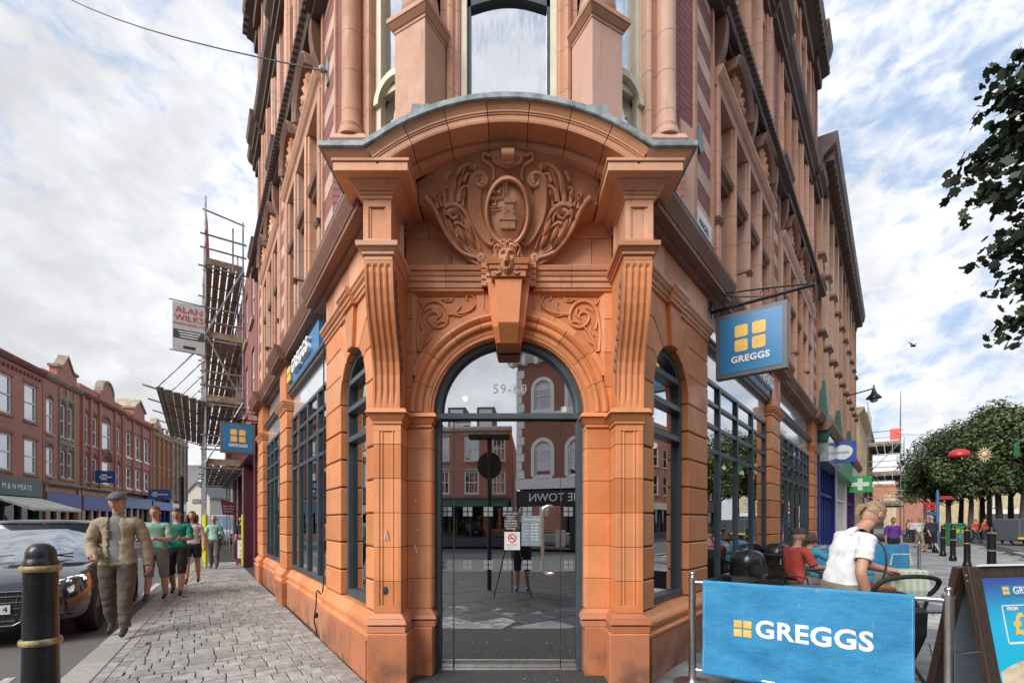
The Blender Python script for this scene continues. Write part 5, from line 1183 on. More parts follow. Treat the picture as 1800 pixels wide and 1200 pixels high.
m = MB(FL); m.tube([(14, .35, 9.9), (14, .35, 11.4)], .03, 6); m.build('standard', GALV, SC, smooth=True)
for z in (11.75,): m = MB(FL); m.tube([(14, .0, z - .15), (14, 1.2, z)], .027, 6); m.build('guard_rail', GALV, SC, smooth=True)
m = MB(FL); m.add([(14.0, 1.10, 10.1), (14.02, 1.0, 10.0), (14.3, 1.05, 11.5), (14.0, 1.12, 11.9)], [(0, 1, 2, 3)]); m.build('red_netting', flat('netting_red', (.75, .12, .09), .6), SC, fix=False)
# protection fan
fan = []
for i in range(6):
    t = 14.0 + 2.0 * i; m = MB(FL); m.tube([(t, .9, 5.3), (t, 2.75, 5.75)], .03, 6); m.build('fan_tube', GALV, SC, smooth=True)
    m = MB(FL); m.tube([(t, 2.45, 5.65), (t, 1.12, 7.4)], .026, 6); m.build('fan_stay', GALV, SC, smooth=True)
for k in range(6):
    for q in range(4):
        m = MB(FL); b = 1.15 + .215 * k; z = 5.38 + .052 * k; t = 13.9 + 2.5 * q; m.box(t, t + 2.45, b, b + .195, z + .04, z + .08); m.build('plank', TIMBER, SC)
for k in range(3): m = MB(FL); b = 1.2 + .55 * k; m.tube([(13.5, b, 5.36 + .13 * k), (24.3, b, 5.36 + .13 * k)], .027, 6); m.build('fan_ledger', GALV, SC, smooth=True)
ban = thing('scaffold_banner', tuple(FL(13.94, 1.5, 7)), 'white banner of a scaffolding firm hung outside the scaffold tower', 'banner')
m = MB(FL); m.box(13.92, 13.935, 1.14, 2.0, 6.95, 8.5); m.build('banner_cloth', mk('banner_cloth', (.55, .56, .55), .7, var=.08), ban)
dB = -FL.n
for tx, sz, z, mt, xx in (('ALAN', .28, 8.27, REDP, 1), ('WILKS', .27, 8.02, REDP, 1), ('SCAFFOLDING LTD', .10, 7.83, REDP, 1)):
    text_mesh(tx, sz, FL(13.91, 1.57, z), dB, (0, 0, 1), mt, 'banner_lettering', ban, .002)
m = MB(FL); m.box(13.913, 13.919, 1.16, 1.98, 7.36, 7.64); m.build('banner_stripe', flat('stripe_slate', (.05, .06, .08), .6), ban)
for zz_, b0_, b1_ in ((7.56, 1.26, 1.86), (7.48, 1.3, 1.82), (7.40, 1.34, 1.80)): m = MB(FL); m.box(13.908, 13.912, b0_, b1_, zz_, zz_ + .035); m.build('banner_small_print', WLET, ban)
m = MB(FL); m.box(13.913, 13.919, 1.4, 1.72, 7.05, 7.14); m.build('banner_block', INK, ban)
m = MB(FL); m.tube([(13.93, 1.1, 8.52), (13.93, 2.08, 8.55)], .02, 6); m.tube([(13.93, 1.1, 6.93), (13.93, 2.08, 6.96)], .02, 6); m.build('banner_rail', GALV, ban)
# ------------------------------------------------------------------ right-hand neighbours
n2 = thing('terracotta_block_building', tuple(FR(20, -4, 0)), 'long pale terracotta building with a heavy dark bracketed cornice beyond the corner building', 'building')
cc = cols(12.5, 28, 9, 1.0); rr = [(5.1, 6.7), (7.5, 9.0), (9.8, 11.2)]
TS = terracotta('terracotta_buff', (.56, .33, .21), (.15, .09, .065), joint=.42, rough=.65)
wallgrid(FR, 'wall', TS, 12.25, 28, 4.4, 12.0, cc, rr, n2); sashes(FR, cc, rr, n2, frame=BLACKM, head=TC, sill=TC, arch=True)
m = MB(FR); m.box(12.25, 28, -8, -.4, 0, 12); m.build('rear_block', TS, n2)
m = MB(FR); m.poly_a([(-.3, 12), (.15, 12), (.2, 12.25), (.5, 12.5), (.55, 12.8), (-.3, 12.9)], 12.22, 28); m.build('cornice', TK, n2)
m = MB(FR)
for i in range(36): x = 12.4 + .43 * i; m.box(x, x + .2, .1, .44, 12.12, 12.42)
setp(m.build('cornice_brackets', TK, n2), kind='stuff')
for i, (x0, x1) in enumerate(zip([12.3] + [c[1] + .0 for c in cc], [c[0] for c in cc] + [27.95])):
    m = MB(FR); c = (x0 + x1) / 2; w = min(.2, (x1 - x0) / 2); m.box(c - w, c + w, 0, .14, 4.41, 11.99); m.build('pilaster', TS, n2)
    stack(FR, 'pilaster_cap', TC, c - w, c + w, 0, .14, [(7.0, 7.1, .0, .10), (7.101, 7.2, .12, .10)], n2); stack(FR, 'pilaster_cap', TC, c - w, c + w, 0, .14, [(9.3, 9.4, .0, .08), (9.401, 9.5, .1, .08)], n2)
m = MB(FR); m.poly_a([(-.2, 4.2), (.3, 4.2), (.42, 4.35), (.42, 4.5), (-.2, 4.52)], 12.22, 28); m.build('shop_cornice', TC, n2)
BLD = flat('deep_blue_paint', (.015, .035, .22), .35); VERD = flat('verdigris_paint', (.02, .12, .10), .45)
for x0, x1, fm, fsc, n_ in ((12.4, 17.2, BLD, mk('glass_fascia', (.28, .36, .40), .1, bump=0), 6), (17.4, 22.4, WHITE, flat('mint_fascia', (.10, .42, .16), .4), 6), (22.6, 27.8, flat('purple_paint', (.10, .04, .20), .4), WHITE, 4)):
    shopfront(FR, n2, x0, x1, fsc, frame=fm, fz=(3.3, 4.1), n=n_, b=.3)
    m = MB(FR); m.box(x0 + .3, x1 - .3, -.16, -.0, 2.35, 2.45); m.build('shop_transom', fm, n2)
for x in (12.45, 17.3, 22.5):
    stack(FR, 'shop_bracket', VERD, x - .14, x + .14, 0, .34, [(3.9, 4.3, -.05, .02), (4.301, 4.5, .05, .08), (4.501, 4.62, .08, .04)], n2)
    m = MB(FR); m.ring([[(x - .10, .05, 4.62), (x + .10, .05, 4.62), (x + .10, .3, 4.62), (x - .10, .3, 4.62)], [(x - .06, .1, 5.7), (x + .06, .1, 5.7), (x + .06, .22, 5.7), (x - .06, .22, 5.7)]]); m.build('obelisk_finial', VERD, n2)
bk = thing('bank_building', tuple(FR(33, -2, 0)), 'cream stone bank with curved corner and balustraded top', 'building')
CRS = mk('cream_stone', (.58, .46, .29), .8, var=.2, nscale=2)
cb_ = cols(29.5, 38, 4, 1.0); wallgrid(FR, 'wall', CRS, 29.4, 38, 0, 8.0, cb_, [(1.0, 3.2), (4.6, 6.8)], bk, dep=.3); sashes(FR, cb_, [(1.0, 3.2), (4.6, 6.8)], bk, frame=BRU, head=CRS)
pl_ = [FR(29.4 + 1.6 * 0 - 1.4 * sin(t), -1.4 + 1.4 * cos(t), 0) for t in [pi / 2 * i / 8 for i in range(9)]]
m = MB(); m.poly_c([(p.x, p.y) for p in pl_] + [tuple(FR(28.05, -8, 0).xy), tuple(FR(38, -8, 0).xy), tuple(FR(38, -.4, 0).xy)], 0, 7.9); m.build('curved_corner', CRS, bk)
for z0, z1, o in ((3.9, 4.2, .3), (7.6, 8.1, .45)): m = MB(FR); m.poly_a([(-.2, z0), (.1, z0), (o, z1 - .1), (o, z1), (-.2, z1)], 29.2, 38); m.build('cornice', CRS, bk)
for i in range(6): m = MB(FR); m.tube([(29.6 + 1.65 * i, .1, 4.3), (29.6 + 1.65 * i, .1, 7.6)], .14, 10, .12); m.build('half_column', CRS, bk, smooth=True)
m = MB(); c_ = FR(29.6, -1.2, 0); m.lathe([(.9, 7.9), (.95, 8.1), (.8, 8.2), (.75, 9.4), (.9, 9.5), (.9, 9.7), (.5, 9.9), (.3, 10.1)], c_.x, c_.y, 16); m.build('corner_turret', CRS, bk)
b7 = building('brick_building', FR, 38.1, 56, 9.2, BRO, cols(38.3, 55.8, 9, 1.0), [(4.2, 6.0), (6.9, 8.5)], 'plain brick building past the cream bank', z0=3.4, head=CRS)
shopfront(FR, b7, 38.3, 55.8, WHITE, n=8)
scaffold(FR, 40, 46, .2, 2.1, [2.8, 5.0, 7.2], 11.0, 3, 'far scaffold tower with red netting beside the brick building', sleeves=False, planks=4)
m = MB(FR); m.box(39.9, 39.92, 1.5, 2.1, 7.5, 8.3); m.build('red_netting', MATS['netting_red'], bpy.data.objects['scaffold.001'])
m = MB(FR); m.box(41, 44, 2.3, 2.32, 0, 7.8) ; m.build('green_netting', flat('netting_green', (.05, .2, .12), .6), bpy.data.objects['scaffold.001'])
# the far side of the plaza and the street end
for i, (px, Y, w, h, c, lb) in enumerate(((1585, 118, 14, 10.5, BRO, 'orange brick block closing the far end of the right street'), (1640, 112, 14, 8.5, CRS, 'pale rendered building behind the plaza trees, next to the orange block'), (1720, 80, 15, 8, BRR, 'red brick building seen under the middle of the tree crowns'), (1830, 66, 17, 9, CRS, 'cream building at the right edge behind the tree trunks'))):
    f = Fpx(px, Y); building('far_building', f, -w / 2, w / 2, h, c, cols(-w / 2, w / 2, 6, 1.0), [(3.6, 5.2), (6.0, 7.4)], lb, z0=3.0, head=STONE)
    shopfront(f, [o for o in COL.objects if o.name.startswith('far_building')][-1], -w / 2, w / 2, (WHITE, BLUE1, GREEN, WHITE)[i], n=6, flip=1)
# opposite corner, behind the camera: it is what the door glass shows
rb = Frame((.3, -16.4), (.93, .3675), (-.3675, .93))
op = thing('opposite_corner_building', tuple(rb(7, -3, 0)), 'brown brick corner building with white arched windows, mirrored in the door glass', 'building')
oc = [(1.0, 1.95), (2.9, 3.85), (4.8, 5.75), (6.7, 7.65), (8.6, 9.55), (10.5, 11.4)]
wallgrid(rb, 'wall', BRD, 0, 13, 3.3, 10.2, oc, [(4.0, 5.9), (7.6, 9.2)], op, dep=.3)
sashes(rb, oc, [(4.0, 5.9), (7.6, 9.2)], op, frame=WHITE, sill=WHITE, dep=.1)
for x0, x1 in oc:
    for z1, r_ in ((5.9, .5), (9.2, .3)):
        m = MB(rb); c = (x0 + x1) / 2; m.arc([(.475, -.1), (.475, .06), (.66, .06), (.66, -.1)], c, z1 - .5 + .02, 0, pi, 14); m.box(c - .66, c - .475, -.1, .06, z1 - 1.9, z1 - .48); m.box(c + .475, c + .66, -.1, .06, z1 - 1.9, z1 - .48)
        m.poly_b([(c - .48, z1 - .5)] + [(c + .48 * cos(pi - pi * i / 10), z1 - .5 + .48 * sin(pi * i / 10)) for i in range(11)] + [(c + .48, z1 + .3), (c - .48, z1 + .3)][:0], -.11, -.10)
        m.build('window_surround', WHITE, op)
m = MB(rb); m.box(-.05, 13, 0, .16, 3.3, 3.85); m.build('sill_band', WHITE, op); m = MB(rb); m.box(-.05, 13, 0, .14, 7.15, 7.45); m.build('sill_band', WHITE, op)
for i in range(13): m = MB(rb); m.box(-.04, .28 if i % 2 else .42, -.02, .05, 3.9 + .46 * i, 4.33 + .46 * i); m.build('quoin', WHITE, op)
m = MB(rb); m.poly_a([(-.3, 10.2), (.1, 10.2), (.5, 10.7), (.55, 10.95), (-.3, 11.0)], -.5, 13); [m.box(-.3 + .7 * i, -.1 + .7 * i, 0, .4, 10.05, 10.6) for i in range(18)]; m.build('cornice', WHITE, op)
m = MB(rb); m.box(0, 13, -7, -.4, 0, 10.1); m.build('rear_block', BRD, op)
m = MB(rb); m.box(0, 13, -.3, .2, 2.4, 3.2); m.build('fascia', BLACKM, op)
text_mesh('THE TOWN', .62, rb(2.4, .22, 2.8), rb.u * -1, (0, 0, 1), WLET, 'fascia_lettering', op, .03); text_mesh('PAINT', .62, rb(7.6, .22, 2.8), rb.u * -1, (0, 0, 1), WLET, 'fascia_lettering', op, .03)
m = MB(rb); m.box(0, 13, -.3, -.28, 0, 2.4); m.build('shop_glass', GLASS, op); [MB(rb).box(x, x + .3, -.3, .1, 0, 2.4).build('shop_pilaster', BLACKM, op) for x in (0, 3, 6, 9, 12.7)]
rc = Frame((-7.4, -19.0), (1, .05), (-.05, 1))
oq = building('opposite_brick_house', rc, .1, 7.4, 7.0, BRR, [(.9, 1.8), (2.7, 3.6), (4.5, 5.4), (6.2, 7.0)], [(3.2, 4.6), (5.2, 6.7)], 'narrow red brick house with multi-pane sashes, mirrored left of the door centre', z0=2.95, trim=WHITE, bars=3, head=STONE, parapet=0)
shopfront(rc, oq, .1, 7.4, BLACKM, n=3, z1=2.7, fz=(2.35, 2.8)); m = MB(rc); m.poly_a([(0, 2.9), (1.1, 2.45), (1.1, 2.4), (0, 2.8)], .2, 7.2); m.build('awning', GREEN, oq)
for x in (3.4, 5.2): m = MB(rc); m.box(x, x + 1.1, -2.4, -.6, 7.2, 8.6); m.build('dormer', SL, oq); m = MB(rc); m.box(x + .15, x + .95, -.6, -.56, 7.35, 8.45); m.build('dormer_window', WHITE, oq)
rd = Frame((-14.6, -18.2), (1, -.08), (.08, 1))
oz = building('opposite_rendered_house', rd, .1, 7.0, 6.6, mk('pale_render', (.50, .54, .52), .8), [(1.2, 2.1), (3.4, 4.3), (5.6, 6.5)], [(3.4, 4.6), (5.2, 6.3)], 'pale rendered house at the left edge of the door reflection', z0=3.2, trim=WHITE)
shopfront(rd, oz, .1, 7.0, BLUE1, n=3)
for fr_, a0, a1, lb in ((Frame((11.5, -12), (.93, .3675), (-.3675, .93)), 0, 16, 'plain brick terrace continuing the opposite side of the plaza'), (Frame((-40, -6), (.9, -.43), (.43, .9)), 0, 26, 'long brick terrace on the far side of the left road behind the camera')):
    w_ = building('opposite_terrace', fr_, a0, a1, 9, BRR, cols(a0, a1, 8, 1.0), [(4.0, 5.8), (6.6, 8.2)], lb, z0=3.2); shopfront(fr_, w_, a0, a1, WHITE, n=8)
pf = Frame((21, 5), (.6347, .7727), (-.7727, .6347))
for i in range(3): w_ = building('plaza_building', pf, 14 * i, 14 * i + 13.8, 9 + i % 2, (CRS, BRR, CREAM)[i], cols(14 * i, 14 * i + 13.8, 6, 1.1), [(4.0, 5.8), (6.6, 8.4)], ('cream stone building across the plaza from the shop windows', 'red brick building across the plaza between two pale ones', 'cream painted building farthest along the plaza side')[i], z0=3.2); shopfront(pf, w_, 14 * i, 14 * i + 13.8, (GREEN, WHITE, BLUE1)[i], n=6)
# ------------------------------------------------------------------ trees
LEAFA = mk('leaf_green', (.055, .085, .024), .55, var=.6, nscale=2.0, bump=0, rand=.2); LEAFB = mk('leaf_olive', (.11, .135, .035), .55, var=.4, nscale=2.0, bump=0); LEAFC = mk('leaf_dark', (.022, .036, .016), .6, var=.5, nscale=2.0, bump=0)
BARK = mk('bark', (.10, .08, .065), .9, var=.4, nscale=12, bump=.6, bscale=30)
def crown_mesh(seed, rx, rz, n, size):
    r_ = random.Random(seed); m = MB(); blobs = []
    for i in range(34):
        th = r_.uniform(0, 2 * pi); ph = r_.uniform(-.5, 1); q = math.sqrt(max(0, 1 - ph * ph * .9)) * r_.uniform(.35, .92)
        blobs.append(Vector((rx * q * cos(th), rx * q * sin(th), rz * ph * r_.uniform(.7, 1)))) 
    for i in range(n):
        b = r_.choice(blobs); d = Vector((r_.gauss(0, 1), r_.gauss(0, 1), r_.gauss(0, .8))).normalized() * r_.uniform(.55, 1.05) * rx * .33
        p = b + d; s = size * r_.uniform(.6, 1.4); nrm = (d + Vector((r_.uniform(-1, 1), r_.uniform(-1, 1), r_.uniform(-.2, 1.4))) * .6).normalized()
        x = nrm.orthogonal().normalized(); y = nrm.cross(x); a = r_.uniform(0, 6.3); x, y = x * cos(a) + y * sin(a), y * cos(a) - x * sin(a)
        k = len(m.v); m.v += [p - x * s * .5, p + y * s * .28 + nrm * s * .08, p + x * s * .5, p - y * s * .28 + nrm * s * .08]; m.f += [(k, k + 1, k + 2, k + 3)]; m.mi += [r_.choice([0, 0, 0, 1, 2])]
    return m
def trunk_mesh(seed, h, r):
    r_ = random.Random(seed); m = MB(); m.tube([(0, 0, 0), (.05, 0, h * .3), (0, .05, h * .6), (.05, 0, h)], [r * 1.25, r, r * .85, r * .5], 9)
    for i in range(9):
        a = r_.uniform(0, 6.3); z = h * r_.uniform(.55, .95); L = r_.uniform(1.2, 2.6); m.tube([(0, 0, z), (cos(a) * L * .5, sin(a) * L * .5, z + L * .45), (cos(a) * L, sin(a) * L, z + L * .7)], [r * .45, r * .28, r * .1], 6)
    return m
protos = []
for i in range(3):
    t = thing('plane_tree', (0, 0, 0), 'x', 'tree', 'trees in a block on the plaza'); c = crown_mesh(50 + i, 3.3, 3.7, 8500, .27).build('crown', [LEAFA, LEAFB, LEAFC], t, fix=False); c.location = (0, 0, 6.0); c['kind'] = 'stuff'
    trunk_mesh(i, 5.6, .2).build('trunk', BARK, t, smooth=True); protos.append(t)
tl = ['plaza tree with the leftmost crown, slightly lower than its neighbour', 'plaza tree straight behind the fingerpost', 'plaza tree behind the painted litter bin', 'plaza tree whose trunk stands just right of the painted bin', 'plaza tree under the hanging daisy', 'tallest plaza tree, crown peaking right of the daisy', 'plaza tree behind the green hanging leaf', 'plaza tree at the right edge, olive crown', 'plaza tree beyond the frame edge on the right', 'second plaza tree beyond the right frame edge', 'small far plaza tree by the street end', 'plaza tree between two others at the back of the block']
for i, (px, Y, s) in enumerate([(1640, 44, .92), (1668, 40, .95), (1690, 42, .95), (1706, 38, .92), (1726, 43, 1.05), (1756, 38, 1.12), (1778, 43, 1.1), (1800, 37, 1.12), (1850, 36, 1.1), (1920, 36, 1.1), (1626, 62, .9), (1740, 47, 1.1)]):
    o = protos[i] if i < 3 else copytree(protos[i % 3]); o.location = ((px - 900) / 822 * Y, Y, 0); o.rotation_euler.z = i * 1.3; o.scale = (s, s, s * rnd.uniform(.95, 1.05)); o['label'] = tl[i]
# near maple at the right edge: trunk outside, boughs reach in
nt_ = thing('maple_tree', (10.6, 6.6, 0), 'dark leafed maple whose boughs hang in at the upper right edge', 'tree')
m = MB(); m.tube([(10.6, 6.6, 0), (10.5, 6.6, 2), (10.4, 6.7, 4.5), (10.2, 6.8, 7)], [.24, .2, .17, .1], 12); m.build('trunk', BARK, nt_, smooth=True)
boughs = [[(1990, 470), (1850, 330), (1760, 260), (1700, 290)], [(1980, 430), (1850, 230), (1790, 150), (1740, 180)], [(1985, 520), (1860, 430), (1790, 400), (1745, 440)], [(1985, 480), (1850, 280), (1780, 330), (1700, 340)], [(1990, 600), (1880, 530), (1820, 500), (1772, 480)], [(1990, 640), (1880, 590), (1810, 560), (1775, 570)], [(1960, 300), (1860, 120), (1800, 100), (1780, 100)], [(1960, 300), (1870, 200), (1810, 210), (1750, 230)]]
lp = []; rl = random.Random(11)
for bi, b in enumerate(boughs):
    Ys = [6.7, 6.3 - .2 * (bi % 3), 6.1 - .25 * (bi % 2), 6.0]; P_ = smooth_path([tuple(PX(x + 28, y, Y)) for (x, y), Y in zip(b, Ys)], 5)
    m = MB(); m.tube(P_, .05, 6, .006); m.build('bough', BARK, nt_, smooth=True)
    for i, p in enumerate(P_):
        if i < 3: continue
        for _ in range(13 + int(12 * i / len(P_))): lp.append(p + Vector((rl.gauss(0, .11), rl.gauss(0, .2), rl.gauss(0, .10))))
def leaf_poly():
    pts = []
    for i, (a, r) in enumerate([(0, 1.0), (20, .66), (42, .92), (70, .60), (100, .74), (125, .52), (160, .50), (180, .36), (200, .50), (235, .52), (260, .74), (290, .60), (318, .92), (340, .66)]): pts.append((r * cos(R(a)), r * sin(R(a)), .12 * r * r))
    return pts
lm = MB(); lm.add(leaf_poly(), [tuple(range(14))]); leaf0 = lm.build('leaf', LEAFC, nt_, fix=False, org=Vector((0, 0, 0)))
def leaf_mat(o, p): o.location = p - Vector((10.6, 6.6, 0)); o.rotation_euler = (rl.uniform(-1.2, 1.2), rl.uniform(-1.2, 1.2), rl.uniform(0, 6.3)); s = rl.uniform(.06, .10); o.scale = (s, s, s)
lp.sort(key=lambda p: p.length); first = True; rest = MB()
vis_ = [p for p in lp if (p.x / p.y) < 1.11]; oth = [p for p in lp if (p.x / p.y) >= 1.11]
vis_.sort(key=lambda p: p.x)
for i, p in enumerate(vis_[:295]):
    o = leaf0 if i == 0 else leaf0.copy()
    if i: COL.objects.link(o)
    leaf_mat(o, p)
for p in vis_[295:] + oth + [q_ for q_ in [Vector((10.5 + rl.gauss(0, .8), 6.8 + rl.gauss(0, .7), 6.2 + rl.gauss(0, 1.2))) for _ in range(1200)] if q_.x / q_.y > 1.16]:
    M = Matrix.Rotation(rl.uniform(0, 6.3), 3, 'Z') @ Matrix.Rotation(rl.uniform(-1.2, 1.2), 3, 'X') @ Matrix.Rotation(rl.uniform(-1.2, 1.2), 3, 'Y'); s = rl.uniform(.06, .10)
    rest.add([tuple(p + M @ Vector(q) * s) for q in leaf_poly()], [tuple(range(14))])
setp(rest.build('foliage', LEAFC, nt_, fix=False), kind='stuff')
# ------------------------------------------------------------------ bollards
def bollard():
    t = thing('bollard', (0, 0, 0), 'x', 'bollard'); m = MB()
    m.lathe([(.13, 0), (.13, .12), (.12, .15), (.105, .20), (.095, .24), (.092, .6), (.088, .80)], 0, 0, 20); m.lathe([(.088, .83), (.084, 1.22)], 0, 0, 20); m.build('post', BLACK, t, smooth=True)
    m = MB(); m.lathe([(.088, 1.245), (.088, 1.27), (.078, 1.285), (.076, 1.30), (.074, 1.33), (.062, 1.355), (.035, 1.375), (.004, 1.38)], 0, 0, 20); m.build('cap', BLACK, t, smooth=True)
    for z, r in ((.815, .10), (1.233, .097)):
        m = MB(); m.lathe([(.085, z - .02), (r, z - .016), (r + .006, z - .006), (r + .006, z + .006), (r, z + .016), (.08, z + .02)], 0, 0, 20); m.build('ring', GOLD, t, smooth=True)
    return t
bl = bollard(); bl.scale = (.9, .9, 1); bl.location = (-2.72, 2.70, 0); bl['label'] = 'chipped black bollard with gold rings in front of the parked car'
bd = [(1743, 11.3, 'tall black bollard right of the others, nearest the sandwich board'), (1700, 15, 'black bollard directly behind the sandwich board hinge'), (1675, 18, 'black bollard in front of the painted litter bin'), (1657.5, 20.5, 'black bollard just right of the fingerpost'), (1644, 23, 'fourth black bollard from the painted bin, going away'), (1634, 25.7, 'slim far bollard beside the man in the dark top'), (1627, 28.2, 'farthest bollard of the plaza row')]
for px, Y, lb in bd: o = copytree(bl); o.location = ((px - 900) / 822 * Y, Y, 0); o['label'] = lb; o['group'] = 'bollards along the plaza road'
# ------------------------------------------------------------------ hanging shop signs
def hang_sign(fr, t, label):
    r_ = thing('hanging_sign', tuple(fr(t, .5, 3.3)), label, 'sign', 'square hanging shop signs'); d = 1 if fr is FL else -1
    m = MB(fr); m.box(t - .05, t + .05, .07, .87, 3.30, 4.10); m.build('sign_box', SIGNG, r_, bev=.006)
    for s in (-1, 1):
        m = MB(fr); m.box(t + s * .052 - .003, t + s * .052 + .003, .125, .815, 3.355, 4.045); m.build('sign_face', SIGNB, r_)
        for i in (0, 1):
            for j in (0, 1):
                b0, z0 = .47 + (-.172 + .196 * i), 3.60 + .178 * j; m = MB(fr); rr = .024; w = .148; q = [(b0 + cx_ + rr * cos(a_), z0 + cz_ + rr * sin(a_)) for cx_, cz_, a0_ in ((w - rr, rr, -90), (w - rr, w - rr, 0), (rr, w - rr, 90), (rr, rr, 180)) for a_ in [R(a0_ + 22.5 * k_) for k_ in range(5)]]
                m.ring([[(t + s * .0555, b, z) for b, z in q], [(t + s * .059, b, z) for b, z in q]]); m.build('logo_square', YEL, r_)
        # face seen by someone in front (t smaller) or behind
        u = fr.n if (fr.n.cross(Vector((0, 0, 1)))).dot(fr.u) * s > 0 else -fr.n
        text_mesh('GREGGS', .108, fr(t + s * .057, .47, 3.505), u, (0, 0, 1), WLET, 'sign_lettering', r_, .003, bold=.0035, sx=1.0, xs=1.08)
    m = MB(fr); m.tube([(t, 0, 4.20), (t, 1.14, 4.20)], .021, 8); m.tube([(t, 0, 4.42), (t, .55, 4.33), (t, 1.12, 4.215)], .009, 6); m.tube([(t, 0, 4.44), (t, .3, 4.31), (t, .62, 4.22)], .006, 6); m.box(t - .02, t + .02, 0, .015, 4.12, 4.50)
    for b in (.12, .8): m.tube([(t, b, 4.09), (t, b, 4.2)], .008, 6)
    m.tube([(t, b_, z_) for b_, z_ in [(.62 + .05 * cos(a), 4.26 + .05 * sin(a)) for a in [i * .5 for i in range(10)]]], .006, 5); m.tube([(t, b_, z_) for b_, z_ in [(.2 + .06 * cos(a), 4.27 + .06 * sin(a)) for a in [i * .5 + 2 for i in range(10)]]], .006, 5)
    m.build('wrought_bracket', BLACK, r_); return r_
hang_sign(FR, 2.12, 'large blue hanging sign with four yellow squares on the right-hand front'); hang_sign(FL, 9.9, 'small-looking blue hanging sign at the far end of the left front, before the scaffold')
def flag_sign(fr, t, b0, b1, z0, z1, mat, name, lb, txt=None, cross=False):
    r_ = thing(name, tuple(fr(t, (b0 + b1) / 2, z0)), lb, 'sign'); m = MB(fr); m.box(t - .04, t + .04, b0, b1, z0, z1); m.build('sign_box', mat, r_, bev=.01)
    m = MB(fr); m.tube([(t, 0, z1 - .08), (t, b0, z1 - .08)], .02, 6); m.tube([(t, 0, z0 + .08), (t, b0, z0 + .08)], .02, 6); m.build('bracket', BLUE1, r_)
    c, zc = (b0 + b1) / 2, (z0 + z1) / 2; u = fr.n if (fr.n.cross(Vector((0, 0, 1)))).dot(fr.u) < 0 else -fr.n
    if cross:
        m = MB(fr); m.box(t - .047, t - .041, c - .09, c + .09, z0 + .1, z1 - .1); m.box(t - .0475, t - .0415, b0 + .1, b1 - .1, zc - .09, zc + .09); m.build('cross_emblem', WLET, r_)
    elif txt:
        m = MB(fr); m.ring([[(t + dt_, c + .27 * cos(2 * pi * i / 24) * (1 + .08 * sin(4 * pi * i / 24)), zc + .24 * sin(2 * pi * i / 24)) for i in range(24)] for dt_ in (-.041, -.047)]); m.build('sign_pebble', WLET, r_)
        text_mesh(txt, .15, fr(t - .049, c, zc), u, (0, 0, 1), BLUE1, 'sign_lettering', r_, .002)
flag_sign(FR, 14.7, .12, .85, 3.45, 4.15, flat('sign_royal_blue', (.04, .09, .42), .4), 'oval_logo_sign', 'blue projecting sign with a white pebble reading evapo', 'evapo')
flag_sign(FR, 22.5, .15, 1.0, 2.85, 3.6, flat('pharmacy_green', (.03, .40, .10), .4), 'pharmacy_sign', 'green pharmacy sign with a pale cross', cross=True)
# wall lantern
ln = thing('wall_lantern', tuple(FR(21.5, 1.2, 6)), 'black bracket street lantern on the pale terracotta building', 'lamp'); c = FR(21.5, 1.1, 0)
m = MB(FR); m.tube([(21.5, 0, 7.1), (21.5, 1.1, 7.3)], .03, 6); m.build('arm', BLACK, ln); m = MB(); m.lathe([(.02, 7.45), (.04, 7.3), (.08, 7.2), (.11, 7.08), (.28, 6.9), (.29, 6.86), (.08, 6.88)], c.x, c.y, 14); m.build('hood', BLACK, ln, smooth=True); m = MB(); m.ball((c.x, c.y, 6.80), (.15, .15, .12), 12, 8); m.build('globe', GLASSF, ln, smooth=True)
# ------------------------------------------------------------------ litter bins, barriers, boards
def litter_bin():
    t = thing('litter_bin', (0, 0, 0), 'x', 'litter bin', 'round black litter bins by the shop window'); m = MB(); m.lathe([(.20, 0), (.21, .05), (.20, .12), (.205, .72)], 0, 0, 24); m.build('body', PLASTIC, t, smooth=True)
    m = MB(); m.ring([[((.225 + .01 * k) * cos(2 * pi * i / 24), (.225 + .01 * k) * sin(2 * pi * i / 24), z) for i in range(24)] for k, z in ((0, .72), (1, .76), (1, .92), (0, .98), (-3, 1.05), (-8, 1.09), (-15, 1.11), (-21, 1.12))]); m.build('hood', PLASTIC, t, smooth=True)
    for i in range(5): m = MB(); a = R(-150 + 30 * i); m.box(-.012, .012, 0, 1, 0, 1) if False else m.tube([(.212 * cos(a), .212 * sin(a), .12), (.212 * cos(a), .212 * sin(a), .66)], .012, 6); m.build('rib', PLASTIC, t, smooth=True)
    m = MB(); m.box(-.13, .13, -.240, -.18, .78, .90); m.build('opening', BLACKM, t); return t
bn = litter_bin(); bn.location = ((1314 - 900) / 822 * 6.7, 6.7, 0); bn.rotation_euler.z = .3; bn['label'] = 'nearer black dome-topped litter bin beside the shop window'
o = copytree(bn); o.location = ((1366 - 900) / 822 * 8.6, 8.6, 0); o.rotation_euler.z = .5; o['label'] = 'farther black dome-topped litter bin next to the bicycle'
CLOTH = NB('blue_canvas'); _p = CLOTH.obj(); _c = CLOTH.mix(CLOTH.ramp(CLOTH.noise(_p, 3, 6, .65), .3, .75), (.028, .23, .47), (.055, .32, .57)); _c = CLOTH.mix(CLOTH.ramp(CLOTH.noise(_p, 14, 6, .7, (1, 1, 3)), .60, .80, 0, .5), _c, (.30, .50, .64))
_w = CLOTH.noise(_p, 26, 4, .7, (1, 1, .35)); _c = CLOTH.mix(CLOTH.ramp(_w, .66, .74, 0, .45), _c, (.55, .66, .72)); CLOTH.L(_c, CLOTH.b.inputs['Base Color']); CLOTH.b.inputs['Roughness'].default_value = .8; CLOTH.bump(CLOTH.math('ADD', CLOTH.noise(_p, 420, 2), CLOTH.math('MULTIPLY', CLOTH.noise(_p, 9, 4, .6, (1, 1, 2.2)), 6)), .35, .006); CLOTH = CLOTH.m
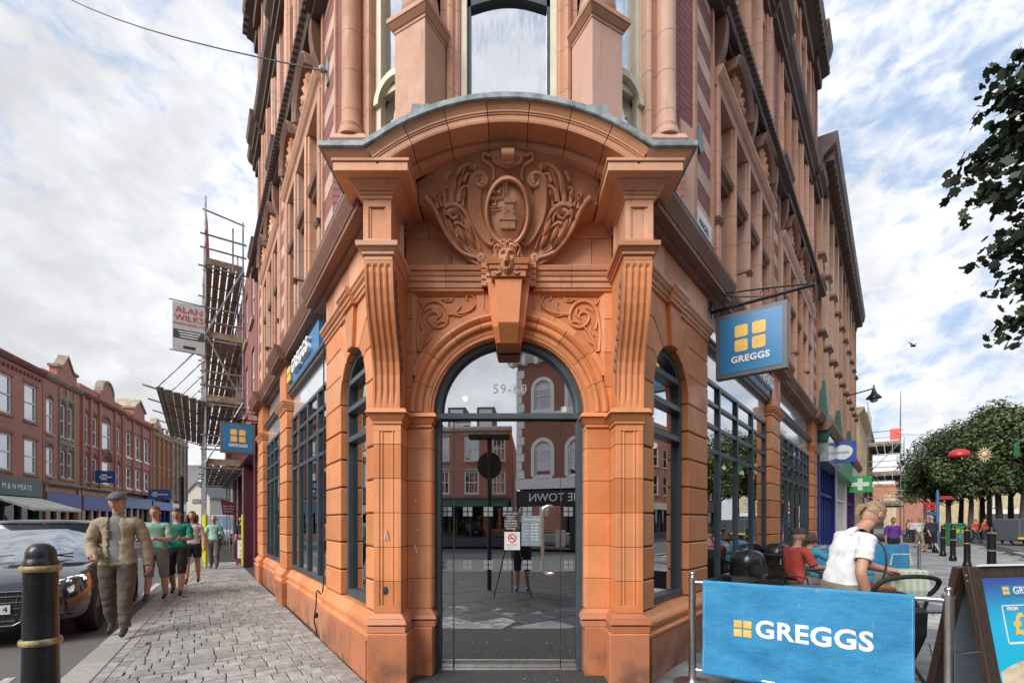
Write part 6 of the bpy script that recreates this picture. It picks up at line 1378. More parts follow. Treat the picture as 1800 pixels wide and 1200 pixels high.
def barrier(PL, PR, label, text=True, name='cafe_barrier'):
    PL, PR = Vector(PL), Vector(PR); d = PR - PL; L = d.length; u = d.normalized(); n = Vector((u.y, -u.x)); fr = Frame(tuple(PL), tuple(u), tuple(n))
    r_ = thing(name, (*((PL + PR) / 2), 0), label, 'barrier')
    for a in (0, L):
        m = MB(fr); m.lathe([(.17, 0), (.17, .02), (.05, .03), (.034, .05), (.032, .96)], a, 0, 20); m.lathe([(.038, .961), (.038, .985), (.015, .99), (.012, 1.0)], a, 0, 20); m.ball((a, 0, 1.022), .024, 12, 8); m.build('post', STEEL, r_, smooth=True)
    m = MB(fr); m.tube([(0, 0, .945), (L, 0, .945)], .019, 10); m.build('top_rail', STEEL, r_, smooth=True); m = MB(fr); m.tube([(0, 0, .145), (L, 0, .145)], .008, 8); m.build('bottom_rail', STEEL, r_, smooth=True)
    a0, a1 = .055 * L, .895 * L; m = MB(fr); nx, nz = 70, 34; rows = []
    def wave(x, z): 
        h = (.97 - z) / .84; return .024 + .020 * h * sin(7.5 * x + 2.2 * z) + .008 * h * sin(17 * x - 6 * z + 1) + .005 * sin(25 * z + 7 * x) * h + .016 * h * h * sin(3 * x + 11 * z) + .008 * sin(9 * x + 9 * z) * abs(sin(2 * x)) + .004 * noise.noise(Vector((x * 9, z * 14, 0)))
    for j in range(nz + 1):
        z = .972 - .842 * j / nz; rows.append([(a0 + (a1 - a0) * i / nx, wave(a0 + (a1 - a0) * i / nx, z), z - .012 * sin(3 * i / nx) * j / nz) for i in range(nx + 1)])
    vs = [p for r in rows for p in r]; k = nx + 1; m.add(vs, [(j * k + i, j * k + i + 1, (j + 1) * k + i + 1, (j + 1) * k + i) for j in range(nz) for i in range(nx)])
    cl_ = m.build('canvas', CLOTH, r_, smooth=True, fix=False); md = cl_.modifiers.new('thick', 'SOLIDIFY'); md.thickness = .003
    if text:
        def lay(o):
            for v in o.data.vertices:
                q = v.co + ORG[o.name] - Vector((*PL, 0)); x = q.dot(Vector((*u, 0))); z = q.z; off = q.dot(Vector((*n, 0)))
                v.co += Vector((*n, 0)) * (wave(x, z) + .004)
        for i in (0, 1):
            for j in (0, 1): 
                m = MB(fr); b = L * .244 - .069 + .075 * i; z = .505 + .076 * j; N_ = 6
                pts = [(b + .063 * p / N_, .003, z + .063 * q / N_) for q in range(N_ + 1) for p in range(N_ + 1)]; m.add(pts, [(q * 7 + p, q * 7 + p + 1, q * 7 + p + 8, q * 7 + p + 7) for q in range(N_) for p in range(N_)]); o = m.build('logo_square', YEL, r_, fix=False); lay(o)
        o = text_mesh('GREGGS', .205, tuple(PL + u * (L * .53)) + (.582,), (*u, 0), (0, 0, 1), WLET, 'canvas_lettering', r_, .002, bold=.006, sx=1.0, xs=1.06)
        bm = bmesh.new(); bm.from_mesh(o.data); bmesh.ops.triangulate(bm, faces=bm.faces)
        bmesh.ops.subdivide_edges(bm, edges=[e for e in bm.edges if e.calc_length() > .03], cuts=2); bm.to_mesh(o.data); bm.free(); lay(o)
    if text:
        for x_ in (a0 + .012, a1 - .016):
            m = MB(fr); qs = [(x_, .0 , z_) for z_ in [.95 - .8 * i / 20 for i in range(21)]]; m.ring([[(x_ + w_, wave(x_, z_) + .0035, z_) for w_ in (0, .004)] for _, _, z_ in qs], closed=False, caps=False); m.build('hem_stitching', flat('stitch_pale', (.25, .42, .55), .8) if 'stitch_pale' not in MATS else MATS['stitch_pale'], r_, fix=False)
    return r_
barrier((1.67, 4.33), (3.09, 3.31), 'near blue canvas cafe barrier lettered in white between two steel posts')
barrier((6.9, 10.9), (9.75, 11.2), 'far plain blue canvas barrier closing the seating area', text=False)
# wooden sandwich board
sb = thing('sandwich_board', (3.6, 3.3, 0), 'large dark timber sandwich board with a food poster at the right edge', 'sandwich board')
rdg = Vector((3.19, 3.33)); su = Vector((.985, .17)).normalized(); sn = Vector((su.y, -su.x)); Hs = 1.2; Wd = .86
def board_face(sgn, spread):
    up = (Vector((-sn.x * sgn * spread, -sn.y * sgn * spread, Hs))).normalized(); base = Vector((*(rdg + sn * sgn * (spread + .03)), 0)); nn = Vector((*su, 0)).cross(up)
    nn = nn * (1 if nn.dot(Vector((*sn, 0))) * sgn > 0 else -1)
    class F2:
        def __call__(s_, a, b, c): return base + Vector((*su, 0)) * a + nn * b + up * c
    return F2(), up, nn, base
FA, upA, nA, bA = board_face(1, .20); FB_, upB, nB, bB = board_face(-1, .24)
for F_, nm in ((FA, 'front'), (FB_, 'back')):
    for a0, a1 in ((0, .10), (Wd - .10, Wd)): m = MB(F_); m.box(a0, a1, -.025, .02, 0, 1.2); m.build('leg_rail', DWOOD, sb, bev=.004)
    for c0, c1 in ((.10, .19), (1.12, 1.2)): m = MB(F_); m.box(.101, Wd - .101, -.02, .008, c0, c1); m.build('cross_rail', DWOOD, sb, bev=.004)
m = MB(FB_); m.box(.10, Wd - .1, -.005, .0, .19, 1.12); m.build('back_panel', flat('grey_panel', (.22, .26, .30), .5), sb)
for c in (1.14, 1.10):
    for a in (-.001,): m = MB(FA); m.ball((-.004, .0, c), .007, 8, 6); m.build('bolt', STEEL, sb, smooth=True)
m = MB(); m.tube([tuple(FA(-.002, 0, .62)), tuple(FA(-.03, -.1, .60)), tuple(FB_(-.002, 0, .63))], .004, 5); m.build('stay_chain', STEEL, sb)
PO = NB('poster_sky'); z = PO.xyz(PO.pos())[2]; PO.L(PO.mix(PO.ramp(z, .75, 1.15), (.015, .50, .78), (.035, .05, .30)), PO.b.inputs['Base Color']); PO.b.inputs['Roughness'].default_value = .3
m = MB(FA); m.box(.101, Wd - .101, .009, .012, .19, 1.12); pz = m.build('poster', PO.m, sb)
m = MB(FA); m.box(.10, Wd - .10, .0, .03, 1.2, 1.215); m.build('poster_rail', WHITE, sb)
m = MB(FA); m.box(.25, .66, .0125, .014, .985, 1.065); m.build('poster_logo_bar', SIGNB, pz)
for i in (0, 1):
    for j in (0, 1): m = MB(FA); m.box(.265 + .03 * i, .29 + .03 * i, .0142, .0152, 1.0 + .03 * j, 1.025 + .03 * j); m.build('poster_logo', YEL, pz)
text_mesh('GREGGS', .072, FA(.49, .0145, 1.025), (*su, 0), upA, WLET, 'poster_lettering', pz, .0006, bold=.0015)
m = MB(FA)
for a0, a1, c0, c1 in ((.23, .70, .92, .928), (.23, .70, .66, .675), (.23, .238, .66, .928), (.692, .70, .66, .928)): m.box(a0, a1, .0125, .0142, c0, c1)
m.build('price_box', WLET, pz)
text_mesh('FROM', .035, FA(.32, .0145, .90), (*su, 0), upA, WLET, 'poster_lettering', pz, .0006, bold=.001); text_mesh('£3', .20, FA(.40, .0145, .79), (*su, 0), upA, YEL, 'poster_lettering', pz, .0006, bold=.006)
text_mesh('BREAKFAST', .040, FA(.47, .0145, .725), (*su, 0), upA, WLET, 'poster_lettering', pz, .0006, bold=.001); text_mesh('+ HOT DRINK', .030, FA(.47, .0145, .69), (*su, 0), upA, WLET, 'poster_lettering', pz, .0006)
m = MB(FA); m.poly_b([(.12, .20), (.12, .42)] + [(.12 + .62 * i / 14, .42 + .13 * sin(pi * (.15 + .8 * i / 14))) for i in range(15)] + [(.74, .20)], .0122, .0138); m.build('bun_print', mk('bun_print', (.72, .60, .42), .4, var=.2, nscale=14, bump=0), pz)
m = MB(FA); m.poly_b([(.12, .20), (.12, .31), (.3, .33), (.5, .31), (.74, .34), (.74, .20)], .0139, .0148); m.build('filling_print', mk('filling_print', (.45, .06, .03), .4, var=.6, nscale=18, bump=0), pz)
# left pavement board and flag
ab = thing('pavement_board', tuple(FL(14.1, .35, 0)), 'maroon arched pavement board outside the shop beneath the scaffold', 'sandwich board')
MAR = flat('board_maroon', (.17, .02, .05), .4); fb = Frame(tuple(FL(14.1, .0, 0).xy), (-.96, .1), (-.1, -.96)); fb = Frame(tuple((Vector((432 - 900, 0)) / 822 * 16.2 + Vector((0, 16.2)))), (1, 0), (0, -1))
for s, sp in ((1, 0), (-1, .4)):
    m = MB(fb); m.ring([[(a, -.02 - sp * (1 - c / 1.1), c) for a, c in [(-.32, 0), (-.32, .95)] + [(-.32 * cos(pi * i / 10), .95 + .2 * sin(pi * i / 10)) for i in range(1, 10)] + [(.32, .95), (.32, 0), (.27, 0), (.27, .12), (-.27, .12), (-.27, 0)]], [(a, .02 - sp * (1 - c / 1.1), c) for a, c in [(-.32, 0), (-.32, .95)] + [(-.32 * cos(pi * i / 10), .95 + .2 * sin(pi * i / 10)) for i in range(1, 10)] + [(.32, .95), (.32, 0), (.27, 0), (.27, .12), (-.27, .12), (-.27, 0)]]]); m.build('board_frame', MAR, ab)
plate(fb, -.27, .27, .021, .25, .88, NOTE, 'poster', ab); text_mesh('TIMPSON', .11, fb(0, .03, 1.0), (1, 0, 0), (0, 0, 1), WLET, 'board_lettering', ab, .003); text_mesh('Buy 2', .10, fb(0, .028, .80), (1, 0, 0), (0, 0, 1), INK, 'board_lettering', ab, .002); text_mesh('Save more', .09, fb(0, .028, .70), (1, 0, 0), (0, 0, 1), INK, 'board_lettering', ab, .002)
m = MB(fb); m.ball((-.1, .02, .5), (.1, .012, .06)); m.ball((.1, .02, .48), (.05, .012, .09)); m.box(-.2, .2, .021, .03, .33, .38); m.build('poster_picture', flat('picture_grey', (.25, .27, .32), .5), ab)
fs_ = thing('hanging_flag_sign', tuple(FL(16.2, .5, 2)), 'maroon swallowtail sign hanging under the scaffold deck', 'sign'); m = MB(FL)
m.ring([[(16.2, b, z) for b, z in ((.1, 1.75), (.1, 2.2), (.62, 2.35), (.55, 1.78))], [(16.24, b, z) for b, z in ((.1, 1.75), (.1, 2.2), (.62, 2.35), (.55, 1.78))]]); m.build('sign_board', MAR, fs_)
for i, tx in enumerate(('Shoe repairs', 'Key cutting', 'Engraving')): text_mesh(tx, .07, FL(16.19, .36, 2.1 - .1 * i), -FL.n, (0, 0, 1), WLET, 'sign_lettering', fs_, .002)
# ------------------------------------------------------------------ overhead bits
cb = thing('overhead_cable', (-2.2, 5.8, 7.1), 'thin cable anchored by a steel plate high on the left front', 'cable'); A_ = Vector(FL(1.72, .04, 7.08)); Z_ = Vector((-13.9, 12, 16.5))
m = MB(); m.tube([tuple(A_.lerp(Z_, i / 12) - Vector((0, 0, .5 * sin(pi * i / 12)))) for i in range(13)], .009, 5); m.build('wire', BLACKM, cb); m = MB(FL); m.box(1.68, 1.76, .03, .05, 6.92, 7.24); m.ball((1.72, .1, 7.08), .045, 8, 6); m.build('anchor_plate', GALV, cb)
dc = thing('drain_cable', tuple(FL(2.03, .1, .3)), 'loose black cable dangling down the wall beside the left shop window', 'cable'); m = MB(FL)
m.tube(smooth_path([(2.02, .02, 4.2), (2.02, .02, 2.5), (2.03, .02, .72), (2.03, .10, .62), (2.0, .12, .42), (2.06, .13, .25), (2.03, .11, .10), (2.05, .10, .04)], 4), .009, 6); m.build('wire', RUBBER, dc); m = MB(FL); m.ball((2.03, .11, .30), (.025, .025, .04)); m.build('plug', PLASTIC, dc)
st = thing('festoon_wire', (28, 25, 6), 'thin wire strung across the right street', 'cable'); m = MB(); m.tube([tuple(PX(1575 + 26 * i, 762 + 2 * sin(i), 26)) for i in range(12)], .012, 4); m.build('wire', BLACKM, st)
def decor(px, py, Y, name, label): p = PX(px, py, Y); return thing(name, tuple(p), label, 'street decoration'), p
r_, p = decor(1686, 798, 26, 'toadstool_decoration', 'red domed ornament hanging before the trees'); m = MB(); m.ring([[(p.x + .48 * k * cos(2 * pi * i / 20), p.y + .48 * k * sin(2 * pi * i / 20), p.z + z) for i in range(20)] for k, z in ((1, -.12), (1.02, -.05), (.85, .14), (.5, .25), (.05, .3))]); m.build('cap', flat('ornament_red', (.50, .02, .03), .4), r_, smooth=True); m = MB(); m.tube([(p.x, p.y, p.z + .3), (p.x, p.y, p.z + .75)], .01, 4); m.build('hanger', BLACKM, r_)
r_, p = decor(1731, 798, 26, 'daisy_decoration', 'white wire daisy with a yellow centre hanging before the trees')
for i in range(14): a = 2 * pi * i / 14; m = MB(); m.ring([[(p.x + rr_ * cos(a) - w * sin(a), p.y + d_, p.z + rr_ * sin(a) + w * cos(a)) for rr_, w in ((.12, .0), (.28, .045), (.44, .0), (.28, -.045))] for d_ in (0, .02)]); m.build('petal', PALE, r_)
m = MB(); m.ball(tuple(p), (.15, .06, .15)); m.build('centre', YEL, r_, smooth=True)
r_, p = decor(1788, 792, 26, 'leaf_decoration', 'green leaf shaped ornament hanging right of the daisy'); m = MB(); m.ring([[(p.x + x, p.y + d_, p.z + z) for x, z in ((0, .5), (.16, .15), (.14, -.28), (0, -.4), (-.16, -.2), (-.14, .14))] for d_ in (0, .04)]); m.build('leaf_body', flat('ornament_green', (.03, .16, .05), .5), r_)
r_, p = decor(1613, 794, 26, 'apple_decoration', 'pale wire apple outline hanging by the far scaffold')
for k in range(5): m = MB(); a = pi * k / 5; m.tube([(p.x + .4 * sin(t) * cos(a), p.y + .4 * sin(t) * sin(a), p.z + .42 * cos(t)) for t in [2 * pi * i / 20 for i in range(21)]], .012, 4); m.build('wire_hoop', GALV, r_)
r_, p = decor(1605, 608, 30, 'flying_bird', 'dark bird gliding in the right hand sky'); r_['category'] = 'bird'; m = MB(); m.ball(tuple(p), (.22, .07, .06), 10, 6); m.add([(p.x - .08, p.y, p.z), (p.x + .08, p.y, p.z), (p.x + .22, p.y + .3, p.z + .28), (p.x + .12, p.y + .55, p.z + .5)], [(0, 1, 2, 3)]); m.add([(p.x - .08, p.y, p.z + .01), (p.x + .08, p.y, p.z + .01), (p.x - .05, p.y - .4, p.z + .1), (p.x - .2, p.y - .55, p.z + .02)], [(0, 1, 2, 3)]); m.build('body', BLACKM, r_, fix=False)
# fingerpost, mural bin, red chairs, stall, lamp column, van
fp = thing('fingerpost', tuple(GP(1648, 964)), 'blue fingerpost with red and blue direction arms', 'sign post'); Y = 26.; X = (1648 - 900) / 822 * Y; fp.location = (X, Y, 0); ORG[fp.name] = Vector((X, Y, 0))
m = MB(); m.lathe([(.16, 0), (.14, .3), (.08, .5), (.075, 3.1), (.02, 3.3)], X, Y, 12); m.build('post', flat('post_blue', (.03, .15, .32), .4), fp, smooth=True)
FRD = flat('finger_red', (.45, .05, .05), .5); f = Frame((X, Y), (1, 0), (0, -1))
for a0, a1, z, mt in ((.05, .75, 2.85, FRD), (-.72, -.05, 2.5, FRD), (-.62, -.05, 2.25, FRD), (-.58, -.05, 1.98, MATS['post_blue'])):
    m = MB(f); e = a1 if a0 > 0 else a0; i_ = a0 if a0 > 0 else a1; m.poly_b([(i_, z - .1), (e, z - .1), (e + (.1 if a0 > 0 else -.1), z), (e, z + .1), (i_, z + .1)], -.02, .02); m.build('direction_arm', mt, fp)
mb_ = thing('painted_bin', (25.9, 28.5, 0), 'green recycling bin painted with bright blobs beside the plaza trees', 'bin'); X, Y = (1679 - 900) / 822 * 29, 29; mb_.location = (X, Y, 0); ORG[mb_.name] = Vector((X, Y, 0))
m = MB(); m.box(X - .38, X + .38, Y - .35, Y + .35, .05, 1.3); m.build('body', flat('bin_green', (.05, .22, .07), .5), mb_, bev=.03); m = MB(); m.box(X - .4, X + .4, Y - .37, Y + .37, 1.301, 1.42); m.build('lid', flat('lid_teal', (.03, .20, .25), .5), mb_, bev=.04)
for i, (dx, z, c) in enumerate(((-.22, .35, (.2, .05, .4)), (.15, .9, (.6, .3, .05)), (.2, .4, (.5, .05, .1)), (-.15, .95, (.5, .5, .05)), (.0, .62, (.05, .3, .5)))): m = MB(); m.ball((X + dx, Y - .355, z), (.12, .012, .14)); m.build('painted_blob', flat('blob%d' % i, c, .5), mb_)
stl = thing('market_stall', (31.6, 28, 0), 'dark grey market stall with yellow trim at the right edge', 'stall'); X, Y = (1812 - 900) / 822 * 30, 30; stl.location = (X, Y, 0); ORG[stl.name] = Vector((X, Y, 0))
m = MB(); m.box(X - 1.6, X + 1.6, Y - .8, Y + .8, .3, 1.7); m.build('body', flat('stall_grey', (.09, .10, .12), .5), stl, bev=.04); m = MB(); m.box(X - 1.7, X + 1.7, Y - 1.0, Y - .8, .42, .55); m.build('trim', YEL, stl)
for i in (-1, 1): m = MB(); m.ring([[(X + i * 1.0 + .28 * cos(a), Y - .82 + d_, .3 + .28 * sin(a)) for a in [2 * pi * k / 16 for k in range(16)]] for d_ in (0, .15)]); m.build('wheel', RUBBER, stl)
lc = thing('lamp_column', (-14.2, 20, 0), 'black lamp column on the left pavement in front of the end houses', 'lamp post'); X, Y = (319 - 900) / 822 * 20, 20; lc.location = (X, Y, 0); ORG[lc.name] = Vector((X, Y, 0))
m = MB(); m.lathe([(.14, 0), (.13, .9), (.09, 1.0), (.085, 3.3), (.10, 3.4), (.02, 3.5)], X, Y, 12); m.build('column', BLACK, lc, smooth=True)
def tyre(m_, x, y, z, r, w): m_.ring([[(x + s, y + rr * cos(a), z + rr * sin(a)) for rr, s in ((r * .62, -w / 2), (r * .93, -w / 2), (r, -w * .35), (r, w * .35), (r * .93, w / 2), (r * .62, w / 2))] for a in [2 * pi * i / 22 for i in range(23)]], closed=True, caps=False)
# ------------------------------------------------------------------ parked car
CARP = NB('car_paint_black'); CARP.b.inputs['Base Color'].default_value = (.012, .013, .016, 1); CARP.b.inputs['Roughness'].default_value = .12; CARP.b.inputs['Coat Weight'].default_value = 1; CARP.b.inputs['Coat Roughness'].default_value = .02; CARP = CARP.m
CHR = mk('chrome_trim', (.6, .6, .6), .15, metal=1, bump=0); CGL = glassmat('car_glass', .30, (.1, .12, .13))
def make_car(label, paint, van=False):
    t = thing('parked_van' if van else 'parked_car', (0, 0, 0), label, 'van' if van else 'car'); L = 4.6; 
    secs = [(.0, .55, .30, .60), (.04, .74, .26, .70), (.14, .86, .24, .78), (.35, .915, .23, .87), (.75, .93, .23, .945), (1.15, .935, .23, 1.0), (1.5, .935, .23, 1.03), (2.4, .94, .23, 1.03), (3.6, .94, .23, 1.05), (4.2, .92, .24, 1.05), (4.5, .86, .28, .98), (4.62, .7, .35, .85)]
    m = MB(); rings = []
    for y, w, zb_, zt_ in secs:
        h = zt_ - zb_; half = [(0, zb_), (w * .8, zb_), (w * .96, zb_ + .06), (w, zb_ + h * .35), (w * .985, zb_ + h * .7), (w * .94, zt_ - .05), (w * .86, zt_ - .012), (w * .5, zt_ + .012), (0, zt_ + .02)]
        rings.append([(x, y, z) for x, z in half] + [(-x, y, z) for x, z in half[-2:0:-1]])
    m.ring(rings); body = m.build('body', paint, t, smooth=True)
    h = 1.6 if not van else 2.0
    m = MB()
    bot = [(-.80, 1.28), (-.4, 1.14), (.4, 1.14), (.80, 1.28), (.87, 2.0), (.87, 3.6), (.78, 4.35), (-.78, 4.35), (-.87, 3.6), (-.87, 2.0)]; top = [(-.62, 2.05), (-.35, 1.95), (.35, 1.95), (.62, 2.05), (.68, 2.5), (.68, 3.5), (.60, 4.0), (-.60, 4.0), (-.68, 3.5), (-.68, 2.5)]
    m.ring([[(x, y, 1.0) for x, y in bot], [(x, y, h - .07) for x, y in top]]); m.build('greenhouse', CGL if not van else CGL, t, smooth=True)
    m = MB(); m.ring([[(x * 1.02, y, h - .09) for x, y in top], [(x * 1.0, y, h - .045) for x, y in top], [(x * .9, y * .97 + .09, h - .01) for x, y in top], [(x * .5, y * .9 + .3, h + .01) for x, y in top]]); m.build('roof', paint, t, smooth=True)
    for a in ((0, 0), (3, 3)): m = MB(); m.tube([(bot[a[0]][0] * 1.01, bot[a[0]][1], 1.0), (top[a[0]][0] * 1.02, top[a[0]][1], h - .06)], .028, 6); m.build('windscreen_pillar', paint, t, smooth=True)
    for s in (-1, 1):
        m = MB(); m.tube([(s * .88, 2.75, 1.0), (s * .69, 2.9, h - .07)], .035, 6); m.build('door_pillar', BLACKM, t)
        for y in (.85, 3.65):
            w = setp(MB().build('wheel', RUBBER, t)) if False else None; m = MB(); tyre(m, s * .84, y, .34, .34, .22); w = m.build('wheel', RUBBER, t, smooth=True); m = MB(); m.ring([[(s * .88 + d_, y + .21 * cos(a), .34 + .21 * sin(a)) for a in [2 * pi * k / 16 for k in range(16)]] for d_ in (-.05, .05)]); m.build('wheel_rim', CHR, w)
        m = MB(); m.ring([[(s * x, y, z) for x, y, z in ((.60, .075, .70), (.80, .20, .72), (.90, .42, .79), (.86, .42, .855), (.66, .22, .82), (.56, .12, .76))], [(s * x, y - .02, z + .005) for x, y, z in ((.60, .075, .70), (.80, .20, .72), (.90, .42, .79), (.86, .42, .855), (.66, .22, .82), (.56, .12, .76))]]); hl = m.build('headlight', CGL, t)
        for x, y, z in ((.66, .12, .765), (.76, .2, .785)): m = MB(); m.ball((s * x, y, z), .035, 10, 6); m.build('headlight_lens', CHR, hl, smooth=True)
        m = MB(); m.ball((s * .66, .06, .42), (.05, .03, .04), 10, 6); m.build('fog_lamp', CHR, t, smooth=True)
        m = MB(); m.ball((s * 1.0, 1.62, 1.08), (.10, .07, .07), 10, 6); m.build('door_mirror', paint, t, smooth=True)
    m = MB(); m.poly_b([(-.40, .70), (.40, .70), (.34, .34), (.28, .30), (-.28, .30), (-.34, .34)], -.03, .06); m.build('grille', BLACKM, t)
    m = MB(); q = [(-.41, .71), (.41, .71), (.35, .33), (.28, .29), (-.28, .29), (-.35, .33), (-.41, .71)]; m.tube([(a, -.035, c) for a, c in q], .012, 6)
    for i in range(5): z = .65 - .075 * i; m.tube([(-.38 + .02 * i, -.035, z), (.38 - .02 * i, -.035, z)], .006, 5)
    for i in range(7): x = -.33 + .11 * i; m.tube([(x, -.034, .70), (x * .85, -.034, .32)], .004, 5)
    m.build('grille_surround', flat('grille_metal', (.16, .16, .165), .35, .6) if 'grille_metal' not in MATS else MATS['grille_metal'], t)
    m = MB(); m.box(-.26, .26, -.06, -.04, .44, .55); pt = m.build('number_plate', WHITE, t); text_mesh('4', .095, (.215, -.062, .495), (1, 0, 0), (0, 0, 1), INK, 'plate_lettering', pt, .001)
    m = MB(); m.box(-.3, .3, .02, .10, .24, .30); m.box(-.85, -.55, .03, .12, .33, .36); m.box(.55, .85, .05, .14, .33, .36); m.build('lower_intake', BLACKM, t)
    m = MB(); m.tube([(-.55, 1.22, 1.05), (-.1, 1.30, 1.10)], .01, 5); m.tube([(.1, 1.2, 1.05), (.55, 1.30, 1.11)], .01, 5); m.build('wiper', BLACKM, t)
    return t
car = make_car('glossy black estate car parked against the left kerb', CARP); car.location = (-6.62, 5.85, -.12); car.rotation_euler.z = R(30.2); car.scale = (1, 1, 1.03)
van = make_car('white van parked beyond the scaffold tunnel', WHITE, True); van.location = (-19.6, 31, -.02); van.rotation_euler.z = R(28)
car2 = copytree(car); car2.location = (-29, 41, -.12); car2['label'] = 'dark car standing far down the left street'; car2.rotation_euler.z = R(25)
# ------------------------------------------------------------------ cafe furniture, bicycle, buggy
def chair(label):
    t = thing('cafe_chair', (0, 0, 0), label, 'chair', 'black cafe chairs outside the shop'); 
    m = MB(); m.box(-.21, .21, -.2, .22, .435, .46); m.build('seat', PLASTIC, t, bev=.012)
    m = MB(); m.ring([[(.22 * sin(a), .22 - .07 * (1 - abs(sin(a))) * -1 - .05 * abs(sin(a)) + d_, z) for a in [R(-80 + 20 * i) for i in range(9)]] + [(.22 * sin(a), .24 - .05 * abs(sin(a)) + d_ + .02 + .07 * (1 - abs(sin(a))), z) for a in [R(80 - 20 * i) for i in range(9)]] for z, d_ in ((.60, 0), (.72, .02), (.84, .04))]); m.build('backrest', PLASTIC, t, smooth=True)
    for x in (-.19, .19):
        for y in (-.18, .2): m = MB(); m.tube([(x * 1.08, y * 1.1, 0), (x, y, .44)], .012, 6); m.build('leg', PLASTIC, t)
        m = MB(); m.tube([(x, .2, .44), (x, .25, .84)], .011, 6); m.tube([(x, .24, .66), (x * 1.1, .0, .66), (x * 1.08, -.15, .62), (x, -.18, .44)], .011, 6); m.build('armrest', PLASTIC, t, smooth=True)
    return t
ch0 = chair('x')
cl_ = [((2.95, 5.05), 20, 'black cafe chair just behind the left half of the near barrier'), ((3.35, 4.75), -160, 'black cafe chair standing behind the waitress at the near barrier'), ((3.0, 5.9), 120, 'black cafe chair tucked beside the nearer litter bin'), ((4.45, 7.45), 80, 'black cafe chair the man in red sits on'), ((4.15, 6.1), -70, 'black cafe chair between the grey table and the waitress'), ((5.7, 8.6), 60, 'black cafe chair under the woman in blue')]
for i, ((x, y), a, lb) in enumerate(cl_): o = ch0 if i == 0 else copytree(ch0); o.location = (x, y, 0); o.rotation_euler.z = R(a); o['label'] = lb
def table(x, y, lb, mat):
    t = thing('cafe_table', (x, y, 0), lb, 'table'); m = MB(); m.box(x - .33, x + .33, y - .33, y + .33, .70, .735); m.build('table_top', mat, t, bev=.015); m = MB(); m.lathe([(.25, 0), (.24, .02), (.03, .05), (.028, .70)], x, y, 14); m.build('pedestal', PLASTIC, t, smooth=True)
TT = flat('slate_table', (.10, .11, .13), .4)
table(5.15, 7.35, 'square slate grey cafe table in front of the man in red', TT); table(3.65, 5.4, 'square slate grey cafe table by the waitress', TT)
bk_ = thing('bicycle', (0, 0, 0), 'black bicycle leaning by the shop window behind the litter bins', 'bicycle')
for y in (0, 1.05):
    m = MB(); tyre(m, 0, y, .34, .34, .045); w = m.build('wheel', RUBBER, bk_, smooth=True); m = MB()
    for i in range(12): a = pi * i / 12; m.tube([(0, y - .3 * cos(a), .34 - .3 * sin(a)), (0, y + .3 * cos(a), .34 + .3 * sin(a))], .003, 4)
    setp(m.build('spokes', STEEL, w), kind='stuff')
m = MB(); [m.tube(q, .018, 7) for q in ([(0, 0, .34), (0, .12, .62), (0, .2, .88)], [(0, .14, .68), (0, .62, .80)], [(0, .14, .66), (0, .5, .32)], [(0, .5, .32), (0, .66, .9)], [(0, .62, .80), (0, 1.05, .34)], [(0, .5, .32), (0, 1.05, .34)])]; m.build('frame', BLACK, bk_, smooth=True)
m = MB(); m.tube([(-.3, .14, .97), (-.12, .2, .95), (.12, .2, .95), (.3, .14, .97)], .014, 7); m.tube([(0, .2, .86), (0, .2, .95)], .015, 6); m.build('handlebar', BLACKM, bk_, smooth=True)
m = MB(); m.ball((0, .68, .93), (.07, .14, .035), 10, 6); m.build('saddle', BLACKM, bk_, smooth=True); m = MB(); m.ring([[(d_, .5 + .09 * cos(a), .32 + .09 * sin(a)) for a in [2 * pi * k / 14 for k in range(14)]] for d_ in (.03, .04)]); m.tube([(.05, .5, .32), (.06, .6, .2)], .01, 5); m.build('crank', STEEL, bk_)
bk_.location = (4.35, 7.6, 0); bk_.rotation_euler.z = R(-35)
bc2 = copytree(bk_); bc2.location = (4.85, 8.7, 0); bc2.rotation_euler.z = R(-48); bc2['label'] = 'second bicycle parked farther along the shop window'
bg_ = thing('baby_buggy', (3.05, 3.72, 0), 'black baby buggy parked behind the right end of the near barrier', 'pushchair'); O_ = Vector((3.05, 3.72, 0)); fB = Frame((3.05, 3.72), (.97, .1), (-.1, .97))
m = MB(fB); m.tube(smooth_path([(-.26, -.05, .93), (-.27, -.1, 1.0), (-.22, -.14, 1.06), (0, -.16, 1.085), (.22, -.14, 1.06), (.27, -.1, 1.0), (.26, -.05, .93)], 4), .018, 8); m.build('handle', RUBBER, bg_, smooth=True)
m = MB(fB); m.ring([[(.25 * cos(a) * q, .18 + y_ + .0, z_ + .17 * q * sin(a)) for a in [pi * i / 12 for i in range(13)]] for y_, z_, q in ((-.2, .74, .8), (-.16, .78, 1), (.1, .80, 1.05), (.3, .74, 1.0), (.36, .66, .8))]); m.build('hood', BLACKM, bg_, smooth=True)
m = MB(fB); m.ring([[(x, y, z) for x, y in ((-w, y0), (w, y0), (w * .9, y1), (-w * .9, y1))] for z, w, y0, y1 in ((.20, .15, .1, .35), (.35, .21, .02, .5), (.6, .25, -.06, .55), (.82, .24, -.08, .5))]); m.build('seat_unit', BLACKM, bg_, bev=.03)
for x in (-.25, .25): m = MB(fB); m.tube([(x, -.06, .95), (x, .1, .5), (x, .55, .12)], .014, 6); m.tube([(x, .3, .55), (x, -.1, .12)], .014, 6); m.build('chassis_tube', BLACKM, bg_, smooth=True)
for x in (-.25, .25):
    for y in (-.1, .6): m = MB(fB); tyre(m, x, y, .11, .11, .04); m.build('wheel', RUBBER, bg_, smooth=True)
sbg = thing('striped_bag', (3.55, 4.25, 0), 'pale green striped shopping bag standing on the table beyond the buggy', 'bag'); X, Y = 3.62, 4.35
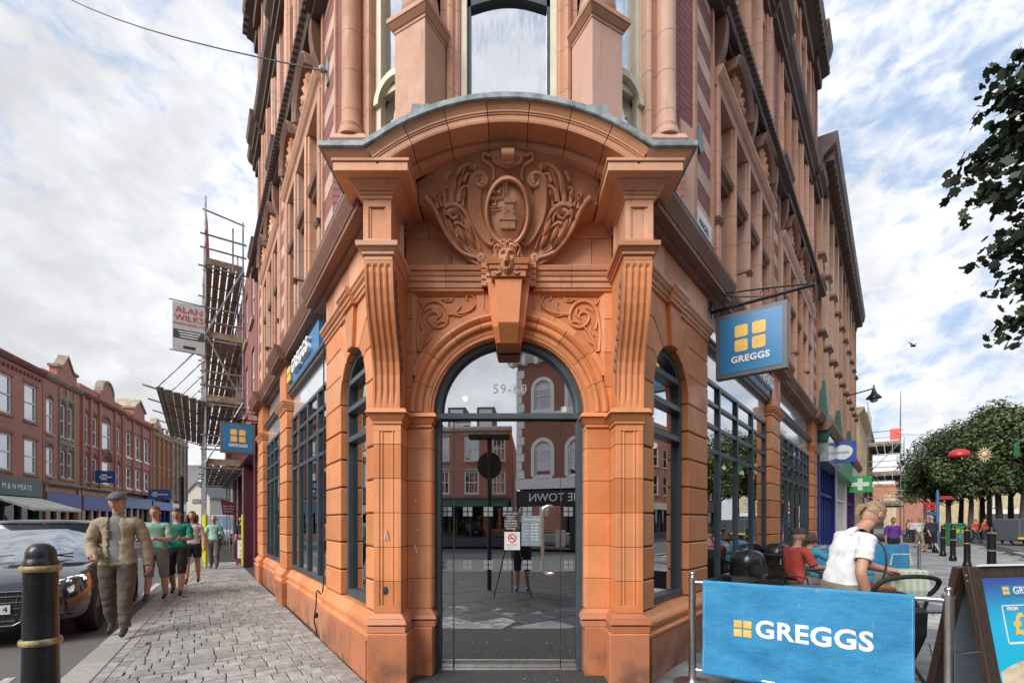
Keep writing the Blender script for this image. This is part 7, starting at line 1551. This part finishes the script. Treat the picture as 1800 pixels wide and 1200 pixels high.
m = MB(); m.ring([[(X + w * x, Y + d_ * y, z) for x, y in ((-1, -1), (1, -1), (1, 1), (-1, 1))] for z, w, d_ in ((.76, .15, .10), (.88, .18, .12), (1.06, .17, .10))]); SG = NB('striped_paper'); w_ = N(SG.t, 'ShaderNodeTexWave'); w_.inputs['Scale'].default_value = 5; SG.L(SG.pos(), w_.inputs[0]); SG.L(SG.mix(SG.ramp(w_.outputs[1], .4, .6), (.48, .53, .44), (.36, .46, .32)), SG.b.inputs['Base Color']); m.build('bag_body', SG.m, sbg, bev=.01)
m = MB(); m.tube([(X - .1, Y, 1.1), (X - .08, Y, 1.2), (X + .08, Y, 1.2), (X + .1, Y, 1.1)], .008, 5); m.build('handle', SG.m, sbg); table(3.62, 4.4, 'small table that carries the striped bag', TT)
# ------------------------------------------------------------------ people
SKIN = mk('skin', (.50, .27, .18), .55, var=.12, nscale=8, bump=.05); SKIN2 = mk('skin_tanned', (.42, .21, .13), .55, var=.12, bump=.05); EYE = flat('eye_dark', (.04, .03, .03), .3); LIP = flat('lip', (.35, .12, .10), .5)
def clothmat(n, c): return mk('cloth_' + n, c, .9, var=.18, nscale=7, bump=.5, bscale=14)
def tube_faces(m, pts, r, mi, n=8): m.cur = mi; m.tube(pts, r, n); m.cur = 0
def head(m, c, face, tilt, s, mi_skin, hair, mi_hair):
    """sculpted head: c = centre, face = yaw direction unit xy, tilt = nod radians"""
    f = Vector((face[0], face[1], 0)).normalized(); r = Vector((f.y, -f.x, 0)); u = Vector((0, 0, 1)); f2 = f * cos(tilt) - u * sin(tilt); u2 = u * cos(tilt) + f * sin(tilt)
    nu, nv = 28, 22; vs = []
    def shape(a, e, k=1.0):
        x = sin(a) * cos(e); y = cos(a) * cos(e); z = sin(e); w = .078; d = .098; h = .118
        px, py, pz = x * w, y * d, z * h
        if z < 0: px *= 1 + z * .28; py *= 1 + z * .12
        if y > 0:
            fx, fz = px / .03, 0
            py += .022 * math.exp(-(px / .011) ** 2 - ((pz + .012) / .026) ** 2) + .007 * math.exp(-(px / .03) ** 2 - ((pz - .030) / .012) ** 2) - .010 * math.exp(-((abs(px) - .031) / .014) ** 2 - ((pz - .010) / .011) ** 2) + .006 * math.exp(-(px / .022) ** 2 - ((pz + .055) / .010) ** 2) + .012 * math.exp(-(px / .022) ** 2 - ((pz + .098) / .018) ** 2) - .004 * math.exp(-(px / .03) ** 2 - ((pz + .072) / .008) ** 2)
        return px * k, py * k, pz * k
    def W_(p): return c + (r * p[0] + f2 * p[1] + u2 * p[2]) * s
    m.cur = mi_skin; k0 = [[tuple(W_(shape(2 * pi * i / nu, -pi / 2 + pi * j / nv))) for i in range(nu)] for j in range(nv + 1)]; m.ring(k0)
    for sx in (-1, 1):
        m.cur = mi_skin; m.ring([[tuple(W_((sx * (.078 + .010 * q), -.005 + .018 * k * cos(2 * pi * i / 8), -.005 + .030 * k * sin(2 * pi * i / 8)))) for i in range(8)] for q, k in ((-.5, .8), (.6, 1), (1, .7))])
        m.cur = 3; e = W_((sx * .031, .083, .010)); m.ball(tuple(e), .0075 * s, 8, 5)
    m.cur = 4; m.tube([tuple(W_((-.022, .084, -.055))), tuple(W_((0, .092, -.053))), tuple(W_((.022, .084, -.055)))], .005 * s, 5)
    m.cur = 0; hm = MB()
    if hair:
        style, length = hair
        rr = []
        for j in range(10, nv + 1):
            e = -pi / 2 + pi * j / nv; ring = []
            for i in range(nu):
                a = 2 * pi * i / nu; fr_ = cos(a); lim = .070 if fr_ > .5 else (.070 - .09 * (.5 - fr_) / .6 if fr_ > -.1 else -.07); p = shape(a, max(e, math.asin(lim / .118))); 
                k = 1.07 + .012 * noise.noise(Vector((sin(a) * 3, cos(a) * 3, e * 4 + length))) 
                p = (p[0] * k, p[1] * k, p[2] * (k if p[2] > 0 else 1))
                ring.append(tuple(W_(p)))
            rr.append(ring)
        if style != 'bald': hm.ring(rr)
        if style in ('long', 'bob', 'tied'):
            L = length
            for k in (range(11) if style != 'tied' else (5,)):
                a = R(75 + 21 * k); p0 = (sin(a) * .082, cos(a) * .10, .03); 
                w0 = Vector(W_(p0)); out_ = (r * sin(a) + f2 * cos(a)); pts = [w0, w0 + out_ * .02 + u * -.06, w0 + out_ * .025 + u * (-L * .6), w0 + out_ * .015 + u * -L + r * rnd.uniform(-.02, .02)]
                if style == 'tied': pts = [W_((0, -.09, .02)), W_((0, -.125, .0)), W_((0, -.135, -.04)), W_((0, -.12, -.10))]
                hm.tube([tuple(p) for p in pts], [.03 * s, .034 * s, .026 * s, .008 * s], 6)
        if style == 'cap':
            hm.v = []; hm.f = []; hm.mi = []
            hm.ring([[tuple(W_((sin(a) * .086 * k, cos(a) * .106 * k - .004, z))) for a in [2 * pi * i / 20 for i in range(20)]] for z, k in ((.028, 1.0), (.055, 1.03), (.09, .88), (.115, .55), (.125, .1))])
            hm.ring([[tuple(W_((x, y, z_ - .06 * max(0, y - .09)))) for x, y in ((-.07, .075), (-.06, .13), (-.03, .165), (.03, .165), (.06, .13), (.07, .075))] for z_ in (.036, .044)])
    return hm
def person(name_label, loc, yaw, J=None, height=1.72, cloth=None, hair=None, hairmat=None, look=0, nod=0, female=False, skin=None, sleeve=.55, short=True, shoes=None, cat='person', hands='relaxed', rot=None, group=None, detail=2, inner=None):
    """cloth = (top material, bottom material); sleeve: share of the arm covered; short: trousers end at the knee when True"""
    k = height / 1.72; sh = .158 if female else .195; hp = .10
    j = dict(pelvis=(0, 0, .95), spine=(0, .0, 1.12), chest=(0, .0, 1.30), neck=(0, -.0, 1.47), head=(0, .02, 1.60),
             shL=(-sh, 0, 1.41), elL=(-sh - .05, -.02, 1.12), wrL=(-sh - .06, .06, .87), shR=(sh, 0, 1.41), elR=(sh + .05, -.02, 1.12), wrR=(sh + .06, .06, .87),
             hiL=(-hp, 0, .92), knL=(-hp, .02, .50), anL=(-hp, -.02, .09), toL=(-hp - .02, .14, .035), hiR=(hp, 0, .92), knR=(hp, .02, .50), anR=(hp, -.02, .09), toR=(hp + .02, .14, .035))
    if J: j.update(J)
    j = {a: Vector(b) * k for a, b in j.items()}
    t = thing('person', loc, name_label, cat, group, rz=yaw); ORG[t.name] = Vector((0, 0, 0))
    rad = dict(pelvis=(.155, .115), spine=(.115 if female else .14, .095), chest=(.132 if female else .15, .105), neck=(.056, .056), head=(.06, .06), shL=(.054 if female else .062,) * 2, shR=(.054 if female else .062,) * 2, elL=(.043,) * 2, elR=(.043,) * 2, wrL=(.029,) * 2, wrR=(.029,) * 2,
               hiL=(.098,) * 2, hiR=(.098,) * 2, knL=(.060,) * 2, knR=(.060,) * 2, anL=(.042,) * 2, anR=(.042,) * 2, toL=(.036, .03), toR=(.036, .03))
    mids = []; names = list(j); 
    bones = [('pelvis', 'spine'), ('spine', 'chest'), ('chest', 'neck'), ('neck', 'head'), ('chest', 'shL'), ('shL', 'elL'), ('elL', 'wrL'), ('chest', 'shR'), ('shR', 'elR'), ('elR', 'wrR'), ('pelvis', 'hiL'), ('hiL', 'knL'), ('knL', 'anL'), ('anL', 'toL'), ('pelvis', 'hiR'), ('hiR', 'knR'), ('knR', 'anR'), ('anR', 'toR')]
    verts = [j[n] for n in names]; idx = {n: i for i, n in enumerate(names)}; edges = []; R2 = [rad[n] for n in names]
    for a, b in bones:
        if (a, b) in (('knL', 'anL'), ('knR', 'anR'), ('hiL', 'knL'), ('hiR', 'knR'), ('elL', 'wrL'), ('elR', 'wrR')):
            mid = j[a].lerp(j[b], .35); verts.append(mid); q = {'kn': .062, 'hi': .088, 'el': .044}[a[:2]]; R2.append((q, q)); edges += [(idx[a], len(verts) - 1), (len(verts) - 1, idx[b])]
        else: edges.append((idx[a], idx[b]))
    me = bpy.data.meshes.new('tmp'); me.from_pydata([tuple(v) for v in verts], edges, []); ob = bpy.data.objects.new('tmp', me); COL.objects.link(ob)
    md = ob.modifiers.new('s', 'SKIN'); md.use_smooth_shade = True; sub = ob.modifiers.new('u', 'SUBSURF'); sub.levels = detail
    for i, v in enumerate(me.skin_vertices[0].data): v.radius = (R2[i][0] * k, R2[i][1] * k); v.use_root = (i == idx['pelvis'])
    dg = bpy.context.evaluated_depsgraph_get(); dg.update(); e = ob.evaluated_get(dg); em = e.to_mesh(); V = [v.co.copy() for v in em.vertices]; Fc = [tuple(p.vertices) for p in em.polygons]; e.to_mesh_clear(); bpy.data.objects.remove(ob)
    top, bot = cloth; skin = skin or SKIN; shoes = shoes or BLACKM; hairmat = hairmat or clothmat('hair', (.1, .06, .03))
    def near(c):
        best = None
        for a, b in bones:
            A, B_ = j[a], j[b]; d = B_ - A; tt = max(0, min(1, (c - A).dot(d) / d.length_squared)); q = (c - A - d * tt).length / (.6 + max(rad[a][0], rad[b][0]) * 3)
            if best is None or q < best[0]: best = (q, a, b, tt)
        return best
    def lab(c):
        _, a, b, tt = near(c)
        if inner and a in ('chest', 'spine', 'pelvis') and abs(c.x - .01) < .06 and c.y > 0 and c.z > j['pelvis'].z - .02: return 6
        if a in ('pelvis', 'spine') or (a.startswith('hi') and tt < .15):
            return 1 if c.z > j['pelvis'].z + (.035 if not inner else -.06) else 2
        if a == 'neck' or (a == 'chest' and b == 'neck' and tt > .80): return 0
        if a in ('pelvis',) and b == 'spine': return 1 if tt > .25 or c.z > j['pelvis'].z + .07 else 2
        if a in ('spine', 'chest'): return 1
        if a.startswith('sh'): return 1 if tt < sleeve * 2 else 0
        if a.startswith('el'): return 1 if sleeve > .5 and tt < (sleeve - .5) * 2 - .02 else 0
        if a.startswith('hi') or a == 'pelvis': return 2
        if a.startswith('kn'): return (2 if tt < .0 + (short is False) * .92 or (short == 'knee' and tt < .12) else 0)
        if a.startswith('an'): return 5
        return 0
    m = MB(); m.v = [Vector(v) for v in V]; m.f = list(Fc); m.mi = [lab(sum((V[i] for i in f), Vector()) / len(f)) for f in Fc]
    if short is True:
        for q, f in enumerate(Fc):
            c = sum((V[i] for i in f), Vector()) / len(f); _, a, b, tt = near(c)
            if a.startswith('hi') and tt > .62 and female: m.mi[q] = 0
    for s in ('L', 'R'):       # hands: palm and five fingers
        w, el = j['wr' + s], j['el' + s]; d = (w - el).normalized(); side = d.cross(Vector((0, 1, 0)) if abs(d.y) < .8 else Vector((1, 0, 0))).normalized(); nn = d.cross(side)
        sg = -1 if s == 'L' else 1; m.cur = 0; m.tube([tuple(w - d * .02), tuple(w + d * .04), tuple(w + d * .085)], [.027 * k, .036 * k, .034 * k], 8)
        for fi, (o, l) in enumerate(((-.026, .062), (-.009, .072), (.009, .068), (.025, .052))):
            p0 = w + d * .075 + nn * o; p1 = p0 + d * l * .5 + side * -.012 * sg; p2 = p1 + d * l * .42 + side * -.028 * sg; m.tube([tuple(p0), tuple(p1), tuple(p2)], [.0105 * k, .0095 * k, .007 * k], 6)
        p0 = w + d * .025 - nn * .025; m.tube([tuple(p0), tuple(p0 - nn * .028 + d * .025), tuple(p0 - nn * .03 + d * .058)], [.0125 * k, .011 * k, .008 * k], 6)
    hc = j['head'] + Vector((0, .01, .045)) * k; fc = (sin(look), cos(look)); hm = head(m, hc, fc, nod, k * 1.02, 0, hair, 1)
    body = m.build('body', [skin, top, bot, EYE, LIP, shoes, inner or top], t, smooth=True, fix=False, org=Vector((0, 0, 0)))
    if hair and hm.v: hm.build('hat' if hair[0] == 'cap' else 'hair', hairmat, t, smooth=True, org=Vector((0, 0, 0)))
    # garments: shells standing off the body, with folds and their own hems
    nrm = [Vector((0, 0, 0)) for _ in V]
    for f in Fc:
        q = (V[f[1]] - V[f[0]]).cross(V[f[2]] - V[f[0]])
        for i in f: nrm[i] += q
    cen = sum(V, Vector()) / len(V)
    for li, nm, mt, off in ((1, 'shirt', top, .015), (2, 'trousers', bot, .015)):
        fs = [f for q, f in enumerate(Fc) if m.mi[q] == li]
        if not fs: continue
        used = sorted(set(i for f in fs for i in f)); mp = {v: n for n, v in enumerate(used)}; g = MB()
        for i in used:
            n_ = nrm[i].normalized() if nrm[i].length > 0 else Vector((0, 0, 1)); v = V[i]; fold = .010 * noise.noise(Vector((v.x * 7, v.y * 7, v.z * 12 + v.x * 6))) + .009 * noise.noise(Vector((v.x * 20, v.y * 20, v.z * 26)))
            g.v.append(v + n_ * (off * k + fold) + Vector((0, 0, -.02 if li == 1 and v.z < j['spine'].z else 0)))
        g.f = [tuple(mp[i] for i in f) for f in fs]; g.mi = [0] * len(fs); o = g.build(nm, mt, t, smooth=True, fix=False, org=Vector((0, 0, 0))); s_ = o.modifiers.new('t', 'SOLIDIFY'); s_.thickness = .008; s_.offset = 0
    return t
def walk(st=.22, arm=.16, ph=1):
    return dict(knL=(-.10, .10 * ph, .50), anL=(-.10, st * ph, .10), toL=(-.11, st * ph + .15, .05), knR=(.10, -.02 * ph, .50), anR=(.10, -st * ph - .05, .14), toR=(.11, -st * ph + .08, .035),
                elL=(-.25, -.06 * ph, 1.13), wrL=(-.25, -arm * ph, .90), elR=(.25, .0, 1.13), wrR=(.25, arm * ph + .05, .92))
def at(px, Y): return ((px - 900) / 822 * Y, Y, 0.0)
toC = lambda px: math.atan2(0, 1)
MINT = clothmat('mint', (.30, .52, .42)); GRN = clothmat('green', (.015, .22, .15)); PGR = clothmat('pale_green', (.20, .38, .29)); BLK = clothmat('black', (.018, .018, .02)); GRY = clothmat('grey', (.20, .21, .20)); BRN = clothmat('brown', (.10, .075, .06)); BGE = clothmat('beige', (.34, .28, .19)); WHT = clothmat('white', (.72, .73, .76)); RED = clothmat('red', (.48, .07, .055)); BLU = clothmat('blue', (.06, .30, .42)); OLV = clothmat('olive_grey', (.19, .19, .155)); NAV = clothmat('navy', (.03, .035, .06)); PUR = clothmat('purple', (.14, .05, .28)); PNK = clothmat('pink_white', (.62, .52, .58)); TRS = clothmat('taupe', (.12, .10, .10))
HBR = mk('hair_brown', (.10, .055, .03), .6, var=.4, nscale=30, bump=.6, bscale=90); HGR = mk('hair_grey', (.36, .34, .30), .7, var=.3, nscale=30, bump=.6); HBL = mk('hair_blond', (.30, .19, .11), .55, var=.45, nscale=40, bump=.3, bscale=90); HDK = mk('hair_dark', (.03, .022, .018), .6, bump=.5); CAPM = clothmat('cap_camo', (.06, .06, .045)); CAPG = clothmat('cap_grey', (.14, .14, .17))
PI_ = pi
person('elderly woman in a mint top and dark trousers walking by the yellow sleeved pole', at(376, 14.9), PI_ * 1.12, walk(.12, .10), 1.66, (MINT, TRS), ('bob', .07), HGR, female=True, short=False, sleeve=.52)
person('young woman with long hair, pale top and black shorts walking on the pavement', at(338, 11.3), PI_ * 1.16, walk(.18, .12, -1), 1.72, (PNK, BLK), ('long', .26), HBR, female=True, short=True, sleeve=.12, skin=SKIN2)
arms = dict(elL=(-.25, .08, 1.14), wrL=(-.12, .30, 1.16), elR=(.25, .08, 1.14), wrR=(.10, .30, 1.16))
pm = person('man in a dark green t-shirt and black shorts holding a phone', at(311, 9.6), PI_ * 1.14, {**walk(.20, .1), **arms}, 1.74, (GRN, BLK), ('short', 1), HDK, short='knee', nod=.3, sleeve=.5)
ph_ = thing('mobile_phone', (0, 0, 0), 'black phone held by the man in dark green', 'phone'); m = MB(); m.box(-.035, .035, -.005, .005, 0, .14); m.build('phone_body', PLASTIC, ph_, bev=.004); ph_.location = (at(311, 9.6)[0] + .03 - .35 * sin(PI_ * 1.14), 9.6 - .40, 1.15); ph_.rotation_euler = (R(-50), 0, 0)
person('man in a pale green t-shirt and grey shorts, arms folded forward', at(274, 8.9), PI_ * 1.10, {**walk(.16, .1, -1), **arms}, 1.76, (PGR, GRY), ('short', 2), HBR, short='knee', nod=.15, sleeve=.5)
person('tall man in a beige jacket, grey cap and brown trousers stepping past the car', (-5.18, 6.15, 0), PI_ * 1.13, {**walk(.12, .1), 'elR': (.27, .02, 1.13), 'wrR': (.16, .24, 1.0), 'elL': (-.27, -.06, 1.13), 'wrL': (-.29, -.04, .87)}, 1.84, (BGE, BRN), ('cap', 0), CAPG, short=False, sleeve=.98, look=.1, detail=3, inner=GRY)
person('woman in black standing behind the maroon pavement board', at(425, 17.6), PI_, None, 1.66, (BLK, BLK), ('long', .2), HDK, female=True, short=False)
person('distant pedestrian in a pale top on the far left pavement', at(216, 31), PI_ * .8, walk(), 1.66, (WHT, GRY), ('short', 1), HBR)
# waitress bending towards the buggy (her own frame faces +y, turned to face right)
lean = dict(pelvis=(0, -.03, .95), spine=(0, .0, 1.12), chest=(0, .06, 1.28), neck=(0, .15, 1.43), head=(0, .26, 1.52), shL=(-.165, .11, 1.37), elL=(-.22, .28, 1.14), wrL=(-.12, .52, 1.07), shR=(.165, .07, 1.36), elR=(.25, -.09, 1.10), wrR=(.24, .0, .86),
            hiL=(-.10, -.03, .91), hiR=(.10, -.03, .91), knL=(-.11, -.02, .49), knR=(.11, .04, .49), anL=(-.11, -.1, .09), anR=(.11, -.02, .09), toL=(-.12, .06, .035), toR=(.12, .14, .035))
wt = person('woman in a white t-shirt with a cross-body bag, leaning over the buggy', (2.86, 4.02, 0), -PI_ * .46, lean, 1.72, (WHT, OLV), ('tied', .1), HBL, female=True, short=False, sleeve=.34, nod=.55, detail=3, skin=SKIN)
bgp = thing('crossbody_bag', (3.0, 3.9, .95), 'small dark bag with orange pattern on a black strap', 'bag')
m = MB(); m.ring([[(3.02 + x, 3.84 + y, .90 + z) for x, z in ((-.06, -.09), (.12, -.06), (.12, .07), (-.06, .09))] for y in (-.04, .03)]); m.build('pouch', flat('pouch_orange', (.30, .07, .02), .6), bgp, bev=.015)
m = MB(); m.tube(smooth_path([(3.05, 3.87, .98), (3.07, 3.84, 1.12), (3.08, 3.86, 1.26), (3.06, 3.93, 1.36), (3.0, 4.0, 1.42)], 4), .008, 6); m.build('strap', BLACKM, bgp)
seat = dict(pelvis=(0, -.02, .52), spine=(0, -.02, .70), chest=(0, .0, .90), neck=(0, .02, 1.06), head=(0, .05, 1.19), shL=(-.20, 0, 1.01), elL=(-.26, .12, .76), wrL=(-.18, .36, .74), shR=(.20, 0, 1.01), elR=(.26, .12, .76), wrR=(.18, .36, .74), hiL=(-.1, .02, .51), knL=(-.13, .44, .52), anL=(-.13, .44, .10), toL=(-.13, .60, .04), hiR=(.1, .02, .51), knR=(.13, .44, .52), anR=(.13, .44, .10), toR=(.13, .60, .04))
person('seated man in a red t-shirt and a dark cap looking right', (4.62, 7.62, 0), -PI_ * .46, seat, 1.78, (RED, GRY), ('cap', 0), CAPM, short='knee', sleeve=.45, look=0)
s2 = dict(seat); s2.update(elL=(-.30, .25, .98), wrL=(-.28, .52, 1.04), elR=(.28, .2, .85))
person('seated woman in a blue top behind the man in red, one arm stretched out', (5.42, 8.55, 0), -PI_ * .45, s2, 1.66, (BLU, NAV), ('bob', .1), HBR, female=True, short=False, sleeve=.35)
person('pedestrian in purple by a dark pushchair down the right street', at(1570, 17), PI_ * .9, None, 1.62, (PUR, BLK), ('short', 2), HDK, short=False)
person('pedestrian in a white top and pale shorts walking far down the plaza', at(1616, 27), PI_, walk(), 1.70, (WHT, BGE), ('short', 1), HBL, short='knee')
person('pedestrian in a dark top carrying a bag beside the far bollards', at(1638, 22.5), 0, walk(), 1.76, (NAV, BLK), ('short', 1), HGR, short='knee')
for i, (px, Y, c, lb) in enumerate(((1603, 34, PNK, 'far walker in pale pink near the street end'), (1596, 40, RED, 'far walker in red close to the far scaffold'), (1625, 38, GRY, 'far walker in grey between the bollards and the scaffold'), (1715, 33, RED, 'person in dark red sitting under the plaza trees'), (1730, 34, RED, 'second person in dark red under the plaza trees'), (1770, 31, BLK, 'person in black near the market stall'))):
    person(lb, at(px, Y), rnd.uniform(2, 4), walk(ph=1 if i % 2 else -1), 1.68, (c, NAV), ('short', 1), HBR, short=False)
# photographer's legs and tripod, seen only mirrored in the door
person('photographer in dark shorts standing behind a tripod, mirrored in the door', (.22, -.55, 0), 0, dict(elL=(-.25, .1, 1.16), wrL=(-.12, .33, 1.3), elR=(.25, .1, 1.16), wrR=(.10, .33, 1.3)), 1.78, (BLK, BLK), ('short', 1), HDK, short='knee')
tp = thing('tripod', (0, -.02, 0), 'black tripod in front of the photographer, mirrored in the door', 'tripod')
for x, y in ((-.36, .32), (.40, .30), (.0, -.38)): m = MB(); m.tube([(x, y, 0), (x * .12, y * .1 - .06, 1.32)], [.011, .016], 7); m.build('leg', BLACKM, tp, smooth=True)
m = MB(); m.tube([(0, -.06, 1.25), (0, -.06, 1.40)], .02, 8); m.box(-.05, .05, -.12, -.02, 1.385, 1.41); m.build('centre_column', BLACKM, tp, smooth=True)
rs = thing('round_road_sign', (-.50, -.75, 0), 'round sign on a dark pole mirrored in the door', 'road sign'); m = MB(); m.tube([(-.5, -.75, 0), (-.5, -.75, 3.35)], .05, 10); m.build('pole', BLACKM, rs, smooth=True)
m = MB(); m.ring([[(-.5 + .27 * cos(a), -.75 + d_, 2.75 + .30 * sin(a)) for a in [2 * pi * i / 24 for i in range(24)]] for d_ in (-.06, -.03)]); m.build('disc', BLACKM, rs); m = MB(); m.box(-.95, -.05, -.95, -.55, 3.34, 3.40); m.build('cap_plate', BLACKM, rs)
for i, (px, py_) in enumerate([]): pass
